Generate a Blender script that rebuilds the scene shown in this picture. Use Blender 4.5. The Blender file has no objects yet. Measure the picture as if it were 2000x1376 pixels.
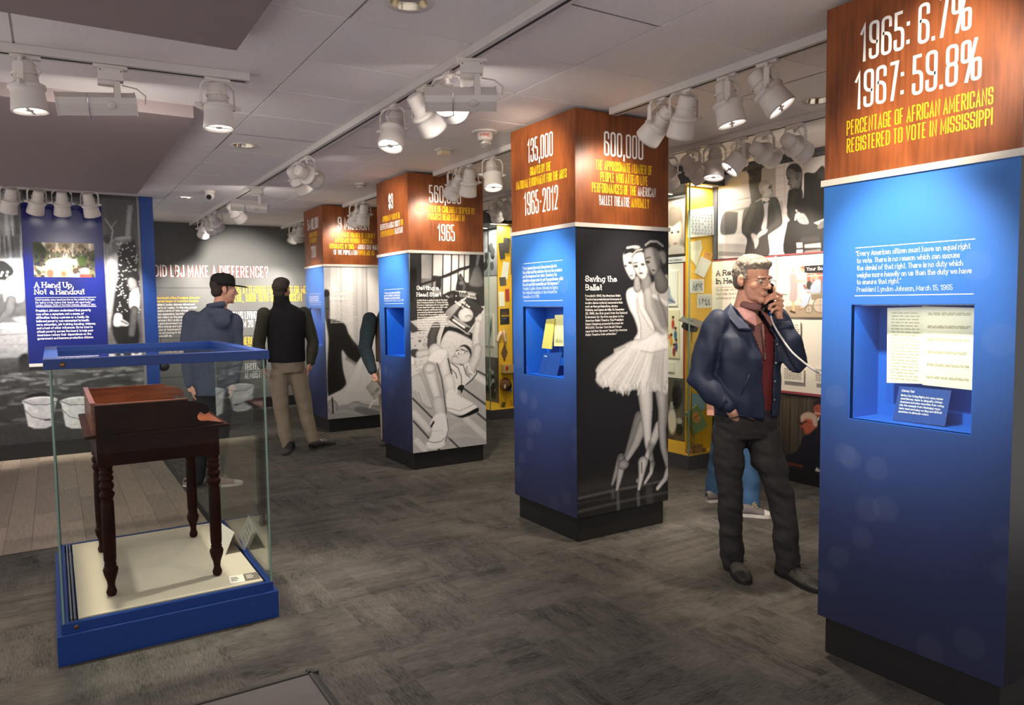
import bpy, bmesh, math, random
import numpy as np
from mathutils import Vector, Matrix, Euler, noise as mnoise
random.seed(7)
scene = bpy.context.scene
C = scene.collection

# ------------------------------------------------------------------ camera
cam_data = bpy.data.cameras.new('camera')
cam = bpy.data.objects.new('camera', cam_data)
C.objects.link(cam)
_R = Vector((0.8471193, -0.5312589, -0.0123644)); _U = Vector((0.0457373, 0.0497099, 0.9977159)); _F = Vector((0.5294309, 0.8457499, -0.0664085))
cam.matrix_world = Matrix(((_R.x, _U.x, -_F.x, 0), (_R.y, _U.y, -_F.y, 0), (_R.z, _U.z, -_F.z, 1.56), (0, 0, 0, 1)))
cam_data.sensor_fit = 'HORIZONTAL'
cam_data.sensor_width = 36.0
cam_data.lens = 25.7887
cam_data.clip_start = 0.02
scene.camera = cam

# ------------------------------------------------------------------ world and exposure
world = bpy.data.worlds.new('gallery_ambient')
scene.world = world
world.use_nodes = True
bgn = world.node_tree.nodes['Background']
bgn.inputs[0].default_value = (1.0, 0.94, 0.92, 1)
bgn.inputs[1].default_value = 0.62
scene.view_settings.view_transform = 'Standard'
scene.view_settings.look = 'None'
scene.view_settings.gamma = 1.0
scene.view_settings.use_curve_mapping = False
scene.view_settings.exposure = 1.0
SPOT_W = 2.7        # overall factor for the track heads
WARM = (1.0, 0.85, 0.68)
NEUT = (1.0, 0.92, 0.84)
COOL = (0.88, 0.94, 1.0)

# ------------------------------------------------------------------ colour and material helpers
def lin(c):
    c = c / 255.0
    return c / 12.92 if c <= 0.04045 else ((c + 0.055) / 1.055) ** 2.4
def rgb(r, g, b):
    return (lin(r), lin(g), lin(b), 1.0)

MATS = {}
def mat(name, col, rough=0.5, metal=0.0, spec=0.5, var=0.0, vscale=8.0, vstretch=(1, 1, 1), bump=0.0, bscale=60.0,
        bstretch=(1, 1, 1), emit=None, estr=0.0, trans=0.0, ior=1.45, coat=0.0, sheen=0.0, objvar=0.0, col2=None):
    """procedural principled material: noise colour variation, optional fine bump"""
    if name in MATS:
        return MATS[name]
    m = bpy.data.materials.new(name)
    m.use_nodes = True
    nt = m.node_tree
    b = nt.nodes['Principled BSDF']
    if len(col) == 3:
        col = (*col, 1)
    b.inputs['Base Color'].default_value = col
    b.inputs['Roughness'].default_value = rough
    b.inputs['Metallic'].default_value = metal
    b.inputs['Specular IOR Level'].default_value = spec
    b.inputs['IOR'].default_value = ior
    b.inputs['Transmission Weight'].default_value = trans
    b.inputs['Coat Weight'].default_value = coat
    b.inputs['Sheen Weight'].default_value = sheen
    if emit:
        b.inputs['Emission Color'].default_value = emit if len(emit) == 4 else (*emit, 1)
        b.inputs['Emission Strength'].default_value = estr
    tc = None
    if var or bump:
        tc = nt.nodes.new('ShaderNodeTexCoord')
    if var or col2:
        if tc is None:
            tc = nt.nodes.new('ShaderNodeTexCoord')
        mp = nt.nodes.new('ShaderNodeMapping')
        mp.inputs['Scale'].default_value = vstretch
        nt.links.new(tc.outputs['Object'], mp.inputs['Vector'])
        nz = nt.nodes.new('ShaderNodeTexNoise')
        nz.inputs['Scale'].default_value = vscale
        nz.inputs['Detail'].default_value = 5
        nt.links.new(mp.outputs[0], nz.inputs['Vector'])
        rp = nt.nodes.new('ShaderNodeValToRGB')
        c2 = col2 if col2 else tuple(min(1, x * (1 + var)) for x in col[:3]) + (1,)
        c1 = tuple(x * (1 - var) for x in col[:3]) + (1,)
        rp.color_ramp.elements[0].color = c1
        rp.color_ramp.elements[1].color = c2
        rp.color_ramp.elements[0].position = 0.3
        rp.color_ramp.elements[1].position = 0.7
        nt.links.new(nz.outputs['Fac'], rp.inputs[0])
        src = rp.outputs[0]
        if objvar:
            oi = nt.nodes.new('ShaderNodeObjectInfo')
            mr = nt.nodes.new('ShaderNodeMapRange')
            mr.inputs[3].default_value = 1 - objvar
            mr.inputs[4].default_value = 1 + objvar
            nt.links.new(oi.outputs['Random'], mr.inputs[0])
            mx = nt.nodes.new('ShaderNodeVectorMath')
            mx.operation = 'SCALE'
            nt.links.new(src, mx.inputs[0])
            nt.links.new(mr.outputs[0], mx.inputs['Scale'])
            src = mx.outputs[0]
        nt.links.new(src, b.inputs['Base Color'])
    if bump:
        mp2 = nt.nodes.new('ShaderNodeMapping')
        mp2.inputs['Scale'].default_value = bstretch
        nt.links.new(tc.outputs['Object'], mp2.inputs['Vector'])
        n2 = nt.nodes.new('ShaderNodeTexNoise')
        n2.inputs['Scale'].default_value = bscale
        n2.inputs['Detail'].default_value = 4
        nt.links.new(mp2.outputs[0], n2.inputs['Vector'])
        bp = nt.nodes.new('ShaderNodeBump')
        bp.inputs['Strength'].default_value = bump
        bp.inputs['Distance'].default_value = 0.01
        nt.links.new(n2.outputs['Fac'], bp.inputs['Height'])
        nt.links.new(bp.outputs[0], b.inputs['Normal'])
    MATS[name] = m
    return m

def print_mat(name, rough=0.45, spec=0.4):
    """flat printed graphic: colour comes from the point colours of the print"""
    if name in MATS:
        return MATS[name]
    m = bpy.data.materials.new(name)
    m.use_nodes = True
    nt = m.node_tree
    b = nt.nodes['Principled BSDF']
    at = nt.nodes.new('ShaderNodeAttribute')
    at.attribute_name = 'ink'
    nt.links.new(at.outputs['Color'], b.inputs['Base Color'])
    b.inputs['Roughness'].default_value = rough
    b.inputs['Specular IOR Level'].default_value = spec
    MATS[name] = m
    return m

def glass_mat(name, tint=(0.93, 0.97, 0.95), ior=1.28):
    if name in MATS:
        return MATS[name]
    m = bpy.data.materials.new(name)
    m.use_nodes = True
    nt = m.node_tree
    for n in list(nt.nodes):
        nt.nodes.remove(n)
    out = nt.nodes.new('ShaderNodeOutputMaterial')
    mix = nt.nodes.new('ShaderNodeMixShader')
    fr = nt.nodes.new('ShaderNodeFresnel')
    ge = nt.nodes.new('ShaderNodeNewGeometry')   # same reflectance on entering and leaving the sheet
    mr = nt.nodes.new('ShaderNodeMapRange')
    mr.inputs[3].default_value = ior
    mr.inputs[4].default_value = 1 / ior
    nt.links.new(ge.outputs['Backfacing'], mr.inputs[0])
    nt.links.new(mr.outputs[0], fr.inputs[0])
    tr = nt.nodes.new('ShaderNodeBsdfTransparent')
    tr.inputs[0].default_value = (*tint, 1)
    gl = nt.nodes.new('ShaderNodeBsdfGlossy')
    gl.inputs['Roughness'].default_value = 0.01
    nt.links.new(fr.outputs[0], mix.inputs[0])
    nt.links.new(tr.outputs[0], mix.inputs[1])
    nt.links.new(gl.outputs[0], mix.inputs[2])
    nt.links.new(mix.outputs[0], out.inputs[0])
    MATS[name] = m
    return m

# ------------------------------------------------------------------ mesh helpers
class MB:
    """collects shapes; build() links them as ONE mesh object"""
    def __init__(self):
        self.v = []; self.f = []; self.sm = []
    def add(self, vs, fs, smooth=False, M=None):
        o = len(self.v)
        if M is not None:
            vs = [tuple(M @ Vector(p)) for p in vs]
        self.v += [tuple(p) for p in vs]
        self.f += [tuple(i + o for i in f) for f in fs]
        self.sm += [smooth] * len(fs)
        return self
    def box(self, x0, x1, y0, y1, z0, z1, M=None, bev=0.0):
        if x1 < x0: x0, x1 = x1, x0
        if y1 < y0: y0, y1 = y1, y0
        if z1 < z0: z0, z1 = z1, z0
        if bev <= 0:
            vs = [(x0,y0,z0),(x1,y0,z0),(x1,y1,z0),(x0,y1,z0),(x0,y0,z1),(x1,y0,z1),(x1,y1,z1),(x0,y1,z1)]
            fs = [(0,3,2,1),(4,5,6,7),(0,1,5,4),(1,2,6,5),(2,3,7,6),(3,0,4,7)]
            return self.add(vs, fs, False, M)
        bm = bmesh.new()
        bmesh.ops.create_cube(bm, size=1)
        for v in bm.verts:
            v.co = Vector(((x0+x1)/2 + v.co.x*(x1-x0), (y0+y1)/2 + v.co.y*(y1-y0), (z0+z1)/2 + v.co.z*(z1-z0)))
        bmesh.ops.bevel(bm, geom=list(bm.edges), offset=bev, segments=2, affect='EDGES', profile=0.6)
        bm.verts.ensure_lookup_table()
        vs = [tuple(v.co) for v in bm.verts]
        fs = [tuple(v.index for v in f.verts) for f in bm.faces]
        bm.free()
        return self.add(vs, fs, False, M)
    def lathe(self, prof, seg=20, M=None, smooth=True, cap0=True, cap1=True):
        """prof: [(r, z), ...] turned about Z"""
        vs = []; fs = []
        n = len(prof)
        for r, z in prof:
            for k in range(seg):
                a = 2*math.pi*k/seg
                vs.append((r*math.cos(a), r*math.sin(a), z))
        for i in range(n-1):
            for k in range(seg):
                k2 = (k+1) % seg
                fs.append((i*seg+k, i*seg+k2, (i+1)*seg+k2, (i+1)*seg+k))
        self.add(vs, fs, smooth, M)
        o = len(self.v) - len(vs)
        if cap0:
            self.f.append(tuple(o + k for k in reversed(range(seg)))); self.sm.append(False)
        if cap1:
            self.f.append(tuple(o + (n-1)*seg + k for k in range(seg))); self.sm.append(False)
        return self
    def tube(self, pts, r, seg=8, M=None, caps=True, flat=None):
        """pts polyline; r number or list; flat=(sx,sy) squashes the section"""
        pts = [Vector(p) for p in pts]
        n = len(pts)
        rs = r if isinstance(r, (list, tuple)) else [r]*n
        vs = []; fs = []
        t0 = (pts[1]-pts[0]).normalized()
        ref = Vector((0, 0, 1)) if abs(t0.z) < 0.9 else Vector((1, 0, 0))
        nx = t0.cross(ref).normalized()
        for i, p in enumerate(pts):
            if i == 0: t = pts[1]-pts[0]
            elif i == n-1: t = pts[-1]-pts[-2]
            else: t = (pts[i+1]-pts[i]).normalized() + (pts[i]-pts[i-1]).normalized()
            t.normalize()
            nx = (nx - t*nx.dot(t)).normalized()
            ny = t.cross(nx)
            sx, sy = flat if flat else (1, 1)
            for k in range(seg):
                a = 2*math.pi*k/seg
                vs.append(tuple(p + nx*(rs[i]*sx*math.cos(a)) + ny*(rs[i]*sy*math.sin(a))))
        for i in range(n-1):
            for k in range(seg):
                k2 = (k+1) % seg
                fs.append((i*seg+k, i*seg+k2, (i+1)*seg+k2, (i+1)*seg+k))
        if caps:
            fs.append(tuple(reversed(range(seg))))
            fs.append(tuple((n-1)*seg+k for k in range(seg)))
        return self.add(vs, fs, True, M)
    def prism(self, poly, z0, z1, M=None, smooth=False):
        """extrude a 2D polygon (counter-clockwise) from z0 to z1 in its own frame"""
        n = len(poly)
        vs = [(x, y, z0) for x, y in poly] + [(x, y, z1) for x, y in poly]
        fs = [tuple(reversed(range(n))), tuple(range(n, 2*n))]
        fs += [(i, (i+1) % n, n+(i+1) % n, n+i) for i in range(n)]
        return self.add(vs, fs, smooth, M)
    def ellipsoid(self, c, r, seg=16, rings=10, M=None):
        vs = [(c[0], c[1], c[2]-r[2])]
        fs = []
        for i in range(1, rings):
            a = math.pi*i/rings - math.pi/2
            for k in range(seg):
                b = 2*math.pi*k/seg
                vs.append((c[0]+r[0]*math.cos(a)*math.cos(b), c[1]+r[1]*math.cos(a)*math.sin(b), c[2]+r[2]*math.sin(a)))
        vs.append((c[0], c[1], c[2]+r[2]))
        for k in range(seg):
            fs.append((0, 1+(k+1) % seg, 1+k))
            for i in range(rings-2):
                a = 1+i*seg
                fs.append((a+k, a+(k+1) % seg, a+seg+(k+1) % seg, a+seg+k))
            a = 1+(rings-2)*seg
            fs.append((a+k, a+(k+1) % seg, len(vs)-1))
        return self.add(vs, fs, True, M)
    def mesh(self, name):
        me = bpy.data.meshes.new(name)
        me.from_pydata(self.v, [], self.f)
        me.polygons.foreach_set('use_smooth', self.sm)
        me.update()
        return me
    def build(self, name, material, parent=None, M=None):
        return link(name, self.mesh(name), material, parent, M)

def link(name, me, material, parent=None, M=None):
    o = bpy.data.objects.new(name, me)
    C.objects.link(o)
    if material and not me.materials:
        me.materials.append(material)
    if parent:
        o.parent = parent
    if M is not None:
        o.matrix_local = M
    return o

def tag(o, label=None, cat=None, group=None, kind=None):
    if label: o['label'] = label
    if cat: o['category'] = cat
    if group: o['group'] = group
    if kind: o['kind'] = kind
    return o

def thing(name, label, cat, loc=(0, 0, 0), rz=0.0, group=None, rot=None):
    o = bpy.data.objects.new(name, None)
    o.empty_display_size = 0.1
    C.objects.link(o)
    o.location = loc
    o.rotation_euler = rot if rot else (0, 0, rz)
    return tag(o, label, cat, group)

def struct(name, mb, material, parent=None):
    o = mb.build(name, material, parent)
    if not parent:
        o['kind'] = 'structure'
    return o

def copy_tree(o, parent=None):
    c = o.copy()
    C.objects.link(c)
    c.parent = parent
    for ch in list(o.children):
        copy_tree(ch, c)
    return c

def frame(o, u, n):
    """matrix of a vertical face: local x = along the face, local y = up, local z = out of the face"""
    u = Vector(u); n = Vector(n); z = Vector((0, 0, 1))
    return Matrix(((u.x, z.x, n.x, o[0]), (u.y, z.y, n.y, o[1]), (u.z, z.z, n.z, o[2]), (0, 0, 0, 1)))

# ------------------------------------------------------------------ lettering: a stroke alphabet with three cuts
GL = {
'A':'1|0,0 .5,1 1,0;.17,.3 .83,.3','B':'.95|0,.53 .6,.53;c 0,0 0,1 .95,1r .95,.53r .95,.53 0,.53;0,.53 1,.53r 1,0r 0,0','C':'1|1,.72 1,1r 0,1r 0,0r 1,0r 1,.28',
'D':'1|c 0,0 0,1 1,1r 1,0r','E':'.82|1,1 0,1 0,0 1,0;0,.52 .85,.52','F':'.78|1,1 0,1 0,0;0,.5 .85,.5','G':'1|1,.72 1,1r 0,1r 0,0r 1,0r 1,.48 .55,.48',
'H':'1|0,0 0,1;1,0 1,1;0,.52 1,.52','I':'.12|.5,0 .5,1','J':'.75|1,1 1,0r 0,0r 0,.28','K':'1|0,0 0,1;1,1 0,.42;.3,.6 1,0','L':'.78|0,1 0,0 1,0',
'M':'1.35|0,0 0,1 .5,.2 1,1 1,0','N':'1.05|0,0 0,1 1,0 1,1','O':'1.02|c 0,0r 0,1r 1,1r 1,0r','P':'.95|0,0 0,1 1,1r 1,.44r 0,.44','Q':'1.02|c 0,0r 0,1r 1,1r 1,0r;.6,.25 1,-.05',
'R':'1|0,0 0,1 1,1r 1,.48r 0,.48;.5,.48 1,0','S':'.95|1,.74 1,1r 0,1r 0,.53r 1,.5r 1,0r 0,0r 0,.26','T':'.92|0,1 1,1;.5,0 .5,1','U':'1|0,1 0,0r 1,0r 1,1',
'V':'1|0,1 .5,0 1,1','W':'1.45|0,1 .25,0 .5,.85 .75,0 1,1','X':'1|0,0 1,1;0,1 1,0','Y':'1|0,1 .5,.45 1,1;.5,.45 .5,0','Z':'.9|0,1 1,1 0,0 1,0',
'0':'1|c 0,0r 0,1r 1,1r 1,0r','1':'.55|0,.8 .75,1 .75,0','2':'.95|0,.74 0,1r 1,1r 1,.6r 0,0 1,0','3':'.95|0,.76 0,1r 1,1r 1,.53r .3,.53;.3,.53 1,.53r 1,0r 0,0r 0,.24',
'4':'1|.75,0 .75,1 0,.28 1,.28','5':'.95|.95,1 .05,1 .05,.58 1,.6r 1,0r 0,0r 0,.24','6':'1|1,.76 1,1r 0,1r 0,0r 1,0r 1,.58r 0,.58','7':'.9|0,1 1,1 .35,0',
'8':'1|c 0,.53r 0,1r 1,1r 1,.53r;c 0,0r 0,.53r 1,.53r 1,0r','9':'1|0,.24 0,0r 1,0r 1,1r 0,1r 0,.42r 1,.42',
'$':'.95|1,.74 1,.95r 0,.95r 0,.53r 1,.5r 1,.05r 0,.05r 0,.26;.5,-.06 .5,1.06','%':'1.9|c 0,.5r 0,1r .4,1r .4,.5r;.26,0 .74,1;c .6,0r .6,.5r 1,.5r 1,0r',
'.':'.1|.5,0 .5,.02','!':'.1|.5,.3 .5,1;.5,0 .5,.02',',':'.16|.9,.05 .2,-.16',':':'.1|.5,.12 .5,.14;.5,.62 .5,.64','-':'.5|0,.46 1,.46','–':'.9|0,.46 1,.46',"'":'.1|.5,.78 .5,1','’':'.1|.5,.78 .5,1',
'“':'.4|0,.78 .3,1;.7,.78 1,1','”':'.4|0,.78 .3,1;.7,.78 1,1','"':'.4|.1,.76 .1,1;.9,.76 .9,1','?':'.9|0,.74 0,1r 1,1r 1,.55r .5,.45 .5,.27;.5,0 .5,.02','(':'.4|1,1 0,.5r 1,0',')':'.4|0,1 1,.5r 0,0','/':'.6|0,0 1,1','…':'1|.1,0 .1,.02;.5,0 .5,.02;.9,0 .9,.02',
'a':'.82|.05,.68 1,.68r 1,0;c 1,.4 0,.4r 0,0r 1,0','b':'.86|0,0 0,1;c 0,0 0,.68 1,.68r 1,0r','c':'.78|1,.5 1,.68r 0,.68r 0,0r 1,0r 1,.18','d':'.86|1,0 1,1;c 1,0 1,.68 0,.68r 0,0r',
'e':'.82|0,.35 1,.35 1,.68r 0,.68r 0,0r 1,0r 1,.14','f':'.55|.45,0 .45,1r 1,1;0,.66 1,.66','g':'.86|1,.68 1,-.28r .1,-.28;c 1,0 1,.68 0,.68r 0,0r','h':'.84|0,0 0,1;0,.68 1,.68r 1,0',
'i':'.14|.5,0 .5,.68;.5,.92 .5,.98','j':'.35|.8,.68 .8,-.28r 0,-.28;.8,.92 .8,.98','k':'.84|0,0 0,1;1,.68 0,.28;.35,.42 1,0','l':'.14|.5,0 .5,1','m':'1.3|0,0 0,.68;0,.68 .5,.68r .5,0;.5,.68 1,.68r 1,0',
'n':'.84|0,0 0,.68;0,.68 1,.68r 1,0','o':'.86|c 0,0r 0,.68r 1,.68r 1,0r','p':'.86|0,-.28 0,.68;c 0,0 0,.68 1,.68r 1,0r','q':'.86|1,-.28 1,.68;c 1,0 1,.68 0,.68r 0,0r','r':'.58|0,0 0,.68;0,.5 0,.68r 1,.66',
's':'.72|1,.52 1,.68r 0,.68r 0,.36r 1,.34r 1,0r 0,0r 0,.16','t':'.55|.4,.95 .4,0r 1,0;0,.66 1,.66','u':'.84|0,.68 0,0r 1,0;1,0 1,.68','v':'.86|0,.68 .5,0 1,.68','w':'1.25|0,.68 .25,0 .5,.6 .75,0 1,.68',
'x':'.84|0,0 1,.68;0,.68 1,0','y':'.86|0,.68 .5,0;1,.68 .35,-.28','z':'.76|0,.68 1,.68 0,0 1,0',
}
CUTS = {  # unit width, stroke weight, letter gap, corner radius, arc steps, serif
    'cond': (0.28, 0.112, 0.30, 0.19, 4, 0), 'slab': (0.62, 0.15, 0.20, 0.36, 4, 1), 'slabthin': (0.62, 0.085, 0.22, 0.36, 2, 1),
    'sans': (0.60, 0.15, 0.13, 0.34, 2, 0), 'bold': (0.62, 0.155, 0.13, 0.34, 3, 0)}

def SPW(cut):
    return CUTS[cut][0]*(.75 if cut == 'cond' else .62)
def _parse(ch):
    w, body = GL[ch].split('|')
    out = []
    for p in body.split(';'):
        closed = p.startswith('c ')
        if closed: p = p[2:]
        pts = []
        for t in p.split():
            r = t.endswith('r')
            x, y = t.rstrip('r').split(',')
            pts.append((float(x), float(y), r))
        out.append((closed, pts))
    return float(w), out
GLP = {k: _parse(k) for k in GL}

LAYER = [0]
def _ribbon(pts, closed, t, vs, fs):
    LAYER[0] = (LAYER[0]+1) % 5
    lz = LAYER[0]*.00012
    n = len(pts)
    if n < 2: return
    base = len(vs)
    for i in range(n):
        p = pts[i]
        a = pts[(i-1) % n] if (closed or i > 0) else None
        b = pts[(i+1) % n] if (closed or i < n-1) else None
        def d(p0, p1):
            x, y = p1[0]-p0[0], p1[1]-p0[1]
            l = math.hypot(x, y) or 1e-9
            return x/l, y/l
        if a is None: dx, dy = d(p, b); nx, ny, k = -dy, dx, 1
        elif b is None: dx, dy = d(a, p); nx, ny, k = -dy, dx, 1
        else:
            d1 = d(a, p); d2 = d(p, b)
            nx, ny = -(d1[1]+d2[1]), d1[0]+d2[0]
            l = math.hypot(nx, ny)
            if l < 1e-4: nx, ny, k = -d1[1], d1[0], 1
            else:
                nx, ny = nx/l, ny/l
                k = min(1/max(0.2, nx*-d1[1]+ny*d1[0]), 2.2)
        vs.append((p[0]+nx*t/2*k, p[1]+ny*t/2*k, lz)); vs.append((p[0]-nx*t/2*k, p[1]-ny*t/2*k, lz))
    for i in range(n if closed else n-1):
        j = (i+1) % n
        fs.append((base+2*i+1, base+2*j+1, base+2*j, base+2*i))

def glyphs(text, cut, target_w=None):
    """2D outline quads for a line of text with cap height 1; returns verts, faces, width, char ranges"""
    W, T, G, RAD, NS, SER = CUTS[cut]
    tot = 0.0
    for ch in text:
        tot += (SPW(cut) if ch == ' ' else GLP.get(ch, GLP['o'])[0]*W*(1 if GLP.get(ch, GLP['o'])[0] > .2 else .2) + T + G*W*0.9)
    k = 1.0 if not target_w else target_w/max(tot, 1e-6)
    vs = []; fs = []; marks = []
    x = 0.0
    T2 = T*min(1.1, max(0.52, k))
    for ch in text:
        marks.append(len(fs))
        if ch == ' ':
            x += SPW(cut)*k; continue
        w, paths = GLP.get(ch, GLP['o'])
        gw = (w*W*(1 if w > .2 else .2) + T)*k
        iw = max(gw - T2, 0.001)
        low = ch.islower()
        for closed, pts in paths:
            P = []
            for px, py, r in pts:
                top = 0.68 if (low and py <= .685) else 1.0
                yy = T2/2 + py*(1 - T2) if not low else (T2/2 + (py/0.68)*(0.68 - T2) if 0 <= py <= .685 else (py - (T2/2 if py > .9 else -T2/2) if abs(py) > .2 else py))
                P.append((x + T2/2 + px*iw, yy, r))
            Q = []
            m = len(P)
            for i, (px, py, r) in enumerate(P):
                if r and (closed or 0 < i < m-1):
                    a = P[(i-1) % m]; b = P[(i+1) % m]
                    la = math.hypot(a[0]-px, a[1]-py); lb = math.hypot(b[0]-px, b[1]-py)
                    fa = 0.5 if a[2] else 1.0; fb = 0.5 if b[2] else 1.0
                    ra = min(RAD*1.25, la*fa, lb*fb)
                    if cut != 'cond':
                        ra_a = min(RAD*1.4, la*fa); ra_b = min(RAD*1.4, lb*fb)
                    else:
                        ra_a = ra_b = ra
                    if la < 1e-6 or lb < 1e-6:
                        Q.append((px, py)); continue
                    s = (px+(a[0]-px)*ra_a/la, py+(a[1]-py)*ra_a/la); e = (px+(b[0]-px)*ra_b/lb, py+(b[1]-py)*ra_b/lb)
                    for j in range(NS+1):
                        tt = j/NS
                        q = 0.45  # weight towards the corner keeps the bowl full
                        w0 = (1-tt)**2; w1 = 2*tt*(1-tt)*1.15; w2 = tt**2
                        ws = w0+w1+w2
                        Q.append(((w0*s[0]+w1*px+w2*e[0])/ws, (w0*s[1]+w1*py+w2*e[1])/ws))
                else:
                    Q.append((px, py))
            R = [Q[0]]
            for p in Q[1:]:
                if math.hypot(p[0]-R[-1][0], p[1]-R[-1][1]) > 1e-4: R.append(p)
            if closed and len(R) > 2 and math.hypot(R[0][0]-R[-1][0], R[0][1]-R[-1][1]) < 1e-4: R.pop()
            if len(R) < 2: continue
            if not closed:
                for end in (0, -1):
                    p = R[end]; qn = R[1] if end == 0 else R[-2]
                    dx, dy = p[0]-qn[0], p[1]-qn[1]
                    l = math.hypot(dx, dy) or 1e-9
                    if abs(dy)/l > 0.35:
                        ext = T2/2/(abs(dy)/l)
                        R[end] = (p[0]+dx/l*ext, p[1]+dy/l*ext)
                        if SER and abs(dy)/l > 0.5 and ch not in '.,:;“”\'"()/':
                            ye = R[end][1]; sg = -1 if dy > 0 else 1
                            sl = T2*1.15
                            _ribbon([(R[end][0]-sl, ye+sg*T2*.38), (R[end][0]+sl, ye+sg*T2*.38)], False, T2*.76, vs, fs)
            _ribbon(R, closed, T2, vs, fs)
        x += gw + G*W*0.9*k
    marks.append(len(fs))
    return vs, fs, x, marks

def letter_mesh(lines, cut):
    """lines: (text, x0, x1, y_base, cap_height[, shear]) on one face, in metres -> MB in face coordinates"""
    mb = MB()
    for ln in lines:
        text, x0, x1, yb, cap = ln[:5]
        vs, fs, w, _ = glyphs(text, cut, (x1-x0)/cap)
        sh = ln[5] if len(ln) > 5 else 0.0
        mb.add([(x0+p[0]*cap+sh*p[1]*cap, yb+p[1]*cap, p[2]) for p in vs], fs)
    return mb

def lettering(name, lines, cut, material, F, parent, off=0.0012):
    mb = letter_mesh(lines, cut)
    mb.v = [tuple(F @ Vector((x, y, off+z))) for x, y, z in mb.v]
    return mb.build(name, material, parent)

def split_line(segs, x0, x1, yb, cap, cut='cond'):
    """one line set in two inks: segs = [(text, ink), ...] -> {ink: [line records]} with shared letter fit"""
    full = ' '.join(s for s, _ in segs)
    W, T, G, RAD, NS, SER = CUTS[cut]
    def nat(t):
        return sum((SPW(cut) if c == ' ' else GLP.get(c, GLP['o'])[0]*W*(1 if GLP.get(c, GLP['o'])[0] > .2 else .2) + T + G*W*.9) for c in t)
    k = (x1-x0)/nat(full)
    out = {}; x = x0
    for t, ink in segs:
        w = nat(t)*k
        out.setdefault(ink, []).append((t, x, x+w, yb, cap))
        x += w + SPW(cut)*k
    return out

# ------------------------------------------------------------------ the room shell
ZC = 2.795                                   # underside of the ceiling tiles
X_WALL, Y_BACK, Y_MURAL = 5.40, 11.685, 9.168
def carpet_mat():
    m = bpy.data.materials.new('carpet'); m.use_nodes = True
    nt = m.node_tree; b = nt.nodes['Principled BSDF']
    tc = nt.nodes.new('ShaderNodeTexCoord')
    def nz(scale, stretch, detail=4, rough=.6):
        mp = nt.nodes.new('ShaderNodeMapping'); mp.inputs['Scale'].default_value = stretch
        nt.links.new(tc.outputs['Object'], mp.inputs[0])
        n = nt.nodes.new('ShaderNodeTexNoise'); n.inputs['Scale'].default_value = scale
        n.inputs['Detail'].default_value = detail; n.inputs['Roughness'].default_value = rough
        nt.links.new(mp.outputs[0], n.inputs[0]); return n.outputs['Fac']
    def mth(op, a, bb):
        n = nt.nodes.new('ShaderNodeMath'); n.operation = op
        for i, s in enumerate((a, bb)):
            if isinstance(s, (int, float)): n.inputs[i].default_value = s
            else: nt.links.new(s, n.inputs[i])
        return n.outputs[0]
    # woven blocks: random cells switched dark, cut by fine ribs; the pattern turns from tile to tile
    def cells(scale, seed):
        mp = nt.nodes.new('ShaderNodeMapping'); mp.inputs['Scale'].default_value = scale; mp.inputs['Location'].default_value = (seed, seed*.7, 0)
        nt.links.new(tc.outputs['Object'], mp.inputs[0])
        sn = nt.nodes.new('ShaderNodeVectorMath'); sn.operation = 'FLOOR'; nt.links.new(mp.outputs[0], sn.inputs[0])
        wn = nt.nodes.new('ShaderNodeTexWhiteNoise'); wn.noise_dimensions = '2D'; nt.links.new(sn.outputs[0], wn.inputs[0]); return wn.outputs[0]
    ck = nt.nodes.new('ShaderNodeTexChecker'); ck.inputs['Scale'].default_value = 1.64
    nt.links.new(tc.outputs['Object'], ck.inputs[0])
    def pick(p, q):
        n = nt.nodes.new('ShaderNodeMix'); nt.links.new(ck.outputs['Fac'], n.inputs[0]); nt.links.new(p, n.inputs[2]); nt.links.new(q, n.inputs[3]); return n.outputs[0]
    blk_ = pick(cells((5, 14, 1), 1), cells((14, 5, 1), 2))
    blk2 = pick(cells((3, 30, 1), 3), cells((30, 3, 1), 4))
    rib = pick(nz(1, (18, 170, 1)), nz(1, (170, 18, 1)))
    patch = nz(2.4, (1, 1.3, 1), 3)
    v = mth('ADD', mth('MULTIPLY', blk_, .09), mth('MULTIPLY', blk2, .07))
    v = mth('ADD', v, mth('MULTIPLY', rib, .56)); v = mth('ADD', v, mth('MULTIPLY', patch, .36))
    rp = nt.nodes.new('ShaderNodeValToRGB')
    rp.color_ramp.elements[0].position = .36; rp.color_ramp.elements[0].color = rgb(42, 40, 38)
    rp.color_ramp.elements[1].position = .72; rp.color_ramp.elements[1].color = rgb(100, 96, 90)
    e = rp.color_ramp.elements.new(.50); e.color = rgb(77, 74, 70)
    nt.links.new(v, rp.inputs[0]); nt.links.new(rp.outputs[0], b.inputs['Base Color'])
    b.inputs['Roughness'].default_value = .95; b.inputs['Specular IOR Level'].default_value = .15
    bp = nt.nodes.new('ShaderNodeBump'); bp.inputs['Strength'].default_value = .5; bp.inputs['Distance'].default_value = .004
    nt.links.new(v, bp.inputs['Height']); nt.links.new(bp.outputs[0], b.inputs['Normal'])
    return m
M_CARPET = carpet_mat()
M_TILE = mat('ceiling_tile', rgb(236, 230, 229), .9, spec=.2, var=.02, vscale=30, bump=.25, bscale=160)
M_GRID = mat('ceiling_grid', rgb(186, 180, 178), .7)
M_SOFFIT = mat('soffit_paint', rgb(150, 136, 136), .9, spec=.2, var=.02)
M_GREYWALL = mat('grey_wall_paint', rgb(104, 104, 102), .8, spec=.25, var=.03, vscale=3)
M_DARKWALL = mat('dark_wall_paint', rgb(78, 76, 78), .8, var=.03)
M_BLACK = mat('black_base', rgb(24, 23, 24), .55, var=.05)
M_BLUEWALL = mat('blue_wall_paint', rgb(14, 56, 128), .55, var=.03)
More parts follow.
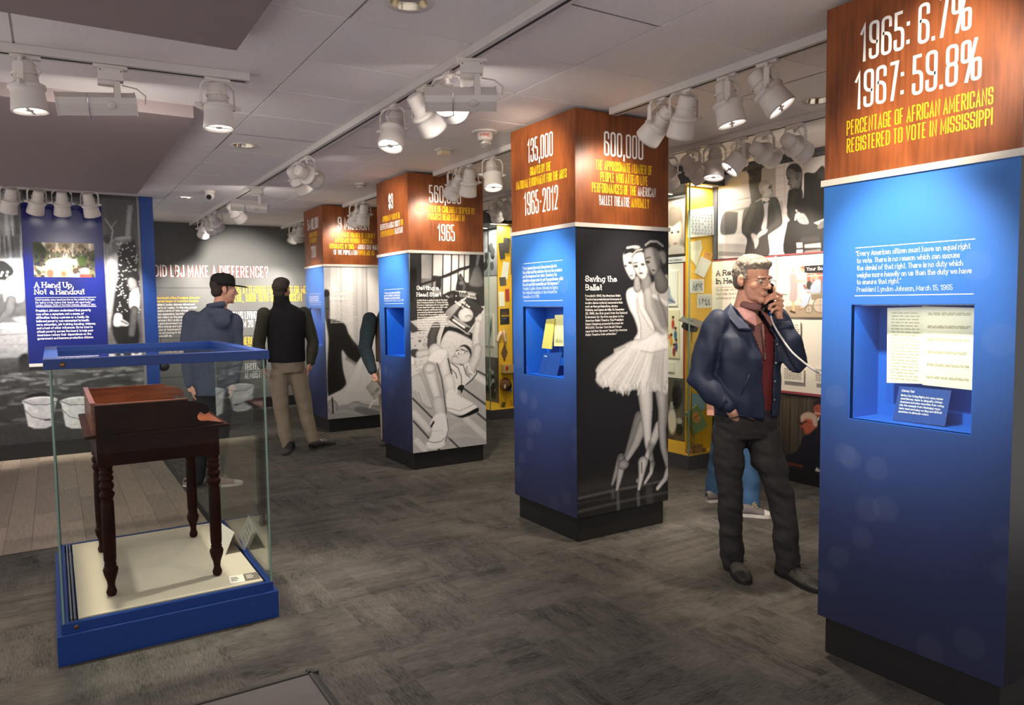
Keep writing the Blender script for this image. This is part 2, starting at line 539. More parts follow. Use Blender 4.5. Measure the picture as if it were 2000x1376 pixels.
M_WOODFL = mat('plank_wood', rgb(134, 119, 104), .5, var=.18, vscale=5, vstretch=(14, 1.2, 1), objvar=.22)
M_WHITEP = mat('white_panel', rgb(232, 226, 214), .6, var=.01)

f = struct('floor', MB().box(-2.6, 5.4, -1.5, 11.8, -.1, 0), M_CARPET)
# plank floor in front of the mural: real planks over a dark bed
wf = struct('floor_wood', MB().box(-2.4, .90, 5.60, Y_MURAL, .0002, .0012), M_BLACK)
pw, x = .155, -2.35
col = 0
plank_mesh = {}
while x < .89:
    w = min(pw, .895 - x)
    y = 5.605 - (0.37*col % 1.0)
    while y < Y_MURAL - .02:
        y1 = min(y + 1.15, Y_MURAL - .02); y0 = max(y, 5.605)
        if y1 - y0 > .03:
            MB().box(x+.001, x+w-.001, y0+.001, y1-.001, .001, .0055).build('plank', M_WOODFL, wf)
        y += 1.15
    x += pw; col += 1
struct('trim_1', MB().box(.895, .93, 5.60, Y_MURAL-.02, 0, .008), M_BLACK)

# ceiling: bed, grid and lay-in tiles
ceil = struct('ceiling', MB().box(-2.6, 5.6, -1.5, 11.8, ZC+.03, ZC+.13), M_GRID)
TX0, TDX, TY0, TDY = 1.144, 1.235, 3.123, .61
DOWNL = [(1.31, 5.93), (1.34, 9.03), (1.30, 2.84), (4.10, 2.92), (1.31, -.2), (4.1, -.2)]
grid = MB()
for i in range(-3, 4):
    grid.box(TX0+i*TDX-.012, TX0+i*TDX+.012, -1.5, Y_BACK, ZC+.004, ZC+.03)
for j in range(-8, 15):
    grid.box(-2.6, 5.6, TY0+j*TDY-.012, TY0+j*TDY+.012, ZC+.0045, ZC+.03)
go = grid.build('grid_bars', M_GRID, ceil)
def holed_tile(cx, cy, r):
    """lay-in tile with a round cut-out, local origin at the tile centre"""
    hx, hy = TDX/2-.005, TDY/2-.005
    n = 32
    vs = []
    for z in (0, .02):
        for k in range(n):
            a = 2*math.pi*k/n
            dx, dy = math.cos(a), math.sin(a)
            s = min(hx/max(abs(dx), 1e-6), hy/max(abs(dy), 1e-6))
            vs.append((dx*s, dy*s, z)); vs.append((cx+dx*r, cy+dy*r, z))
    cor = [(-hx, -hy), (hx, -hy), (hx, hy), (-hx, hy)]
    fs = []
    for zi in (0, 1):
        o = zi*2*n
        for k in range(n):
            k2 = (k+1) % n
            q = (o+2*k, o+2*k2, o+2*k2+1, o+2*k+1)
            fs.append(q if zi else tuple(reversed(q)))
    for k in range(n):
        k2 = (k+1) % n
        fs.append((2*k+1, 2*k2+1, 2*n+2*k2+1, 2*n+2*k+1))
    # small corner fillers so the outline stays square
    base = len(vs)
    for cxx, cyy in cor:
        vs.append((cxx, cyy, 0))
    for ci, (cxx, cyy) in enumerate(cor):
        best = sorted(range(n), key=lambda k: (vs[2*k][0]-cxx)**2+(vs[2*k][1]-cyy)**2)[:2]
        fs.append((base+ci, 2*best[0], 2*best[1]))
    me = bpy.data.meshes.new('ceiling_tile'); me.from_pydata(vs, [], fs); me.update()
    return me
tile_me = MB().box(-TDX/2+.005, TDX/2-.005, -TDY/2+.005, TDY/2-.005, 0, .02).mesh('ceiling_tile')
half_me = MB().box(-TDX/4+.022, TDX/4-.022, -TDY/2+.005, TDY/2-.005, 0, .02).mesh('ceiling_tile_half')
TRACK_X = {0: 1.79}
for i in range(-3, 4):
    for j in range(-8, 15):
        cx, cy = TX0+(i+.5)*TDX, TY0+(j+.5)*TDY
        if cx > 5.9 or cx < -2.6: continue
        me = tile_me
        for dx, dy in DOWNL:
            if abs(dx-cx) < TDX/2 and abs(dy-cy) < TDY/2:
                ox = max(-TDX/2+.1, min(TDX/2-.1, dx-cx)); oy = max(-TDY/2+.1, min(TDY/2-.1, dy-cy))
                me = holed_tile(ox, oy, .078)
        o = link('ceiling_tile', me, M_TILE, ceil)
        o.location = (cx, cy, ZC)

# lowered ceiling fields over the mural room
struct('ceiling_soffit', MB().box(-2.6, .795, 4.92, 8.43, 2.72, ZC+.03), M_SOFFIT)
struct('ceiling_soffit', MB().box(-2.6, .765, -1.5, 3.545, 2.72, ZC+.03), M_SOFFIT)

# walls
struct('wall_left', MB().box(-2.6, .88, Y_MURAL, Y_MURAL+.12, 0, ZC+.03), M_DARKWALL)
struct('baseboard_left', MB().box(-2.6, .88, Y_MURAL-.035, Y_MURAL-.001, 0, .165), M_BLACK)
struct('wall_end', MB().box(.88, 1.012, Y_MURAL-.03, Y_MURAL+.15, 0, ZC+.03), M_BLUEWALL)
struct('wall_back', MB().box(.4, 5.6, Y_BACK, Y_BACK+.12, 0, ZC+.03), M_GREYWALL)
struct('baseboard_back', MB().box(.4, 5.4, Y_BACK-.03, Y_BACK-.001, 0, .155), M_BLACK)
struct('wall_right', MB().box(X_WALL+.001, X_WALL+.12, .5, Y_BACK, 0, ZC+.03), M_DARKWALL)
struct('baseboard_right', MB().box(X_WALL-.05, X_WALL, .5, 4.80, 0, .115), M_BLACK)
struct('trim_2', MB().box(X_WALL-.035, X_WALL, .5, 4.93, 2.735, ZC).box(X_WALL-.06, X_WALL, .5, 4.93, 2.77, ZC), M_DARKWALL)
for z in (1.85, 1.50, 1.12, .55):           # dark separator lines across the grey wall
    struct('trim_3', MB().box(1.03, 5.3, Y_BACK-.0015, Y_BACK, z-.005, z+.005), M_DARKWALL)

# low floor box in the foreground
fb = tag(thing('floor_plinth', 'low grey floor plinth with a dark sloping rim, on the carpet before the glass case', 'plinth', (.35, 2.5, 0)))
MB().box(-.5, .495, -.5, .488, 0, .020).build('body', mat('plinth_grey', rgb(92, 87, 85), .8, var=.05, vscale=20), fb)
r = MB()
r.prism([(.488, 0), (.533, 0), (.526, .012), (.500, .026), (.488, .026)], -.5, .5385, Matrix(((0, 0, 1, 0), (1, 0, 0, 0), (0, 1, 0, 0), (0, 0, 0, 1))))
r.prism([(.495, 0), (.540, 0), (.533, .012), (.507, .026), (.495, .026)], -.5, .533, Matrix(((1, 0, 0, 0), (0, 0, 1, 0), (0, 1, 0, 0), (0, 0, 0, 1))))
r.build('bevelled_rim', mat('plinth_rim', rgb(48, 46, 43), .6), fb)

# ------------------------------------------------------------------ printed graphics: inks laid as point colours on a fine grid
class Pic:
    def __init__(self, u0, u1, v0, v1, step, base):
        self.u0, self.v0 = u0, v0
        self.nu = max(2, int(round((u1-u0)/step))+1); self.nv = max(2, int(round((v1-v0)/step))+1)
        self.us = np.linspace(u0, u1, self.nu); self.vs = np.linspace(v0, v1, self.nv)
        self.U, self.V = np.meshgrid(self.us, self.vs)
        self.img = np.empty((self.nv, self.nu, 3)); self.img[:] = self.col(base)
        self.step = step
    @staticmethod
    def col(c):
        if isinstance(c, (int, float)): return np.array([c*1.0, c*.985, c*.985])
        return np.array(c[:3], float)
    def win(self, a, b, c, d, m):
        i0 = np.searchsorted(self.us, a-m); i1 = np.searchsorted(self.us, b+m); j0 = np.searchsorted(self.vs, c-m); j1 = np.searchsorted(self.vs, d+m)
        return slice(max(0, j0), min(self.nv, j1)), slice(max(0, i0), min(self.nu, i1))
    def blend(self, w, mask, col):
        if mask.size == 0: return
        im = self.img[w]
        c = col if isinstance(col, np.ndarray) and col.ndim == 3 else self.col(col)
        im += (c-im)*mask[..., None]
    @staticmethod
    def smooth(pts, n=5):
        P = np.array(pts, float); out = []
        m = len(P)
        for i in range(m):
            p0, p1, p2, p3 = P[i-1], P[i], P[(i+1) % m], P[(i+2) % m]
            for k in range(n):
                t = k/n
                out.append(.5*((2*p1)+(-p0+p2)*t+(2*p0-5*p1+4*p2-p3)*t*t+(-p0+3*p1-3*p2+p3)*t**3))
        return np.array(out)
    def sdf(self, P, w):
        X, Y = self.U[w], self.V[w]
        d = np.full(X.shape, 1e9); ins = np.zeros(X.shape, bool)
        n = len(P)
        for i in range(n):
            ax, ay = P[i]; bx, by = P[(i+1) % n]
            ex, ey = bx-ax, by-ay
            l2 = ex*ex+ey*ey
            if l2 < 1e-14: continue
            t = np.clip(((X-ax)*ex+(Y-ay)*ey)/l2, 0, 1)
            d = np.minimum(d, (X-ax-t*ex)**2+(Y-ay-t*ey)**2)
            if ay != by:
                cond = (ay > Y) != (by > Y)
                ins ^= cond & (X < (bx-ax)*(Y-ay)/(by-ay)+ax)
        d = np.sqrt(d)
        return np.where(ins, d, -d)
    def poly(self, pts, c, soft=None, edge=None, ew=.02, grad=None, sm=True, alpha=1.0):
        """filled shape; edge = ink near the outline (rounded look); grad = (ink2, du, dv) fades across the shape"""
        P = self.smooth(pts) if sm else np.array(pts, float)
        s = soft or self.step*.8
        w = self.win(P[:, 0].min(), P[:, 0].max(), P[:, 1].min(), P[:, 1].max(), s*2)
        if self.U[w].size == 0: return
        d = self.sdf(P, w)
        m = np.clip(d/s*.5+.5, 0, 1)*alpha
        cc = np.broadcast_to(self.col(c), d.shape+(3,)).copy()
        if grad:
            c2, du, dv = grad
            q = (self.U[w]*du+self.V[w]*dv); ps = P[:, 0]*du+P[:, 1]*dv
            t = np.clip((q-ps.min())/(ps.max()-ps.min()+1e-9), 0, 1)[..., None]
            cc = cc*(1-t)+self.col(c2)*t
        if edge is not None:
            t = np.clip(1-d/ew, 0, 1)[..., None]**1.5
            cc = cc*(1-t)+self.col(edge)*t
        self.blend(w, m, cc)
    def limb(self, pts, rs, c, edge=None, soft=None, alpha=1.0, side=0.0):
        """tapered stroke; edge ink toward its borders"""
        if not isinstance(rs, (list, tuple)): rs = [rs]*len(pts)
        P = np.array(pts, float); R = max(rs); s = soft or self.step*.8
        w = self.win(P[:, 0].min()-R, P[:, 0].max()+R, P[:, 1].min()-R, P[:, 1].max()+R, s*2)
        X, Y = self.U[w], self.V[w]
        if X.size == 0: return
        best = np.full(X.shape, -1e9); frac = np.zeros(X.shape)
        for i in range(len(P)-1):
            ax, ay = P[i]; ex, ey = P[i+1]-P[i]
            l2 = ex*ex+ey*ey+1e-12
            t = np.clip(((X-ax)*ex+(Y-ay)*ey)/l2, 0, 1)
            r = rs[i]+(rs[i+1]-rs[i])*t
            dist = np.sqrt((X-ax-t*ex)**2+(Y-ay-t*ey)**2)
            q = r-dist
            up = q > best
            best = np.where(up, q, best); frac = np.where(up, dist/np.maximum(r, 1e-6), frac)
        m = np.clip(best/s*.5+.5, 0, 1)*alpha
        cc = np.broadcast_to(self.col(c), X.shape+(3,)).copy()
        if edge is not None:
            t = np.clip(frac, 0, 1)[..., None]**2.2
            cc = cc*(1-t)+self.col(edge)*t
        self.blend(w, m, cc)
    def ell(self, cx, cy, rx, ry, c, edge=None, rot=0.0, soft=None, alpha=1.0):
        R = max(rx, ry); s = soft or self.step*.8
        w = self.win(cx-R, cx+R, cy-R, cy+R, s*2)
        X, Y = self.U[w]-cx, self.V[w]-cy
        if X.size == 0: return
        ca, sa = math.cos(rot), math.sin(rot)
        q = np.sqrt(((X*ca+Y*sa)/rx)**2+((-X*sa+Y*ca)/ry)**2)
        m = np.clip((1-q)*min(rx, ry)/s*.5+.5, 0, 1)*alpha
        cc = np.broadcast_to(self.col(c), X.shape+(3,)).copy()
        if edge is not None:
            t = np.clip(q, 0, 1)[..., None]**2.2
            cc = cc*(1-t)+self.col(edge)*t
        self.blend(w, m, cc)
    def grain(self, amp, scale=None, seed=1, area=None, stretch=(1, 1)):
        """film grain or mottling: smooth value noise at a size in metres"""
        rng = np.random.RandomState(seed)
        if scale is None:
            n = rng.randn(self.nv, self.nu)
        else:
            gu = max(2, int((self.us[-1]-self.us[0])/(scale*stretch[0]))+3); gv = max(2, int((self.vs[-1]-self.vs[0])/(scale*stretch[1]))+3)
            g = rng.randn(gv, gu)
            fu = (self.U-self.us[0])/(scale*stretch[0]); fv = (self.V-self.vs[0])/(scale*stretch[1])
            i = np.clip(fu.astype(int), 0, gu-2); j = np.clip(fv.astype(int), 0, gv-2)
            a, b = fu-i, fv-j
            a = a*a*(3-2*a); b = b*b*(3-2*b)
            n = g[j, i]*(1-a)*(1-b)+g[j, i+1]*a*(1-b)+g[j+1, i]*(1-a)*b+g[j+1, i+1]*a*b
        k = 1+amp*n
        if area is not None:
            k = 1+amp*n*area
        self.img *= np.clip(k, .1, 3)[..., None]
        return n
    def build(self, name, material, F, parent, off=.0008, hole=None):
        co = np.stack([self.U.ravel(), self.V.ravel(), np.full(self.U.size, off)], 1)
        Mx = np.array(F)
        co = co@Mx[:3, :3].T+Mx[:3, 3]
        idx = np.arange(self.nv*self.nu).reshape(self.nv, self.nu)
        q = np.stack([idx[:-1, :-1], idx[:-1, 1:], idx[1:, 1:], idx[1:, :-1]], -1).reshape(-1, 4)
        if hole is not None:
            a, b, c, d = hole
            cu = (self.U[:-1, :-1]+self.U[1:, 1:])/2; cv = (self.V[:-1, :-1]+self.V[1:, 1:])/2
            q = q[~((cu > a) & (cu < b) & (cv > c) & (cv < d)).ravel()]
        me = bpy.data.meshes.new(name)
        me.vertices.add(len(co)); me.vertices.foreach_set('co', co.ravel())
        me.loops.add(q.size); me.loops.foreach_set('vertex_index', q.ravel().astype(np.int32))
        me.polygons.add(len(q)); me.polygons.foreach_set('loop_start', np.arange(0, q.size, 4, dtype=np.int32))
        me.update(calc_edges=True)
        at = me.color_attributes.new('ink', 'FLOAT_COLOR', 'POINT')
        c4 = np.ones((len(co), 4)); c4[:, :3] = np.clip(self.img.reshape(-1, 3), 0, 1)
        at.data.foreach_set('color', c4.ravel())
        return link(name, me, material, parent)

def g8(v):
    """grey ink from an 8-bit tone"""
    return lin(v)
M_PHOTO = print_mat('photo_print', .42, .4)
M_PRINT = print_mat('blue_graphic_print', .38, .45)

# ------------------------------------------------------------------ the four square exhibit columns
KX, KWL, KWR = 2.8238, .754, .7977
K_PB, K_TR, K_TOP = .166, 2.0406, 2.7748
KY = {'B': 3.7384, 'A': 6.2879, 'Z': 8.7993, 'C': 1.2243}
NI = (.137, .617, 1.062, 1.539)              # niche opening on the blue face: u0, u1, z0, z1
def header_mat():
    m = bpy.data.materials.new('brown_wood_veneer'); m.use_nodes = True
    nt = m.node_tree; b = nt.nodes['Principled BSDF']
    tc = nt.nodes.new('ShaderNodeTexCoord')
    def nz(st, sc, det):
        mp = nt.nodes.new('ShaderNodeMapping'); mp.inputs['Scale'].default_value = st
        nt.links.new(tc.outputs['Object'], mp.inputs[0])
        n = nt.nodes.new('ShaderNodeTexNoise'); n.inputs['Scale'].default_value = sc; n.inputs['Detail'].default_value = det
        nt.links.new(mp.outputs[0], n.inputs[0]); return n.outputs['Fac']
    a = nz((26, 26, 2.0), 2.2, 6); c = nz((2, 2, 1.2), 2.5, 3)
    mx = nt.nodes.new('ShaderNodeMath'); mx.operation = 'MULTIPLY_ADD'; mx.inputs[1].default_value = .58
    nt.links.new(c, mx.inputs[0]); 
    m2 = nt.nodes.new('ShaderNodeMath'); m2.operation = 'MULTIPLY'; m2.inputs[1].default_value = .42
    nt.links.new(a, m2.inputs[0]); nt.links.new(m2.outputs[0], mx.inputs[2])
    rp = nt.nodes.new('ShaderNodeValToRGB')
    rp.color_ramp.elements[0].position = .34; rp.color_ramp.elements[0].color = rgb(92, 46, 20)
    rp.color_ramp.elements[1].position = .66; rp.color_ramp.elements[1].color = rgb(150, 82, 38)
    nt.links.new(mx.outputs[0], rp.inputs[0]); nt.links.new(rp.outputs[0], b.inputs['Base Color'])
    b.inputs['Roughness'].default_value = .40; b.inputs['Specular IOR Level'].default_value = .45
    return m
M_HEADER = header_mat()
M_TRIM = mat('satin_trim', rgb(206, 202, 194), .45, var=.02)
M_WTXT = mat('white_vinyl', rgb(240, 238, 234), .5, var=.01)
M_YTXT = mat('yellow_vinyl', rgb(246, 196, 20), .5, var=.01)
M_LTXT = mat('pale_blue_vinyl', rgb(196, 206, 226), .5, var=.01)
M_BLUEP = mat('blue_laminate', rgb(30, 88, 178), .45, var=.02)
M_NICHE = mat('niche_blue', rgb(22, 88, 190), .5, var=.02)
M_NAVY = mat('navy_laminate', rgb(28, 34, 66), .45, var=.03)
M_DARKP = mat('dark_photo_panel', rgb(16, 16, 20), .42, var=.05)
M_GLASS = glass_mat('clear_glass')
BOKEH = [(0.144,0.894,0.051),(0.225,0.695,0.057),(0.301,0.713,0.056),(0.096,0.455,0.051),(0.051,0.333,0.052),(0.26,0.87,0.052),(0.493,0.207,0.056),(0.634,0.286,0.059),(0.75,0.589,0.053),(0.74,0.72,0.049),(0.202,0.569,0.05),(0.622,1.676,0.057),(0.473,1.667,0.05),(0.703,1.41,0.061),(0.07,1.15,.05),(0.12,0.905,0.052)]
def blue_print():
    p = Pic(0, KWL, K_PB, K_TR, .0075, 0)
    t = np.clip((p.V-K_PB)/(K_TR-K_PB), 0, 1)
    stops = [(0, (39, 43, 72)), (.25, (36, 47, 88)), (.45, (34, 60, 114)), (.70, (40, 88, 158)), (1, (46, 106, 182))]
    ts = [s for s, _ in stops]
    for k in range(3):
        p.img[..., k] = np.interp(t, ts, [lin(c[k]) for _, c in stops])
    for u, v, r in BOKEH:
        w = p.win(u-r, u+r, v-r, v+r, .02)
        q = np.sqrt((p.U[w]-u)**2+(p.V[w]-v)**2)
        m = np.clip((r-q)/.006, 0, 1)*.026
        p.img[w] += (np.array([.42, .45, .58])-p.img[w])*m[..., None]
    return p
_bp = blue_print()

QC = [('“Every American citizen must have an equal right',0.1525,0.6001,1.738,.02),('to vote. There is no reason which can excuse',0.1576,0.564,1.7083,.02),('the denial of that right. There is no duty which',0.1582,0.5761,1.6786,.02),('weighs more heavily on us than the duty we have',0.1589,0.6064,1.6495,.02),('to ensure that right.”',0.1594,0.3471,1.6211,.02)]
QB = ['“We in America have not always been kind to','the artists and the scholars who are the creators','and the keepers of our vision. Somehow, the','scientists always seem to get the penthouse, while','the arts and the humanities get the basement.”','President Lyndon Johnson, Remarks on Signing','the National Foundation on the Arts and the','Humanities Act of 1965']
QA = ['“We set out to make certain that','poverty’s children would not be','forevermore poverty’s captives.”','President Lyndon Johnson, May 18, 1965']
HEAD = {
 'B': dict(L=[([('135,000','w')],.2177,.5274,2.5217,.1587),([('GRANTS BY THE','y')],.2459,.496,2.4309,.0569),([('NATIONAL ENDOWMENT FOR THE ARTS','y')],.0683,.6714,2.3589,.057),([('1965-2012','w')],.1684,.5797,2.1693,.1582)],
           R=[([('600,000','w')],.2317,.5759,2.5028,.1554),([('THE APPROXIMATE NUMBER OF','y')],.1625,.6493,2.4099,.0613),([('PEOPLE WHO ATTEND LIVE','y')],.2009,.611,2.3372,.0616),([('PERFORMANCES OF THE','y'),('AMERICAN','w')],.1317,.6819,2.2647,.0613),([('BALLET THEATRE','w'),('ANNUALLY','y')],.1904,.6216,2.1867,.0618)]),
 'A': dict(L=[([('$9','w')],.3071,.428,2.4857,.1464),([('APPROXIMATE VALUE OF THE','y')],.1455,.5804,2.3788,.0549),([('BENEFITS TO AMERICAN SOCIETY','w'),('FOR','y')],.0809,.6474,2.3062,.0554),([('EVERY $1 INVESTED IN','y'),('HEAD START','w')],.0897,.6379,2.2367,.0555)],
           R=[([('560,000','w')],.2171,.5645,2.5162,.1611),([('THE NUMBER OF CHILDREN SERVED BY','y')],.0819,.7092,2.4272,.0611),([('PROJECT HEAD START IN','y')],.2016,.5948,2.3558,.0594),([('1965','w')],.3002,.4909,2.1616,.1583)]),
 'Z': dict(L=[([('54 MILLION','w')],.157,.6146,2.52,.1347),([('AMERICANS COVERED','y')],.2131,.5526,2.427,.0576),([('BY MEDICARE IN','y')],.2384,.5251,2.3555,.0576),([('2010','w')],.2951,.4801,2.1701,.1405)],
           R=[([('9 MILLION','w')],.1934,.6057,2.4961,.1491),([('APPROXIMATE NUMBER OF ELDERLY','y')],.1181,.6745,2.4016,.0589),([('AMERICANS WITHOUT HOSPITAL','y')],.1481,.6454,2.3324,.059),([('INSURANCE IN 1965 –','y'),('ABOUT ONE-HALF','w')],.0839,.7186,2.2583,.0589),([('OF THE POPULATION','w'),('OVER AGE 65','y')],.1329,.662,2.1861,.0591)]),
 'C': dict(L=[([('1965: 6.7%','w')],.1546,.5891,2.5159,.1484),([('1967: 59.8%','w')],.135,.6271,2.3315,.1493),([('PERCENTAGE OF AFRICAN AMERICANS','y')],.101,.663,2.2358,.06),([('REGISTERED TO VOTE IN MISSISSIPPI','y')],.1024,.6634,2.1648,.0587)], R=[]),
}
BODY = {
 'B': ([('Saving the',.075,.3379,1.6942,.0391),('Ballet',.0746,.217,1.6385,.0391)], ['Founded in 1940, the American Ballet','Theatre has presented performances of','modern dance works by renowned artists','such as George Balanchine, Jerome','Robbins, and Agnes de Mille. On December','20, 1965, the first grant from the National','Endowment for the Arts was given to the','American Ballet Theatre. Vice President','Hubert Humphrey presented the check for','$100,000. The New York Herald Tribune','reported that the grant “saved the American','Ballet Theatre from extinction.”'],.0735,.425,1.5971,1.3473,.0150),
 'A': ([('Getting a',.0714,.3038,1.6978,.0404),('Head Start',.07,.3323,1.6365,.0405)], ['A child takes a reading break at the Head','Start Preschool Center of Trinity AME Zion','Church in Washington, D.C., in August 1965.','Project Head Start began as an eight-week','summer program, and its main focus','was preparing disadvantaged children','for school. But the program reached far','beyond early academic skills. Project Head','Start tried to address the whole range','of problems that plagued poor children:','hunger, inadequate medical care, language','barriers, a lack of resources at home, and','family troubles.'],.0715,.405,1.5953,1.3236,.0160),
 'Z': ([('Lillian Avery,',.0689,.3878,1.7467,.0467),('LBJ, and',.0704,.2873,1.6919,.0468),('Medicare',.0687,.2956,1.6344,.0468)], ['Lillian Grace Avery signs the forms that','make her the nation’s first Medicare','beneficiary, on July 1, 1966. In the early','1960s, half of Americans over age 65 had','no hospital insurance and a third lived in','poverty. When President Johnson signed','the Medicare bill in 1965, he also had a','personal acquaintance with the costs of','serious illnesses. His father died from heart','disease at age 60. His mother died from','cancer. And Lyndon Johnson had his first','heart attack in 1955 at age 46.'],.068,.40,1.5883,1.3477,.0160),
}
def para(lines, u0, u1, v0, v1, cap):
    """left-aligned paragraph: every line keeps its natural share of the longest one"""
    mx = max(len(s) for s in lines)
    out = []
    for i, s in enumerate(lines):
        v = v0+(v1-v0)*i/max(1, len(lines)-1)
        out.append((s, u0, u0+(u1-u0)*len(s)/mx, v, cap))
    return out

def kiosk(key, label, photo):
    y0 = KY[key]
    root = thing('exhibit_column', label, 'exhibit column', (KX+KWR/2, y0+KWL/2, 0), 0, 'exhibit columns down the middle of the gallery')
    root_inv = Matrix.Translation((-(KX+KWR/2), -(y0+KWL/2), 0))
    FL = root_inv @ frame((KX, y0+KWL, 0), (0, -1, 0), (-1, 0, 0))
    FR = root_inv @ frame((KX, y0, 0), (1, 0, 0), (0, -1, 0))
    hx, hy = KWR/2, KWL/2
    MB().box(-hx+.024, hx-.024, -hy+.024, hy-.024, 0, K_PB).build('base', M_BLACK, root)
    u0, u1, z0, z1 = NI
    # shaft: blue face is a frame of four boards around the niche
    sh = MB()
    t = .02
    def fb(a, b, c, d, t0=0.0, t1=t):       # board on the blue face, behind its surface
        vs = [FL @ Vector((u, v, -w)) for w in (t0, t1) for u, v in ((a, c), (b, c), (b, d), (a, d))]
        sh.add([tuple(v) for v in vs], [(0,1,2,3),(7,6,5,4),(0,4,5,1),(1,5,6,2),(2,6,7,3),(3,7,4,0)])
    fb(0, u0, K_PB, K_TR); fb(u1, KWL-t, K_PB, K_TR); fb(u0, u1, K_PB, z0); fb(u0, u1, z1, K_TR)
    sh.build('blue_panel', M_BLUEP, root)
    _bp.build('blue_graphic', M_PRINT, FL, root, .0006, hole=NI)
    MB().box(-hx+.0002, hx-.0005, -hy+.0005, -hy+t, K_PB, K_TR).build('photo_panel', M_DARKP, root)
    MB().box(hx-t, hx, -hy+t, hy, K_PB, K_TR).build('back_panel', M_NAVY, root)
    MB().box(-hx+t, hx-t, hy-t, hy, K_PB, K_TR).build('side_panel', M_NAVY, root)
    # niche lining, LED strip above, glass in front
    nb = MB(); dp = .20
    def q(*pts): nb.add([tuple(FL @ Vector(p)) for p in pts], [(0, 1, 2, 3)])
    q((u0,z0,-dp),(u1,z0,-dp),(u1,z1,-dp),(u0,z1,-dp)); q((u0,z0,0),(u0,z0,-dp),(u0,z1,-dp),(u0,z1,0)); q((u1,z0,-dp),(u1,z0,0),(u1,z1,0),(u1,z1,-dp))
    q((u0,z0,0),(u1,z0,0),(u1,z0,-dp),(u0,z0,-dp)); q((u0,z1,-dp),(u1,z1,-dp),(u1,z1,0),(u0,z1,0))
    nb.build('niche', M_NICHE, root)
    g = MB(); c = [FL @ Vector(p) for w in (-.006, -.010) for p in ((u0,z0,w),(u1,z0,w),(u1,z1,w),(u0,z1,w))]
    g.add([tuple(p) for p in c], [(0,1,2,3),(7,6,5,4),(0,4,5,1),(1,5,6,2),(2,6,7,3),(3,7,4,0)])
    g.build('niche_glass', M_GLASS, root)
    led = MB(); c = [FL @ Vector(p) for p in ((u0+.02,z1-.004,-.03),(u1-.02,z1-.004,-.03),(u1-.02,z1-.004,-.045),(u0+.02,z1-.004,-.045))]
    led.add([tuple(p) for p in c], [(3, 2, 1, 0)])
    led.build('niche_light', mat('niche_led', (1, 1, 1), .5, emit=(1, .96, .9), estr=3.0), root)
    al = bpy.data.lights.new('niche_lamp', 'AREA'); al.shape = 'RECTANGLE'; al.size = .42; al.size_y = .015; al.energy = .22; al.color = (1, .97, .92)
    lo = bpy.data.objects.new('niche_lamp', al); C.objects.link(lo); lo.parent = root
    lo.matrix_local = Matrix.Translation(FL @ Vector(((u0+u1)/2, z1-.008, -.0375))) @ Matrix.Rotation(math.pi/2, 4, 'Z')
    # header and trim
    MB().box(-hx, hx, -hy, hy, K_TR+.026, K_TOP, bev=.002).build('header', M_HEADER, root)
    MB().box(-hx-.010, hx+.010, -hy-.010, hy+.010, K_TR, K_TR+.026).build('trim_strip', M_TRIM, root)
    for side, F in (('L', FL), ('R', FR)):
        ink = {'w': [], 'y': []}
        for segs, a, b, v, cap in HEAD[key][side]:
            for kk, recs in split_line(segs, a, b, v, cap).items(): ink[kk] += recs
        if ink['w']: lettering('white_lettering', ink['w'], 'cond', M_WTXT, F, root, .0015)
        if ink['y']: lettering('yellow_lettering', ink['y'], 'cond', M_YTXT, F, root, .0015)
    rules = {'B': (1.8374, 1.5772), 'A': (1.7133, 1.5749), 'Z': (1.7133, 1.5749), 'C': (1.7713, 1.5745)}[key]
    r = MB()
    for v in rules:
        r.add([tuple(FL @ Vector(p)) for p in ((.15, v-.0015, .0012), (.614, v-.0015, .0012), (.614, v+.0015, .0012), (.15, v+.0015, .0012))], [(0, 1, 2, 3)])
    r.build('quote_rule', M_LTXT, root)
    if key == 'C':
        lettering('quotation', QC, 'slabthin', M_WTXT, FL, root)
        lettering('attribution', [('President Lyndon Johnson, March 15, 1965',.16,.5419,1.5907,.02)], 'slabthin', M_LTXT, FL, root)
    else:
        q = QB if key == 'B' else QA
        ls = para(q, .137, .62, rules[0]-.043, rules[1]+.02, .022)
        lettering('quotation', ls[:5 if key == 'B' else 3], 'slabthin', M_WTXT, FL, root)
        lettering('attribution', ls[5 if key == 'B' else 3:], 'slabthin', M_LTXT, FL, root)
    if key in BODY:
        ti, lines, u0_, u1_, va, vb, cap = BODY[key]
        lettering('title', ti, 'slab', M_WTXT, FR, root, .0016)
        lettering('caption_text', para(lines, u0_, u1_, va, vb, cap), 'sans', M_WTXT, FR, root, .0016)
    if photo:
        photo(root, FR)
    return root, FL, FR

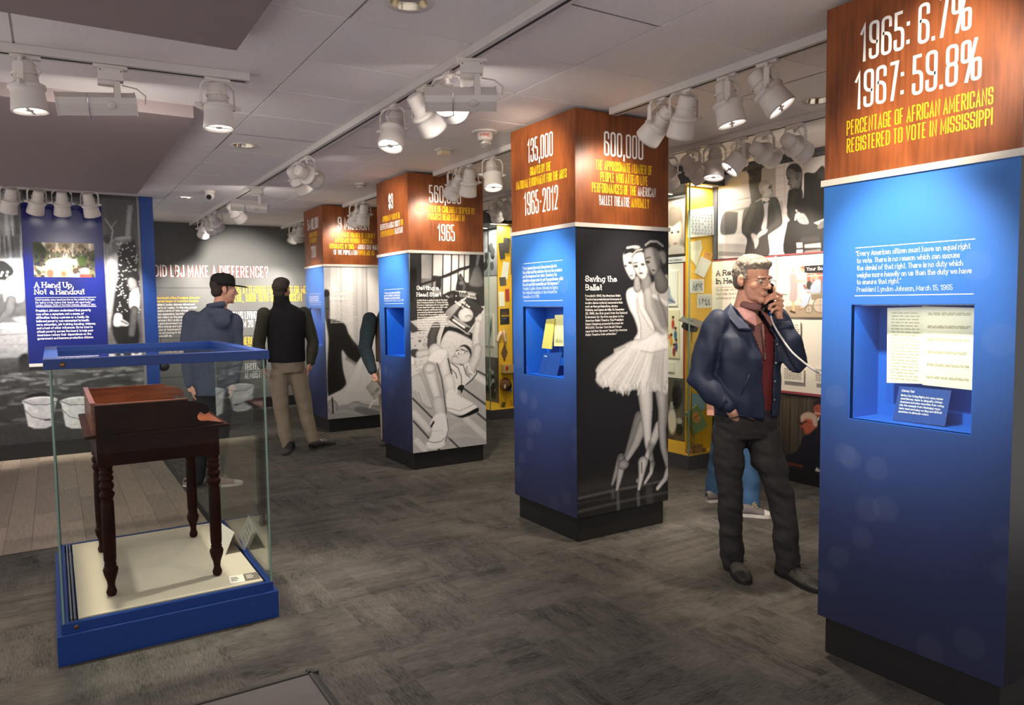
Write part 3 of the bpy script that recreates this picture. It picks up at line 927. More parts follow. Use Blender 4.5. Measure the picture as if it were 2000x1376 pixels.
# ------------------------------------------------------------------ the printed photographs (inks in face coordinates, metres)
SO, ED, AL, RO, EW = 'soft', 'edge', 'alpha', 'rot', 'ew'
PAINT = {}
PAINT['B'] = [
 ('p',[(0.012,0.447),(0.262,0.453),(0.527,0.453),(0.808,0.453),(0.809,0.007),(0.009,0.143)],30,{SO:0.0435,'sm':False}),
 ('p',[(0.011,0.381),(0.288,0.382),(0.808,0.381),(0.808,0.31),(0.288,0.321),(0.011,0.322)],52,{SO:0.03,'sm':False,AL:0.6}),
 ('l',[(0.011,0.299),(0.288,0.307),(0.527,0.306),(0.808,0.31)],0.0065,92,{SO:0.0073,AL:0.8}),
 ('l',[(0.01,0.21),(0.287,0.219),(0.527,0.223),(0.808,0.223)],0.0058,84,{SO:0.0087,AL:0.7}),
 ('l',[(0.01,0.266),(0.261,0.264)],0.0045,60,{SO:0.009,AL:0.6}),
 ('l',[(0.296,0.299),(0.3,0.265)],0.0144,90,{SO:0.0096,AL:0.6}),
 ('l',[(0.338,0.286),(0.344,0.169)],0.0108,110,{SO:0.0093,AL:0.5}),
 ('l',[(0.518,0.259),(0.525,0.167)],0.0112,120,{SO:0.0096,AL:0.5}),
 ('l',[(0.619,0.265),(0.628,0.179)],0.0289,80,{SO:0.017,AL:0.5}),
 ('l',[(0.528,0.778),(0.473,0.66),(0.411,0.53)],[0.044,0.0304,0.016],120,{ED:70}),
 ('l',[(0.367,0.515),(0.305,0.38),(0.292,0.351)],[0.0338,0.015,0.0105],140,{ED:80}),
 ('l',[(0.564,0.72),(0.5,0.602),(0.42,0.501)],[0.0481,0.0349,0.0186],165,{ED:90}),
 ('l',[(0.375,0.473),(0.358,0.4),(0.333,0.311)],[0.0341,0.0264,0.0132],170,{ED:75}),
 ('e',0.367,0.515,0.0323,0.0247,120,{ED:60}),
 ('e',0.389,0.471,0.0493,0.035,150,{ED:70}),
 ('l',[(0.582,0.981),(0.596,0.827),(0.601,0.702),(0.61,0.59),(0.652,0.444)],[0.072,0.0576,0.0416,0.032,0.0176],205,{ED:105}),
 ('l',[(0.652,0.444),(0.638,0.383),(0.582,0.32)],[0.024,0.0176,0.0128],190,{ED:90}),
 ('e',0.514,0.344,0.0144,0.0182,150,{ED:80}),
 ('l',[(0.712,0.698),(0.656,0.598),(0.591,0.48)],[0.0413,0.0347,0.0215],200,{ED:105}),
 ('l',[(0.564,0.462),(0.55,0.38),(0.527,0.286)],[0.0464,0.0272,0.0144],195,{ED:85}),
 ('l',[(0.553,0.464),(0.553,0.394)],0.0048,60,{}),
 ('l',[(0.74,0.969),(0.759,0.813),(0.741,0.674),(0.755,0.545),(0.798,0.411)],[0.0701,0.0578,0.0396,0.033,0.0248],175,{ED:70}),
 ('l',[(0.798,0.383),(0.77,0.322),(0.699,0.264)],[0.0255,0.0221,0.017],200,{ED:90}),
 ('p',[(0.768,0.981),(0.807,0.979),(0.808,0.381),(0.779,0.528),(0.777,0.741)],35,{SO:0.033,'sm':False,AL:0.75}),
 ('p',[(0.619,0.602),(0.703,0.544),(0.741,0.39),(0.656,0.401),(0.61,0.534)],22,{SO:0.0165,AL:0.6}),
 ('p',[(0.414,1.619),(0.434,1.649),(0.485,1.664),(0.567,1.672),(0.608,1.634),(0.608,1.462),(0.598,1.305),(0.484,1.309),(0.515,1.363),(0.485,1.449),(0.444,1.511),(0.419,1.573)],222,{ED:130,EW:0.0227}),
 ('l',[(0.51,1.711),(0.515,1.657)],[0.0252,0.036],150,{ED:90}),
 ('p',[(0.387,1.854),(0.395,1.884),(0.435,1.901),(0.475,1.886),(0.495,1.826),(0.5,1.741),(0.485,1.714),(0.46,1.71),(0.43,1.741),(0.4,1.794)],205,{ED:100,EW:0.0192}),
 ('p',[(0.4,1.873),(0.405,1.9),(0.445,1.925),(0.506,1.929),(0.536,1.911),(0.485,1.887),(0.445,1.886)],28,{SO:0.0052}),
 ('l',[(0.425,1.919),(0.475,1.928),(0.526,1.926)],0.0052,200,{SO:0.0052}),
 ('e',0.506,1.925,0.026,0.0096,170,{SO:0.0072}),
 ('e',0.413,1.8,0.014,0.0075,40,{SO:0.0044}),
 ('e',0.45,1.821,0.02,0.0105,45,{SO:0.0053}),
 ('l',[(0.43,1.779),(0.437,1.764)],0.0035,120,{SO:0.0044}),
 ('e',0.463,1.737,0.016,0.006,70,{SO:0.0044}),
 ('p',[(0.505,1.572),(0.536,1.618),(0.608,1.634),(0.65,1.571),(0.672,1.46),(0.672,1.334),(0.608,1.297),(0.546,1.307),(0.536,1.416),(0.51,1.495)],205,{ED:150,EW:0.0216}),
 ('l',[(0.541,1.603),(0.551,1.525),(0.629,1.414),(0.672,1.366)],[0.0306,0.027,0.0234,0.0162],215,{ED:150}),
 ('l',[(0.583,1.75),(0.598,1.665)],[0.0394,0.0525],130,{ED:80}),
 ('p',[(0.463,1.833),(0.473,1.871),(0.506,1.895),(0.557,1.9),(0.609,1.874),(0.624,1.789),(0.598,1.727),(0.562,1.707),(0.526,1.726),(0.485,1.772)],190,{ED:90,EW:0.0228}),
 ('p',[(0.567,1.897),(0.629,1.852),(0.65,1.774),(0.609,1.742),(0.598,1.835)],70,{SO:0.0144,AL:0.8}),
 ('p',[(0.46,1.856),(0.485,1.894),(0.536,1.915),(0.577,1.908),(0.609,1.874),(0.557,1.896),(0.506,1.887)],22,{SO:0.0052}),
 ('l',[(0.467,1.871),(0.506,1.903),(0.557,1.913)],0.0044,170,{SO:0.0044}),
 ('e',0.502,1.799,0.02,0.0098,35,{SO:0.0045}),
 ('l',[(0.483,1.818),(0.516,1.825)],0.0044,60,{SO:0.0044}),
 ('e',0.562,1.812,0.0189,0.009,40,{SO:0.0054}),
 ('e',0.546,1.753,0.0189,0.0072,55,{SO:0.0046}),
 ('l',[(0.531,1.788),(0.536,1.769)],0.0045,130,{SO:0.0045}),
 ('p',[(0.572,1.634),(0.598,1.657),(0.672,1.704),(0.735,1.728),(0.8,1.713),(0.801,1.314),(0.714,1.333),(0.672,1.358),(0.651,1.429),(0.608,1.509),(0.582,1.571)],150,{ED:110,EW:0.027}),
 ('l',[(0.608,1.626),(0.619,1.524),(0.693,1.412),(0.779,1.338)],[0.0378,0.036,0.0306,0.0252],168,{ED:120}),
 ('p',[(0.65,1.602),(0.703,1.61),(0.79,1.538),(0.801,1.394),(0.736,1.38),(0.693,1.476)],120,{SO:0.0133}),
 ('l',[(0.661,1.602),(0.714,1.586),(0.779,1.546)],0.013,185,{SO:0.0111}),
 ('l',[(0.703,1.602),(0.757,1.498),(0.79,1.394)],0.0076,90,{SO:0.0095}),
 ('l',[(0.703,1.751),(0.735,1.681)],[0.0437,0.0665],85,{ED:55}),
 ('p',[(0.573,1.889),(0.588,1.928),(0.65,1.938),(0.714,1.916),(0.724,1.854),(0.703,1.775),(0.661,1.739),(0.619,1.774),(0.583,1.827)],120,{ED:60,EW:0.027}),
 ('p',[(0.65,1.93),(0.714,1.908),(0.73,1.822),(0.703,1.767),(0.671,1.837)],58,{SO:0.0162,AL:0.8}),
 ('p',[(0.583,1.92),(0.609,1.959),(0.661,1.973),(0.724,1.963),(0.767,1.91),(0.773,1.831),(0.735,1.815),(0.714,1.893),(0.65,1.93)],20,{SO:0.0054}),
 ('p',[(0.714,1.9),(0.762,1.902),(0.773,1.839),(0.751,1.823),(0.724,1.862)],120,{SO:0.0093,AL:0.7}),
 ('l',[(0.588,1.943),(0.629,1.968),(0.692,1.97),(0.746,1.941)],0.0056,150,{SO:0.0056}),
 ('e',0.609,1.829,0.018,0.0096,30,{SO:0.0045}),
 ('e',0.661,1.774,0.0147,0.0064,40,{SO:0.0046}),
 ('l',[(0.593,1.855),(0.629,1.861)],0.0045,40,{SO:0.0045}),
 ('p',[(0.158,1.126),(0.206,1.176),(0.304,1.224),(0.314,1.251),(0.383,1.274),(0.464,1.302),(0.567,1.314),(0.672,1.358),(0.736,1.34),(0.799,1.314),(0.8,0.943),(0.715,0.941),(0.651,0.978),(0.587,0.966),(0.504,0.988),(0.443,0.969),(0.332,0.973),(0.273,1.005),(0.205,1.009),(0.158,1.051),(0.167,1.088)],214,{ED:160,EW:0.0306,SO:0.0068}),
 ('t',(0.474,1.286),(0.79,1.274),(0.167,1.057),(0.802,0.967)),
 ('p',[(0.651,1.216),(0.799,1.25),(0.8,0.943),(0.715,0.949),(0.651,1.081)],120,{SO:0.037,AL:0.42}),
 ('p',[(0.474,1.263),(0.567,1.306),(0.672,1.342),(0.736,1.3),(0.79,1.25),(0.651,1.216),(0.546,1.229)],232,{SO:0.0216,AL:0.7}),
 ('l',[(0.546,1.229),(0.651,1.212),(0.779,1.23)],0.0045,140,{SO:0.0072,AL:0.7}),
 ('l',[(0.314,1.251),(0.333,1.238),(0.403,1.262)],0.0043,150,{SO:0.0051}),
]
PAINT['A'] = [
 ('p',[(0.008,2.035),(0.809,2.048),(0.801,1.542),(-0.006,1.407)],44,{'sm':False}),
 ('p',[(0.127,2.031),(0.24,2.034),(0.231,1.799),(0.122,1.806)],150,{SO:0.0037,'grad':(100,1,0),'sm':False}),
 ('p',[(0.248,2.034),(0.351,2.036),(0.338,1.829),(0.244,1.836)],160,{SO:0.004,'sm':False}),
 ('p',[(0.359,2.035),(0.438,2.037),(0.431,1.856),(0.355,1.841)],190,{SO:0.004,'sm':False}),
 ('p',[(0.451,2.037),(0.519,2.039),(0.511,1.883),(0.448,1.868)],190,{SO:0.004,'sm':False}),
 ('p',[(0.527,2.039),(0.583,2.041),(0.576,1.907),(0.524,1.891)],190,{SO:0.004,'sm':False}),
 ('p',[(0.591,2.041),(0.639,2.042),(0.632,1.927),(0.589,1.911)],190,{SO:0.004,'sm':False}),
 ('p',[(0.122,1.806),(0.235,1.795),(0.229,1.718),(0.112,1.704)],95,{SO:0.0038,'sm':False}),
 ('p',[(0.35,1.807),(0.428,1.83),(0.42,1.666),(0.343,1.659)],182,{SO:0.004,'sm':False}),
 ('p',[(0.439,1.838),(0.504,1.861),(0.497,1.696),(0.431,1.689)],182,{SO:0.0039,'sm':False}),
 ('p',[(0.515,1.869),(0.571,1.892),(0.564,1.756),(0.509,1.749)],182,{SO:0.004,'sm':False}),
 ('p',[(0.58,1.884),(0.632,1.908),(0.625,1.772),(0.573,1.764)],182,{SO:0.004,'sm':False}),
 ('p',[(0.242,1.77),(0.338,1.811),(0.326,1.652),(0.235,1.623)],120,{SO:0.0039,'sm':False}),
 ('l',[(0.113,1.747),(0.243,1.784),(0.342,1.822),(0.435,1.86),(0.529,1.899),(0.641,1.927)],0.0108,24,{SO:0.0039}),
 ('l',[(0.119,2.031),(0.11,1.609)],0.0067,24,{}),
 ('l',[(0.245,2.034),(0.231,1.711)],0.0068,24,{}),
 ('l',[(0.353,2.037),(0.337,1.666)],0.0054,24,{}),
 ('l',[(0.443,2.039),(0.426,1.681)],0.0048,24,{}),
 ('l',[(0.523,2.041),(0.505,1.719)],0.0048,24,{}),
 ('l',[(0.586,2.042),(0.573,1.756)],0.0048,24,{}),
 ('l',[(0.243,1.807),(0.317,1.8),(0.307,1.718)],0.0155,26,{SO:0.0062}),
 ('p',[(0.276,1.792),(0.317,1.785),(0.324,1.726),(0.27,1.726)],26,{}),
 ('p',[(0.02,1.884),(0.068,1.892),(0.074,1.783),(0.018,1.79)],22,{SO:0.0078}),
 ('p',[(0.009,1.891),(0.052,1.877),(0.073,1.769),(0.046,1.624),(0.002,1.595)],30,{SO:0.0108,AL:0.7}),
 ('l',[(0.739,2.039),(0.719,1.932)],[0.0208,0.0176],130,{ED:80}),
 ('p',[(0.702,1.932),(0.754,1.917),(0.791,1.742),(0.637,1.741),(0.657,1.848)],100,{ED:70,EW:0.024,SO:0.0064}),
 ('p',[(0.528,1.854),(0.578,1.794),(0.645,1.688),(0.576,1.681),(0.482,1.689)],34,{SO:0.0032}),
 ('l',[(0.536,1.816),(0.577,1.741),(0.567,1.696)],0.0128,90,{SO:0.0112,AL:0.7}),
 ('e',0.543,1.764,0.0204,0.0135,120,{SO:0.0096,AL:0.7}),
 ('p',[(0.355,1.652),(0.457,1.692),(0.628,1.681),(0.714,1.65),(0.739,1.558),(0.574,1.59),(0.379,1.577)],34,{SO:0.0039}),
 ('l',[(0.482,1.689),(0.662,1.673),(0.706,1.658)],0.0031,170,{}),
 ('l',[(0.38,1.64),(0.405,1.629)],0.0072,150,{SO:0.004}),
 ('e',0.435,1.64,0.0192,0.018,70,{SO:0.0047}),
 ('e',0.485,1.64,0.0068,0.006,190,{}),
 ('l',[(0.524,1.66),(0.53,1.636)],0.004,150,{SO:0.0032}),
 ('l',[(0.543,1.658),(0.549,1.633)],0.004,150,{SO:0.0032}),
 ('l',[(0.562,1.655),(0.568,1.631)],0.004,150,{SO:0.0032}),
 ('l',[(0.58,1.653),(0.587,1.629)],0.0041,150,{SO:0.0033}),
 ('l',[(0.599,1.651),(0.606,1.626)],0.0041,150,{SO:0.0033}),
 ('l',[(0.618,1.648),(0.625,1.624)],0.0041,150,{SO:0.0033}),
 ('l',[(0.637,1.646),(0.644,1.621)],0.0041,150,{SO:0.0033}),
 ('l',[(0.656,1.643),(0.663,1.619)],0.0043,150,{SO:0.0034}),
 ('l',[(0.675,1.641),(0.682,1.617)],0.0041,150,{SO:0.0033}),
 ('l',[(0.695,1.639),(0.701,1.614)],0.004,150,{SO:0.0032}),
 ('l',[(0.627,1.628),(0.705,1.612)],0.0048,170,{SO:0.0032}),
 ('l',[(0.619,1.662),(0.688,1.65)],0.0072,185,{SO:0.0032}),
 ('p',[(-0.006,1.407),(0.095,1.331),(0.192,1.321),(0.191,1.299),(0.007,1.304)],60,{SO:0.0058}),
 ('p',[(0.002,1.283),(0.184,1.321),(0.399,1.315),(0.354,1.174),(0.156,1.152),(0.007,1.144)],190,{SO:0.0045}),
 ('s',2,26,(0.008,0.179,1.162,1.295),(0.0039,0.0124),(0.0023,0.0054),[70,50,95],0.0031,1,1,0),
 ('p',[(0.349,1.339),(0.416,1.352),(0.672,1.268),(0.671,1.176),(0.446,1.14),(0.312,1.175)],30,{SO:0.0064}),
 ('p',[(0.373,1.293),(0.449,1.298),(0.568,1.249),(0.653,1.192),(0.617,1.094),(0.512,1.034),(0.376,1.04),(0.312,1.175)],205,{SO:0.008}),
 ('s',3,70,(0.335,0.637,1.047,1.277),(0.0033,0.0082),(0.0033,0.0066),[170,235,150],0.0049,0.5,1,0),
 ('l',[(0.266,1.356),(0.223,1.261),(0.221,1.157),(0.235,1.048)],[0.044,0.0496,0.048,0.056],78,{ED:40,SO:0.0048}),
 ('l',[(0.341,1.339),(0.288,1.191)],0.007,205,{SO:0.0031}),
 ('p',[(0.575,1.62),(0.627,1.628),(0.417,1.412),(0.384,1.427),(0.377,1.502)],200,{SO:0.004,'grad':(120,-1,0)}),
 ('p',[(0.605,1.632),(0.796,1.511),(0.603,1.274),(0.396,1.412)],52,{SO:0.0032,'sm':False}),
 ('l',[(0.398,1.408),(0.603,1.271),(0.796,1.507)],0.004,215,{SO:0.0032}),
 ('l',[(0.605,1.628),(0.401,1.416)],0.004,130,{SO:0.0032}),
 ('e',0.587,1.455,0.0808,0.066,214,{ED:190}),
 ('e',0.619,1.438,0.0374,0.0195,110,{SO:0.0064,AL:0.8}),
 ('e',0.616,1.43,0.0255,0.0135,200,{SO:0.004}),
 ('l',[(0.456,1.449),(0.63,1.335)],0.0032,200,{SO:0.0024}),
 ('l',[(0.464,1.43),(0.6,1.339)],0.0032,200,{SO:0.0024}),
 ('l',[(0.451,1.411),(0.569,1.336)],0.0096,225,{SO:0.0024}),
 ('p',[(0.688,1.406),(0.71,1.436),(0.746,1.466),(0.768,1.442),(0.772,1.404),(0.736,1.374),(0.701,1.39)],200,{ED:140,EW:0.0144}),
 ('l',[(0.701,1.428),(0.714,1.398)],0.006,225,{ED:170,SO:0.0026}),
 ('l',[(0.728,1.443),(0.741,1.412)],0.006,225,{ED:170,SO:0.0026}),
 ('l',[(0.75,1.454),(0.763,1.423)],0.006,225,{ED:170,SO:0.0026}),
 ('l',[(0.718,1.367),(0.698,1.252),(0.696,1.121),(0.659,1.026)],[0.0371,0.0412,0.0511,0.0619],208,{ED:150,SO:0.0041}),
 ('p',[(0.47,1.101),(0.497,1.138),(0.557,1.166),(0.617,1.133),(0.643,1.085),(0.624,1.028),(0.443,1.019),(0.427,1.038)],205,{ED:150,EW:0.0248}),
 ('p',[(0.514,1.148),(0.566,1.169),(0.626,1.14),(0.647,1.078),(0.624,1.028),(0.617,1.094),(0.566,1.146)],38,{SO:0.004}),
 ('e',0.498,1.092,0.0204,0.0127,235,{SO:0.0032}),
 ('e',0.503,1.088,0.0094,0.0082,25,{SO:0.0024}),
 ('l',[(0.471,1.112),(0.513,1.114)],0.004,50,{SO:0.0032}),
 ('e',0.565,1.087,0.017,0.0112,225,{SO:0.0033}),
 ('e',0.569,1.089,0.0077,0.0068,30,{SO:0.0024}),
 ('l',[(0.531,1.125),(0.599,1.099)],0.0064,30,{SO:0.004}),
 ('l',[(0.512,1.061),(0.529,1.033)],0.005,150,{SO:0.005}),
 ('p',[(0.002,1.082),(0.394,1.063),(0.437,0.682),(0.808,0.919),(0.811,0.023),(-0.005,0.123)],178,{SO:0.0062,'sm':False}),
 ('p',[(0.002,1.075),(0.178,1.074),(0.144,1.001),(0.078,0.909),(0.01,0.759)],210,{SO:0.006}),
 ('s',4,14,(0.014,0.145,0.913,1.038),(0.012,0.0165),(0.006,0.0075),[160],0.006,0.7,1,0),
 ('p',[(0.003,1.141),(0.067,1.145),(0.086,1.108),(0.049,1.065),(0.002,1.09)],62,{SO:0.0045}),
 ('l',[(0.082,1.097),(0.179,1.111)],[0.0349,0.031],205,{ED:150}),
 ('p',[(0.002,1.075),(0.033,1.066),(0.032,1.008),(-0.0,1.002)],225,{ED:120,EW:0.006,SO:0.0038}),
 ('l',[(0.008,0.685),(0.215,0.474)],0.0085,50,{SO:0.0039}),
 ('l',[(0.011,0.471),(0.169,0.29)],0.0085,50,{SO:0.0039}),
 ('l',[(0.361,0.289),(0.495,0.155)],0.0088,50,{SO:0.004}),
 ('l',[(0.549,0.742),(0.811,0.551)],0.0093,50,{SO:0.0042}),
 ('l',[(0.702,0.482),(0.808,0.394)],0.0094,50,{SO:0.0043}),
 ('l',[(0.71,0.901),(0.807,0.849)],0.0091,50,{SO:0.0041}),
 ('l',[(0.233,0.2),(0.291,0.156)],0.0088,50,{SO:0.004}),
 ('l',[(0.021,0.544),(0.163,0.381)],0.0279,225,{SO:0.0109,AL:0.75}),
 ('l',[(0.57,0.44),(0.796,0.238)],0.0297,225,{SO:0.0116,AL:0.75}),
 ('l',[(0.674,0.865),(0.805,0.778)],0.0288,225,{SO:0.0112,AL:0.75}),
 ('l',[(0.039,0.282),(0.126,0.183)],0.0279,225,{SO:0.0109,AL:0.75}),
 ('l',[(0.379,0.352),(0.5,0.401),(0.639,0.387)],0.0112,205,{SO:0.0176,AL:0.5}),
 ('l',[(0.369,0.284),(0.549,0.28),(0.796,0.23)],0.0112,205,{SO:0.0176,AL:0.5}),
 ('l',[(0.416,0.485),(0.553,0.465)],0.0116,205,{SO:0.0182,AL:0.5}),
 ('p',[(0.409,0.995),(0.511,0.974),(0.554,0.979),(0.598,1.0),(0.702,0.948),(0.701,0.894),(0.611,0.799),(0.55,0.758),(0.472,0.74),(0.439,0.819),(0.416,0.911)],225,{ED:180,EW:0.0192,SO:0.004}),
 ('l',[(0.426,0.994),(0.493,0.945),(0.526,0.859),(0.528,0.767)],0.0048,30,{SO:0.0032}),
 ('l',[(0.416,0.941),(0.466,0.893),(0.478,0.846)],0.0048,30,{SO:0.0032}),
 ('l',[(0.511,0.982),(0.554,0.964),(0.578,0.878),(0.621,0.845)],0.0048,30,{SO:0.0032}),
 ('l',[(0.411,0.889),(0.44,0.834)],0.0048,30,{SO:0.0032}),
 ('l',[(0.639,0.875),(0.693,0.933),(0.7,0.879),(0.647,0.82),(0.576,0.775)],0.0056,26,{SO:0.0032}),
 ('l',[(0.714,1.125),(0.694,1.041),(0.631,0.921)],[0.0496,0.0528,0.0592],206,{ED:140,SO:0.004}),
 ('l',[(0.602,0.984),(0.622,0.906),(0.665,0.873)],0.0083,226,{SO:0.0041}),
 ('p',[(0.423,1.047),(0.461,1.068),(0.616,1.083),(0.624,1.044),(0.597,0.992),(0.554,0.979),(0.477,0.987),(0.43,1.001)],206,{ED:160,EW:0.0144}),
 ('l',[(0.431,1.054),(0.47,1.06),(0.488,1.047)],0.0056,150,{SO:0.004}),
 ('e',0.496,1.09,0.0221,0.0127,235,{SO:0.0032}),
 ('e',0.501,1.087,0.0094,0.0083,25,{}),
 ('e',0.566,1.095,0.018,0.0113,225,{}),
 ('e',0.57,1.094,0.0077,0.008,28,{}),
 ('p',[(-0.003,0.877),(0.078,0.909),(0.124,0.84),(0.163,0.733),(0.217,0.579),(0.151,0.584),(0.072,0.643),(0.034,0.742),(0.002,0.745)],198,{ED:150,EW:0.0186,SO:0.0047}),
 ('l',[(0.066,0.74),(0.096,0.641),(0.16,0.588),(0.208,0.576)],0.0039,130,{SO:0.0047}),
 ('l',[(0.253,1.115),(0.335,1.051),(0.349,0.93),(0.372,0.838)],[0.076,0.064,0.0576,0.0512],226,{ED:160,SO:0.004}),
 ('p',[(0.169,1.037),(0.245,1.13),(0.361,1.133),(0.377,1.079),(0.308,0.993),(0.251,1.003)],226,{ED:190,EW:0.0176,SO:0.0064}),
 ('l',[(0.385,1.041),(0.424,0.888),(0.439,0.819)],0.007,35,{SO:0.0031}),
 ('l',[(0.389,0.837),(0.404,0.76)],[0.0624,0.0576],232,{ED:190,SO:0.004}),
 ('l',[(0.188,0.947),(0.222,0.811),(0.268,0.657)],[0.0713,0.0589,0.0496],222,{ED:140,SO:0.0039}),
 ('e',0.188,0.958,0.064,0.0525,218,{ED:160,SO:0.0062}),
 ('l',[(0.267,1.002),(0.314,0.857),(0.339,0.659),(0.357,0.514)],0.0056,40,{SO:0.004}),
 ('l',[(0.272,0.627),(0.287,0.55)],[0.0604,0.0573],214,{ED:176,SO:0.0039}),
 ('p',[(0.361,0.718),(0.438,0.75),(0.505,0.677),(0.66,0.587),(0.694,0.53),(0.553,0.48),(0.467,0.496),(0.366,0.551)],236,{ED:205,EW:0.0176,SO:0.004}),
 ('l',[(0.367,0.566),(0.502,0.524),(0.669,0.579)],0.0031,150,{SO:0.0031}),
 ('p',[(0.383,0.523),(0.51,0.477),(0.694,0.538),(0.716,0.512),(0.693,0.491),(0.544,0.454),(0.467,0.473)],16,{SO:0.0031}),
 ('l',[(0.473,0.816),(0.471,0.71)],[0.0119,0.0153],236,{ED:200}),
 ('p',[(0.48,0.74),(0.507,0.776),(0.558,0.765),(0.522,0.691),(0.514,0.722)],22,{SO:0.0033}),
 ('p',[(0.232,0.51),(0.332,0.523),(0.372,0.413),(0.379,0.336),(0.343,0.249),(0.325,0.197),(0.233,0.178),(0.143,0.199),(0.14,0.256),(0.186,0.311),(0.205,0.415)],236,{ED:208,EW:0.0186,SO:0.0039}),
 ('l',[(0.152,0.266),(0.218,0.244),(0.293,0.247),(0.34,0.28)],0.0032,60,{SO:0.0024}),
 ('l',[(0.364,0.46),(0.375,0.352),(0.339,0.242)],0.004,40,{SO:0.0032}),
 ('l',[(0.192,0.401),(0.222,0.443)],0.0096,20,{SO:0.0032}),
 ('l',[(0.189,0.431),(0.215,0.481),(0.231,0.465)],0.0054,236,{SO:0.0031}),
 ('l',[(0.212,0.354),(0.312,0.351)],0.0023,190,{SO:0.0031}),
]
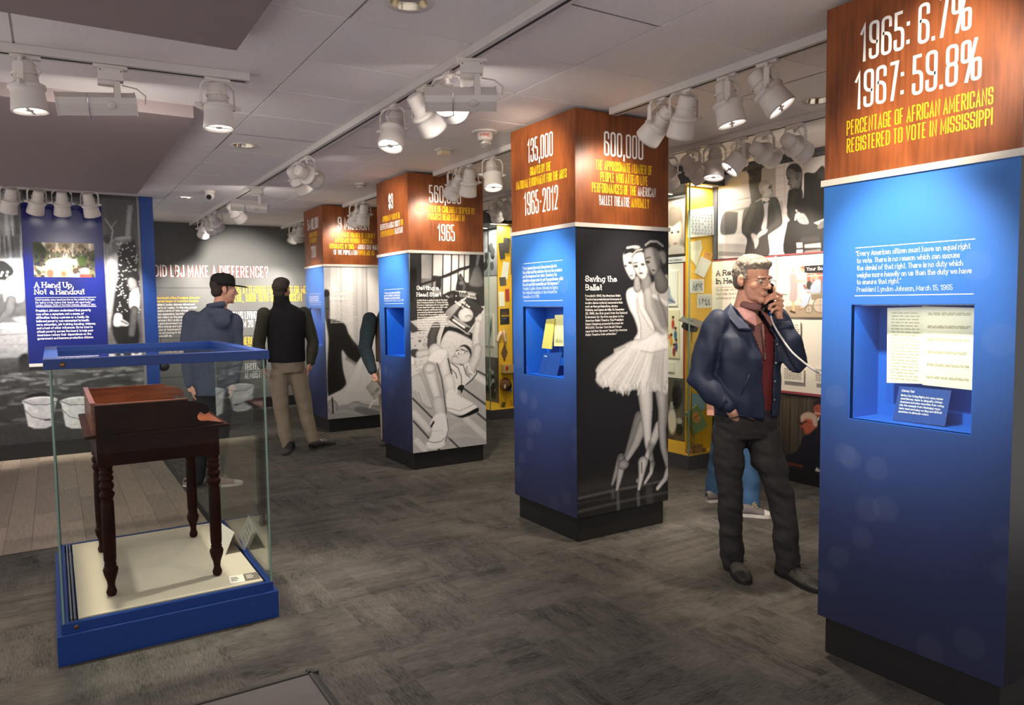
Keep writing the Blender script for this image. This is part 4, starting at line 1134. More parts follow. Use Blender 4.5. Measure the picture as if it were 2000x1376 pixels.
PAINT['Z'] = [
 ('p',[(-0.011,2.039),(0.781,2.051),(0.733,0.165),(-0.065,0.238)],200,{'sm':False}),
 ('l',[(0.045,2.039),(0.029,1.21),(0.026,0.441)],0.0252,182,{SO:0.0302,AL:0.8}),
 ('l',[(0.116,2.041),(0.1,1.208),(0.097,0.435)],0.033,215,{SO:0.0396,AL:0.8}),
 ('l',[(0.216,2.042),(0.2,1.204),(0.198,0.427)],0.0071,150,{SO:0.0086,AL:0.8}),
 ('l',[(0.274,2.043),(0.258,1.202),(0.257,0.423)],0.0285,200,{SO:0.0342,AL:0.8}),
 ('l',[(0.332,2.044),(0.317,1.201),(0.316,0.418)],0.0285,215,{SO:0.0342,AL:0.8}),
 ('l',[(0.39,2.045),(0.376,1.199),(0.375,0.414)],0.0145,180,{SO:0.0174,AL:0.8}),
 ('l',[(0.42,2.046),(0.405,1.198),(0.404,0.411)],0.0086,160,{SO:0.0103,AL:0.8}),
 ('l',[(0.457,2.046),(0.442,1.196),(0.442,0.408)],0.0171,195,{SO:0.0205,AL:0.8}),
 ('l',[(0.494,2.047),(0.48,1.195),(0.479,0.405)],0.01,165,{SO:0.012,AL:0.8}),
 ('l',[(0.526,2.047),(0.512,1.194),(0.512,0.403)],0.0147,185,{SO:0.0177,AL:0.8}),
 ('l',[(0.55,2.048),(0.536,1.193),(0.536,0.401)],0.0058,110,{SO:0.007,AL:0.8}),
 ('l',[(0.073,2.04),(0.057,1.209),(0.054,0.439)],0.0056,160,{SO:0.0067,AL:0.8}),
 ('l',[(0.158,2.041),(0.143,1.206),(0.141,0.432)],0.0143,190,{SO:0.0171,AL:0.8}),
 ('p',[(0.556,2.048),(0.781,2.051),(0.748,0.75),(0.564,0.761)],218,{SO:0.0087,'sm':False}),
 ('p',[(-0.01,1.378),(0.054,1.39),(0.026,0.931),(0.009,0.821),(-0.001,1.211)],210,{SO:0.0083}),
 ('p',[(0.001,1.736),(0.036,1.757),(0.063,1.709),(0.054,1.404),(-0.002,1.405)],80,{SO:0.0112,'grad':(60,1,0)}),
 ('p',[(0.001,1.743),(0.043,1.757),(0.066,1.716),(0.055,1.681),(-0.002,1.668)],30,{SO:0.007}),
 ('l',[(0.013,1.529),(0.044,1.522)],0.007,40,{SO:0.007}),
 ('p',[(0.011,1.377),(0.068,1.404),(0.239,1.344),(0.294,1.215),(0.35,1.129),(0.436,1.025),(0.471,0.924),(0.439,0.854),(0.387,0.842),(0.271,0.919),(0.201,1.007),(0.209,0.781),(0.246,0.552),(0.113,0.491),(0.012,0.456),(0.008,0.793),(0.033,1.154)],28,{ED:44,EW:0.0336,SO:0.0084}),
 ('l',[(0.263,0.906),(0.386,0.828)],0.0228,70,{SO:0.0142,AL:0.6}),
 ('l',[(0.308,1.187),(0.349,1.086),(0.435,0.997)],0.0086,56,{SO:0.0114,AL:0.7}),
 ('p',[(0.471,0.924),(0.505,0.822),(0.58,0.789),(0.748,0.75),(0.738,0.371),(0.568,0.34),(0.374,0.371),(0.196,0.342),(-0.004,0.401),(0.026,0.455),(0.172,0.515),(0.277,0.607),(0.386,0.828)],232,{SO:0.0116,'grad':(205,0,-1)}),
 ('l',[(0.386,0.814),(0.292,0.634),(0.186,0.485)],0.0085,205,{SO:0.0199,AL:0.7}),
 ('l',[(0.475,0.809),(0.425,0.611),(0.302,0.448)],0.0088,205,{SO:0.0206,AL:0.7}),
 ('l',[(0.504,0.764),(0.528,0.532),(0.419,0.41)],0.0089,205,{SO:0.0207,AL:0.7}),
 ('l',[(0.23,0.496),(0.112,0.434)],0.0087,205,{SO:0.0203,AL:0.7}),
 ('p',[(-0.021,0.29),(0.196,0.335),(0.735,0.268),(0.732,0.136),(-0.012,0.126)],160,{SO:0.0084,'sm':False}),
 ('p',[(0.371,0.285),(0.735,0.268),(0.732,0.121),(0.399,0.21)],120,{SO:0.0145}),
 ('l',[(0.02,0.244),(0.223,0.255),(0.413,0.195)],0.0071,190,{SO:0.0143,AL:0.6}),
 ('p',[(0.01,0.386),(0.054,0.411),(0.11,0.378),(0.13,0.305),(0.092,0.238),(0.048,0.228),(0.007,0.274)],165,{ED:110,EW:0.0252,SO:0.0056}),
 ('l',[(0.023,0.329),(0.052,0.27)],0.0126,190,{ED:130,SO:0.0056}),
 ('l',[(0.05,0.305),(0.08,0.246)],0.0128,190,{ED:130,SO:0.0057}),
 ('l',[(0.079,0.296),(0.109,0.236)],0.0128,190,{ED:130,SO:0.0057}),
 ('l',[(0.061,0.431),(0.066,0.24)],0.01,24,{SO:0.0043}),
 ('p',[(0.231,0.29),(0.299,0.348),(0.388,0.362),(0.447,0.329),(0.552,0.298),(0.735,0.239),(0.733,0.18),(0.52,0.257),(0.416,0.281),(0.312,0.275)],165,{ED:115,EW:0.0228,SO:0.0071}),
 ('l',[(0.238,0.289),(0.321,0.342)],[0.0087,0.0131],185,{ED:130,SO:0.0058}),
 ('l',[(0.275,0.279),(0.358,0.332)],[0.0085,0.0128],185,{ED:130,SO:0.0057}),
 ('l',[(0.312,0.275),(0.395,0.329)],[0.0087,0.013],185,{ED:130,SO:0.0058}),
 ('l',[(0.544,0.27),(0.583,0.339),(0.63,0.35)],0.0118,230,{SO:0.0059}),
]
PAINT['M'] = [
 ('p',[(-0.479,2.801),(0.925,2.903),(0.804,-0.041),(-0.609,0.125)],92,{'sm':False}),
 ('p',[(-0.479,2.801),(0.925,2.903),(0.92,2.779),(-0.484,2.688)],40,{SO:0.0345,'sm':False}),
 ('p',[(-0.481,2.763),(-0.211,2.782),(-0.216,2.321),(-0.502,2.329)],150,{SO:0.021,'grad':(110,1,0),'sm':False}),
 ('l',[(-0.339,2.773),(-0.35,2.335)],0.0157,185,{SO:0.0105}),
 ('l',[(-0.288,2.777),(-0.299,2.337)],0.0157,185,{SO:0.0105}),
 ('l',[(-0.261,2.607),(-0.263,2.357)],0.0245,70,{SO:0.014}),
 ('s',5,22,(-0.516,-0.215,2.044,2.34),(0.0053,0.007),(0.1225,0.14),[150,170,120,90],0.0035,1,1,0),
 ('p',[(-0.515,2.063),(-0.227,2.089),(-0.236,1.739),(-0.53,1.74)],190,{SO:0.021,'sm':False}),
 ('p',[(-0.517,2.006),(-0.405,2.066),(-0.328,2.009),(-0.307,1.942),(-0.367,1.855),(-0.403,1.778),(-0.483,1.759),(-0.529,1.778)],26,{SO:0.0104}),
 ('e',-0.407,1.941,0.0093,0.0114,220,{SO:0.0035}),
 ('e',-0.363,1.947,0.0096,0.0117,220,{SO:0.0035}),
 ('e',-0.371,1.913,0.0096,0.0114,220,{SO:0.0035}),
 ('e',-0.42,1.912,0.0096,0.0117,220,{SO:0.0036}),
 ('p',[(-0.446,1.855),(-0.383,1.855),(-0.379,1.778),(-0.427,1.759)],150,{SO:0.0104}),
 ('p',[(-0.383,1.855),(-0.316,1.913),(-0.236,1.904),(-0.238,1.661),(-0.345,1.643),(-0.408,1.663)],214,{ED:170,EW:0.035,SO:0.0105}),
 ('l',[(-0.344,1.662),(-0.366,1.546),(-0.433,1.47),(-0.514,1.434)],[0.0462,0.0426,0.0355,0.0284],120,{ED:70,SO:0.0071}),
 ('p',[(-0.385,1.489),(-0.24,1.466),(-0.238,1.368),(-0.358,1.382),(-0.451,1.432)],110,{SO:0.014}),
 ('p',[(-0.337,1.468),(-0.239,1.486),(-0.243,1.408)],180,{SO:0.0142}),
 ('p',[(-0.548,1.387),(-0.235,1.398),(-0.238,1.094),(-0.292,1.067),(-0.564,1.061)],188,{SO:0.0088,'grad':(150,0,-1)}),
 ('l',[(-0.548,1.381),(-0.358,1.376),(-0.234,1.392)],0.0086,228,{SO:0.0052}),
 ('l',[(-0.552,1.301),(-0.231,1.31)],0.0052,140,{SO:0.0052}),
 ('l',[(-0.557,1.195),(-0.233,1.202)],0.0052,150,{SO:0.0052}),
 ('p',[(-0.564,1.061),(-0.292,1.067),(-0.294,0.959),(-0.569,0.946)],96,{SO:0.007,'sm':False}),
 ('p',[(-0.569,0.946),(-0.329,0.971),(-0.335,0.667),(-0.392,0.671),(-0.39,0.867),(-0.575,0.821)],112,{SO:0.0069,'sm':False}),
 ('p',[(-0.308,1.068),(-0.225,1.093),(-0.236,0.857),(-0.301,0.881)],20,{SO:0.0142}),
 ('p',[(0.537,2.814),(0.885,2.838),(0.85,2.216),(0.529,2.207)],70,{SO:0.0385,'sm':False}),
 ('p',[(0.767,2.687),(0.814,2.7),(0.771,2.338),(0.725,2.336)],140,{SO:0.0098,'sm':False}),
 ('l',[(0.543,2.532),(0.61,2.413),(0.585,2.27)],0.0058,170,{SO:0.0058,AL:0.7}),
 ('l',[(0.592,2.433),(0.65,2.517)],0.0039,150,{SO:0.0059,AL:0.7}),
 ('l',[(0.526,2.306),(0.514,1.942)],0.0114,130,{SO:0.0057}),
 ('l',[(0.555,2.317),(0.543,1.942)],0.0114,130,{SO:0.0057}),
 ('l',[(0.583,2.296),(0.571,1.942)],0.0116,130,{SO:0.0058}),
 ('l',[(0.612,2.308),(0.601,1.943)],0.0117,130,{SO:0.0059}),
 ('l',[(0.643,2.332),(0.63,1.943)],0.0116,90,{SO:0.0058}),
 ('l',[(0.671,2.305),(0.659,1.943)],0.0115,110,{SO:0.0058}),
 ('l',[(0.7,2.311),(0.688,1.944)],0.0117,110,{SO:0.0058}),
 ('l',[(0.73,2.332),(0.718,1.944)],0.0117,90,{SO:0.0059}),
 ('l',[(0.759,2.305),(0.747,1.944)],0.0117,90,{SO:0.0058}),
 ('e',0.548,2.313,0.0324,0.0492,34,{SO:0.0096}),
 ('p',[(0.604,2.27),(0.661,2.344),(0.735,2.353),(0.825,2.298),(0.748,2.213),(0.672,2.16),(0.618,2.179)],110,{ED:70,EW:0.0231,SO:0.0096}),
 ('l',[(0.642,2.323),(0.771,2.342)],0.0156,150,{SO:0.0097}),
 ('p',[(0.52,2.003),(0.599,2.168),(0.671,2.149),(0.655,1.985),(0.596,1.655),(0.547,1.367),(0.511,1.368)],176,{ED:120,EW:0.0423,SO:0.0115}),
 ('p',[(0.656,2.21),(0.77,2.296),(0.828,2.278),(0.83,1.737),(0.734,1.446),(0.64,1.406),(0.57,1.49),(0.633,1.902)],30,{SO:0.0097}),
 ('s',6,150,(0.615,0.853,1.469,2.278),(0.0055,0.0066),(0.0055,0.0066),[205],0.0039,1,1,0),
 ('p',[(0.57,1.49),(0.791,1.465),(0.806,1.15),(0.594,1.179)],24,{SO:0.0119}),
 ('p',[(0.593,1.5),(0.658,1.489),(0.648,1.375),(0.575,1.377)],196,{SO:0.0077}),
 ('p',[(0.642,1.447),(0.714,1.404),(0.712,1.367),(0.639,1.375)],190,{SO:0.0059}),
 ('l',[(0.65,1.422),(0.709,1.388)],0.0059,40,{SO:0.004}),
 ('e',0.786,1.899,0.0646,0.0756,32,{SO:0.01}),
 ('p',[(0.734,1.882),(0.772,1.903),(0.818,1.862),(0.813,1.778),(0.757,1.768),(0.731,1.82)],150,{ED:100,EW:0.0198,SO:0.0079}),
 ('p',[(0.755,1.737),(0.831,1.768),(0.828,1.548),(0.739,1.571)],216,{SO:0.0099}),
 ('l',[(0.785,1.549),(0.746,1.278)],[0.0395,0.0355],95,{ED:50,SO:0.0079}),
 ('p',[(-0.566,1.013),(0.848,1.021),(0.804,-0.041),(-0.609,0.125)],52,{SO:0.0862,'sm':False,AL:0.9}),
 ('s',7,170,(-0.6,0.824,0.319,0.895),(0.0188,0.0788),(0.0056,0.0169),[150,120,175,35,30,90],0.0113,0.65,1.7,0.2),
 ('p',[(-0.582,0.686),(0.004,0.62),(0.826,0.492),(0.804,-0.041),(-0.609,0.125)],44,{SO:0.1065,'sm':False,AL:0.5}),
 ('p',[(-0.262,0.661),(-0.095,0.688),(-0.082,0.587),(-0.216,0.578)],24,{SO:0.0109}),
 ('l',[(0.006,0.862),(0.007,0.681)],0.0148,70,{SO:0.0093}),
 ('p',[(-0.074,0.947),(0.191,0.952),(0.153,0.873),(-0.053,0.865)],80,{SO:0.018}),
 ('p',[(-0.291,0.608),(0.002,0.592),(-0.05,0.327),(-0.109,0.304),(-0.209,0.312),(-0.26,0.344)],208,{SO:0.0072,'grad':(176,1,0),'sm':False}),
 ('e',-0.146,0.6,0.1496,0.044,222,{SO:0.0056}),
 ('e',-0.146,0.596,0.136,0.034,180,{SO:0.0056}),
 ('l',[(-0.289,0.604),(-0.214,0.562),(-0.081,0.555),(0.0,0.584)],0.0044,50,{SO:0.0036}),
 ('l',[(-0.282,0.514),(-0.22,0.435),(-0.105,0.392)],0.0037,60,{SO:0.0037}),
 ('l',[(-0.108,0.393),(-0.064,0.393)],0.0091,40,{SO:0.0036}),
 ('p',[(0.043,0.581),(0.35,0.564),(0.295,0.292),(0.234,0.27),(0.129,0.278),(0.075,0.31)],208,{SO:0.0074,'grad':(176,1,0),'sm':False}),
 ('e',0.195,0.573,0.154,0.044,222,{SO:0.0056}),
 ('e',0.195,0.569,0.14,0.034,180,{SO:0.0056}),
 ('l',[(0.044,0.577),(0.124,0.534),(0.263,0.526),(0.348,0.556)],0.0047,50,{SO:0.0038}),
 ('l',[(0.052,0.485),(0.118,0.404),(0.238,0.36)],0.0038,60,{SO:0.0038}),
 ('l',[(0.235,0.36),(0.281,0.36)],0.0095,40,{SO:0.0038}),
]
PAINT['G'] = [
 ('p',[(-0.139,2.266),(0.449,2.286),(0.431,1.88),(-0.157,1.875)],(96,96,66),{'sm':False}),
 ('p',[(-0.054,2.269),(0.449,2.286),(0.445,2.192),(-0.058,2.178)],(176,160,130),{SO:0.0093,'sm':False}),
 ('l',[(-0.039,2.269),(-0.039,2.179)],0.0114,(236,230,214),{SO:0.0048}),
 ('l',[(0.082,2.273),(0.081,2.182)],0.0111,(236,230,214),{SO:0.0046}),
 ('l',[(0.226,2.278),(0.225,2.186)],0.0117,(236,230,214),{SO:0.0049}),
 ('l',[(0.384,2.283),(0.383,2.19)],0.0117,(236,230,214),{SO:0.0049}),
 ('e',0.012,2.215,0.0289,0.0315,(120,110,88),{SO:0.0057}),
 ('e',0.16,2.22,0.0306,0.03,(120,110,88),{SO:0.0057}),
 ('e',0.302,2.224,0.0306,0.0315,(120,110,88),{SO:0.0058}),
 ('p',[(-0.131,2.246),(-0.047,2.239),(-0.009,2.139),(-0.099,2.027),(-0.14,2.066)],(58,62,40),{SO:0.0111}),
 ('s',8,90,(-0.01,0.391,2.099,2.201),(0.0057,0.0076),(0.0152,0.0209),[(40,40,44),(60,56,58),(180,170,160),(90,80,70)],0.0038,0.9,1,0),
 ('s',9,40,(0.001,0.382,2.165,2.206),(0.0048,0.0067),(0.0057,0.0076),[(206,170,140)],0.0029,1,1,0),
 ('p',[(-0.012,2.058),(0.067,2.09),(0.242,2.084),(0.239,2.022),(0.115,1.99),(-0.015,2.008)],(250,246,226),{SO:0.0152}),
 ('p',[(-0.125,2.016),(0.257,2.023),(0.252,1.899),(-0.131,1.896)],(214,200,150),{SO:0.0222,AL:0.8}),
 ('s',10,28,(-0.143,-0.035,1.901,2.118),(0.0111,0.0222),(0.013,0.0241),[(44,40,40),(70,60,54),(110,90,74),(56,66,40),(30,30,34)],0.0056,1,1,0),
 ('s',11,34,(0.216,0.424,1.904,2.129),(0.0114,0.0228),(0.0133,0.0247),[(44,40,40),(70,60,54),(110,90,74),(56,66,40),(30,30,34)],0.0057,1,1,0),
 ('e',0.304,2.075,0.045,0.0567,(62,80,36),{SO:0.0097}),
 ('e',0.324,1.96,0.0432,0.04,(232,228,212),{SO:0.0038}),
 ('e',0.324,1.96,0.0234,0.02,(206,202,186),{SO:0.0038}),
 ('p',[(0.275,1.93),(0.37,1.931),(0.373,1.889),(0.269,1.889)],(190,64,52),{SO:0.0049}),
 ('e',0.008,1.937,0.034,0.0462,(130,90,70),{SO:0.0076}),
 ('p',[(0.183,1.939),(0.263,1.951),(0.265,1.889),(0.18,1.888)],(190,200,220),{SO:0.0057}),
 ('e',0.237,1.966,0.027,0.034,(80,66,56),{SO:0.0057}),
 ('e',0.129,1.934,0.0234,0.03,(150,110,84),{SO:0.0057}),
]
PAINT['W'] = [
 ('p',[(-4.923,3.043),(-3.725,2.818),(-3.708,1.913),(-4.914,1.987)],176,{'sm':False}),
 ('p',[(-4.912,2.996),(-4.547,2.886),(-4.523,2.415),(-4.907,2.384)],150,{SO:0.0122,'grad':(190,1,-0.3),'sm':False}),
 ('l',[(-4.908,2.472),(-4.524,2.489)],0.0036,110,{SO:0.0036}),
 ('l',[(-4.908,2.453),(-4.524,2.467)],0.0072,200,{SO:0.0072}),
 ('l',[(-4.897,2.391),(-4.514,2.4)],0.0044,120,{SO:0.0044}),
 ('p',[(-4.397,2.816),(-4.25,2.812),(-4.24,2.41),(-4.398,2.472)],172,{SO:0.0064,'sm':False}),
 ('p',[(-4.254,2.82),(-4.088,2.818),(-4.122,2.319),(-4.197,2.328),(-4.245,2.453)],226,{SO:0.0062,'sm':False}),
 ('l',[(-4.244,2.706),(-4.119,2.701)],0.0023,200,{SO:0.0023}),
 ('l',[(-4.243,2.636),(-4.118,2.632)],0.0023,200,{SO:0.0023}),
 ('l',[(-4.243,2.572),(-4.117,2.57)],0.0023,200,{SO:0.0023}),
 ('l',[(-4.242,2.516),(-4.116,2.514)],0.0023,200,{SO:0.0023}),
 ('l',[(-4.241,2.453),(-4.115,2.452)],0.0023,200,{SO:0.0023}),
 ('l',[(-4.24,2.396),(-4.114,2.396)],0.0023,200,{SO:0.0023}),
 ('l',[(-4.169,2.812),(-4.146,2.273)],0.0031,196,{SO:0.0023}),
 ('p',[(-4.088,2.818),(-3.984,2.813),(-3.981,2.643),(-4.127,2.687)],190,{SO:0.006,'sm':False}),
 ('l',[(-4.032,2.815),(-4.022,2.698)],0.0087,160,{SO:0.0058}),
 ('p',[(-3.984,2.813),(-3.776,2.808),(-3.772,2.578),(-3.981,2.637)],168,{SO:0.0058,'sm':False}),
 ('p',[(-4.578,2.818),(-4.375,2.813),(-4.375,2.748),(-4.401,2.717),(-4.404,2.61),(-4.389,2.471),(-4.514,2.429),(-4.535,2.68),(-4.573,2.744)],44,{SO:0.0041,'sm':False}),
 ('p',[(-4.536,2.709),(-4.418,2.705),(-4.417,2.612),(-4.515,2.502)],62,{SO:0.0068}),
 ('l',[(-4.578,2.796),(-4.375,2.763)],0.0102,34,{SO:0.0034}),
 ('p',[(-4.897,2.352),(-4.847,2.385),(-4.672,2.377),(-4.514,2.385),(-4.222,2.352),(-4.162,2.275),(-4.158,1.94),(-4.894,1.985)],196,{SO:0.0054}),
 ('p',[(-4.866,2.196),(-4.837,2.38),(-4.682,2.378),(-4.662,2.342),(-4.694,2.181)],86,{ED:110,EW:0.0175,SO:0.0052}),
 ('p',[(-4.613,2.174),(-4.597,2.383),(-4.513,2.374),(-4.52,2.166)],96,{SO:0.0051}),
 ('p',[(-4.906,2.176),(-4.557,2.173),(-4.547,2.065),(-4.905,2.103)],214,{SO:0.0072,'sm':False}),
 ('p',[(-4.905,2.107),(-4.556,2.073),(-4.564,1.999),(-4.904,2.037)],168,{SO:0.007,'sm':False}),
 ('p',[(-4.904,2.035),(-4.564,1.999),(-4.564,1.965),(-4.904,1.986)],130,{SO:0.0054,'sm':False}),
 ('p',[(-4.206,2.392),(-4.177,2.402),(-4.162,2.233),(-4.183,1.942),(-4.32,1.95),(-4.314,2.105),(-4.204,2.223)],206,{ED:170,EW:0.0233,SO:0.0062}),
 ('l',[(-4.313,2.083),(-4.244,2.096),(-4.222,2.02),(-4.312,2.001)],0.004,150,{SO:0.0048}),
 ('l',[(-4.198,2.384),(-4.187,2.249)],0.007,160,{SO:0.0047}),
 ('p',[(-4.162,2.261),(-4.121,2.264),(-4.125,1.964),(-4.183,1.942)],232,{SO:0.006,'sm':False}),
 ('l',[(-4.162,2.156),(-4.142,2.157)],0.0022,190,{SO:0.0022}),
 ('l',[(-4.162,2.143),(-4.142,2.144)],0.0023,190,{SO:0.0023}),
 ('l',[(-4.162,2.131),(-4.142,2.132)],0.0023,190,{SO:0.0023}),
 ('l',[(-4.162,2.118),(-4.142,2.119)],0.0023,190,{SO:0.0023}),
 ('l',[(-4.162,2.105),(-4.142,2.106)],0.0023,190,{SO:0.0023}),
 ('l',[(-4.161,2.093),(-4.141,2.094)],0.0023,190,{SO:0.0023}),
 ('l',[(-4.161,2.08),(-4.141,2.081)],0.0022,190,{SO:0.0022}),
 ('l',[(-4.161,2.067),(-4.141,2.069)],0.0023,190,{SO:0.0023}),
 ('l',[(-4.161,2.055),(-4.141,2.056)],0.0023,190,{SO:0.0023}),
 ('l',[(-4.161,2.042),(-4.141,2.043)],0.0023,190,{SO:0.0023}),
 ('l',[(-4.161,2.029),(-4.14,2.031)],0.0023,190,{SO:0.0023}),
 ('l',[(-4.16,2.017),(-4.14,2.018)],0.0023,190,{SO:0.0023}),
 ('l',[(-4.16,2.004),(-4.14,2.005)],0.0023,190,{SO:0.0023}),
 ('l',[(-4.16,1.991),(-4.14,1.993)],0.0023,190,{SO:0.0023}),
 ('l',[(-4.16,1.979),(-4.14,1.98)],0.0023,190,{SO:0.0023}),
 ('p',[(-4.514,2.414),(-4.397,2.458),(-4.362,2.468),(-4.292,2.466),(-4.215,2.421),(-4.2,2.244),(-4.28,2.166),(-4.323,2.127),(-4.32,1.95),(-4.564,1.965),(-4.556,2.11),(-4.613,2.189),(-4.605,2.277)],62,{ED:48,EW:0.0214,SO:0.0049}),
 ('l',[(-4.258,2.426),(-4.23,2.317),(-4.221,2.239),(-4.323,2.177)],[0.033,0.0462,0.0478,0.0363],74,{ED:50,SO:0.0049}),
 ('l',[(-4.486,2.396),(-4.54,2.271),(-4.567,2.199),(-4.493,2.156)],[0.0495,0.0528,0.0478,0.0363],72,{ED:48,SO:0.0049}),
 ('l',[(-4.397,2.444),(-4.387,2.327),(-4.394,2.213)],0.008,44,{SO:0.0064,AL:0.6}),
 ('l',[(-4.309,2.419),(-4.316,2.32),(-4.324,2.228)],0.0078,48,{SO:0.0062,AL:0.6}),
 ('p',[(-4.397,2.458),(-4.345,2.473),(-4.309,2.44),(-4.326,2.392),(-4.345,2.194),(-4.399,2.199),(-4.369,2.311),(-4.379,2.413)],208,{ED:170,EW:0.0124,SO:0.0039}),
 ('p',[(-4.379,2.441),(-4.344,2.426),(-4.314,2.44),(-4.309,2.422),(-4.344,2.421),(-4.375,2.412)],36,{SO:0.0024}),
 ('p',[(-4.513,2.15),(-4.484,2.166),(-4.429,2.122),(-4.428,2.063),(-4.464,2.022),(-4.478,2.074)],178,{ED:130,EW:0.0119,SO:0.0034}),
 ('p',[(-4.447,2.145),(-4.394,2.184),(-4.332,2.189),(-4.341,2.157),(-4.393,2.133),(-4.433,2.115)],196,{ED:140,EW:0.0112,SO:0.0032}),
 ('p',[(-4.426,2.591),(-4.399,2.616),(-4.347,2.616),(-4.294,2.566),(-4.28,2.507),(-4.284,2.465),(-4.327,2.46),(-4.371,2.469),(-4.398,2.501),(-4.42,2.526)],186,{ED:130,EW:0.0198,SO:0.0033}),
 ('p',[(-4.427,2.548),(-4.421,2.598),(-4.373,2.62),(-4.329,2.61),(-4.329,2.578),(-4.381,2.571),(-4.394,2.515)],150,{SO:0.0066}),
 ('e',-4.382,2.514,0.0144,0.0154,160,{ED:90,SO:0.0032}),
 ('e',-4.309,2.546,0.0187,0.0105,46,{SO:0.004}),
 ('l',[(-4.293,2.523),(-4.284,2.508)],0.0047,110,{SO:0.0031}),
 ('l',[(-4.31,2.479),(-4.284,2.483)],0.0031,90,{SO:0.0031}),
 ('l',[(-4.321,2.562),(-4.285,2.564)],0.004,60,{SO:0.0032}),
 ('p',[(-3.965,2.614),(-3.871,2.606),(-3.765,2.603),(-3.753,1.916),(-4.141,1.939),(-4.132,2.202),(-4.104,2.241),(-4.13,2.299),(-4.124,2.465),(-4.1,2.504),(-4.026,2.494)],30,{ED:40,EW:0.0174,SO:0.0043}),
 ('l',[(-4.058,2.457),(-4.089,2.364),(-4.064,2.292),(-3.991,2.257)],[0.0525,0.045,0.0435,0.03],44,{ED:28,SO:0.0045}),
 ('l',[(-3.948,2.578),(-3.93,2.386),(-3.88,2.191)],0.0056,46,{SO:0.0084,AL:0.5}),
 ('p',[(-3.841,2.601),(-3.773,2.604),(-3.771,2.512)],64,{SO:0.012,AL:0.5}),
 ('p',[(-3.98,2.61),(-3.968,2.594),(-3.969,2.418),(-4.002,2.47),(-4.01,2.491),(-3.987,2.502)],196,{SO:0.0028}),
 ('p',[(-4.026,2.494),(-3.987,2.495),(-3.973,2.418)],40,{SO:0.0036}),
 ('p',[(-4.141,2.62),(-4.143,2.662),(-4.111,2.705),(-4.046,2.708),(-3.997,2.666),(-3.98,2.61),(-3.988,2.556),(-4.011,2.505),(-4.067,2.503),(-4.1,2.511),(-4.104,2.532),(-4.125,2.549),(-4.121,2.583)],110,{ED:70,EW:0.0202,SO:0.0031}),
 ('p',[(-4.142,2.669),(-4.111,2.709),(-4.046,2.712),(-4.001,2.674),(-3.989,2.631),(-4.045,2.64),(-4.094,2.675)],58,{SO:0.0047}),
 ('p',[(-4.109,2.609),(-4.061,2.622),(-4.035,2.55),(-4.083,2.515),(-4.096,2.551)],140,{SO:0.0101,AL:0.7}),
 ('e',-4.036,2.601,0.0176,0.0266,110,{ED:60,SO:0.003}),
 ('l',[(-4.134,2.598),(-4.101,2.597)],0.0047,34,{SO:0.0031}),
 ('l',[(-4.125,2.549),(-4.096,2.534)],0.0039,34,{SO:0.0031}),
 ('p',[(-4.039,2.276),(-4.015,2.294),(-3.959,2.281),(-3.919,2.222),(-3.922,2.192),(-3.99,2.202),(-4.031,2.24)],172,{ED:120,EW:0.012,SO:0.003}),
 ('l',[(-4.047,2.242),(-4.039,2.283),(-4.011,2.293)],0.0075,214,{SO:0.0022}),
 ('l',[(-4.041,2.321),(-4.028,2.305)],0.0065,200,{SO:0.0022}),
 ('l',[(-3.975,2.255),(-3.934,2.197)],0.003,90,{SO:0.0023}),
 ('l',[(-3.999,2.258),(-3.974,2.207)],0.0029,110,{SO:0.0022}),
 ('p',[(-3.868,2.197),(-3.766,2.223),(-3.765,2.173),(-3.818,2.172)],206,{SO:0.0028,'sm':False}),
 ('p',[(-3.833,2.153),(-3.811,2.191),(-3.766,2.207),(-3.765,2.167),(-3.795,2.143)],110,{SO:0.003}),
 ('p',[(-4.032,2.044),(-3.975,2.043),(-3.971,2.002),(-4.027,2.002)],196,{SO:0.0031,'sm':False}),
 ('p',[(-3.951,2.024),(-3.8,2.027),(-3.796,1.989),(-3.951,1.997)],170,{SO:0.003,'sm':False}),
 ('p',[(-4.031,1.985),(-3.97,1.985),(-3.97,1.954),(-4.03,1.954)],190,{SO:0.0031,'sm':False}),
 ('p',[(-3.95,1.973),(-3.799,1.976),(-3.799,1.949),(-3.95,1.952)],120,{SO:0.0029,'sm':False}),
 ('l',[(-3.972,2.064),(-3.831,2.059)],0.0217,50,{SO:0.0116}),
]
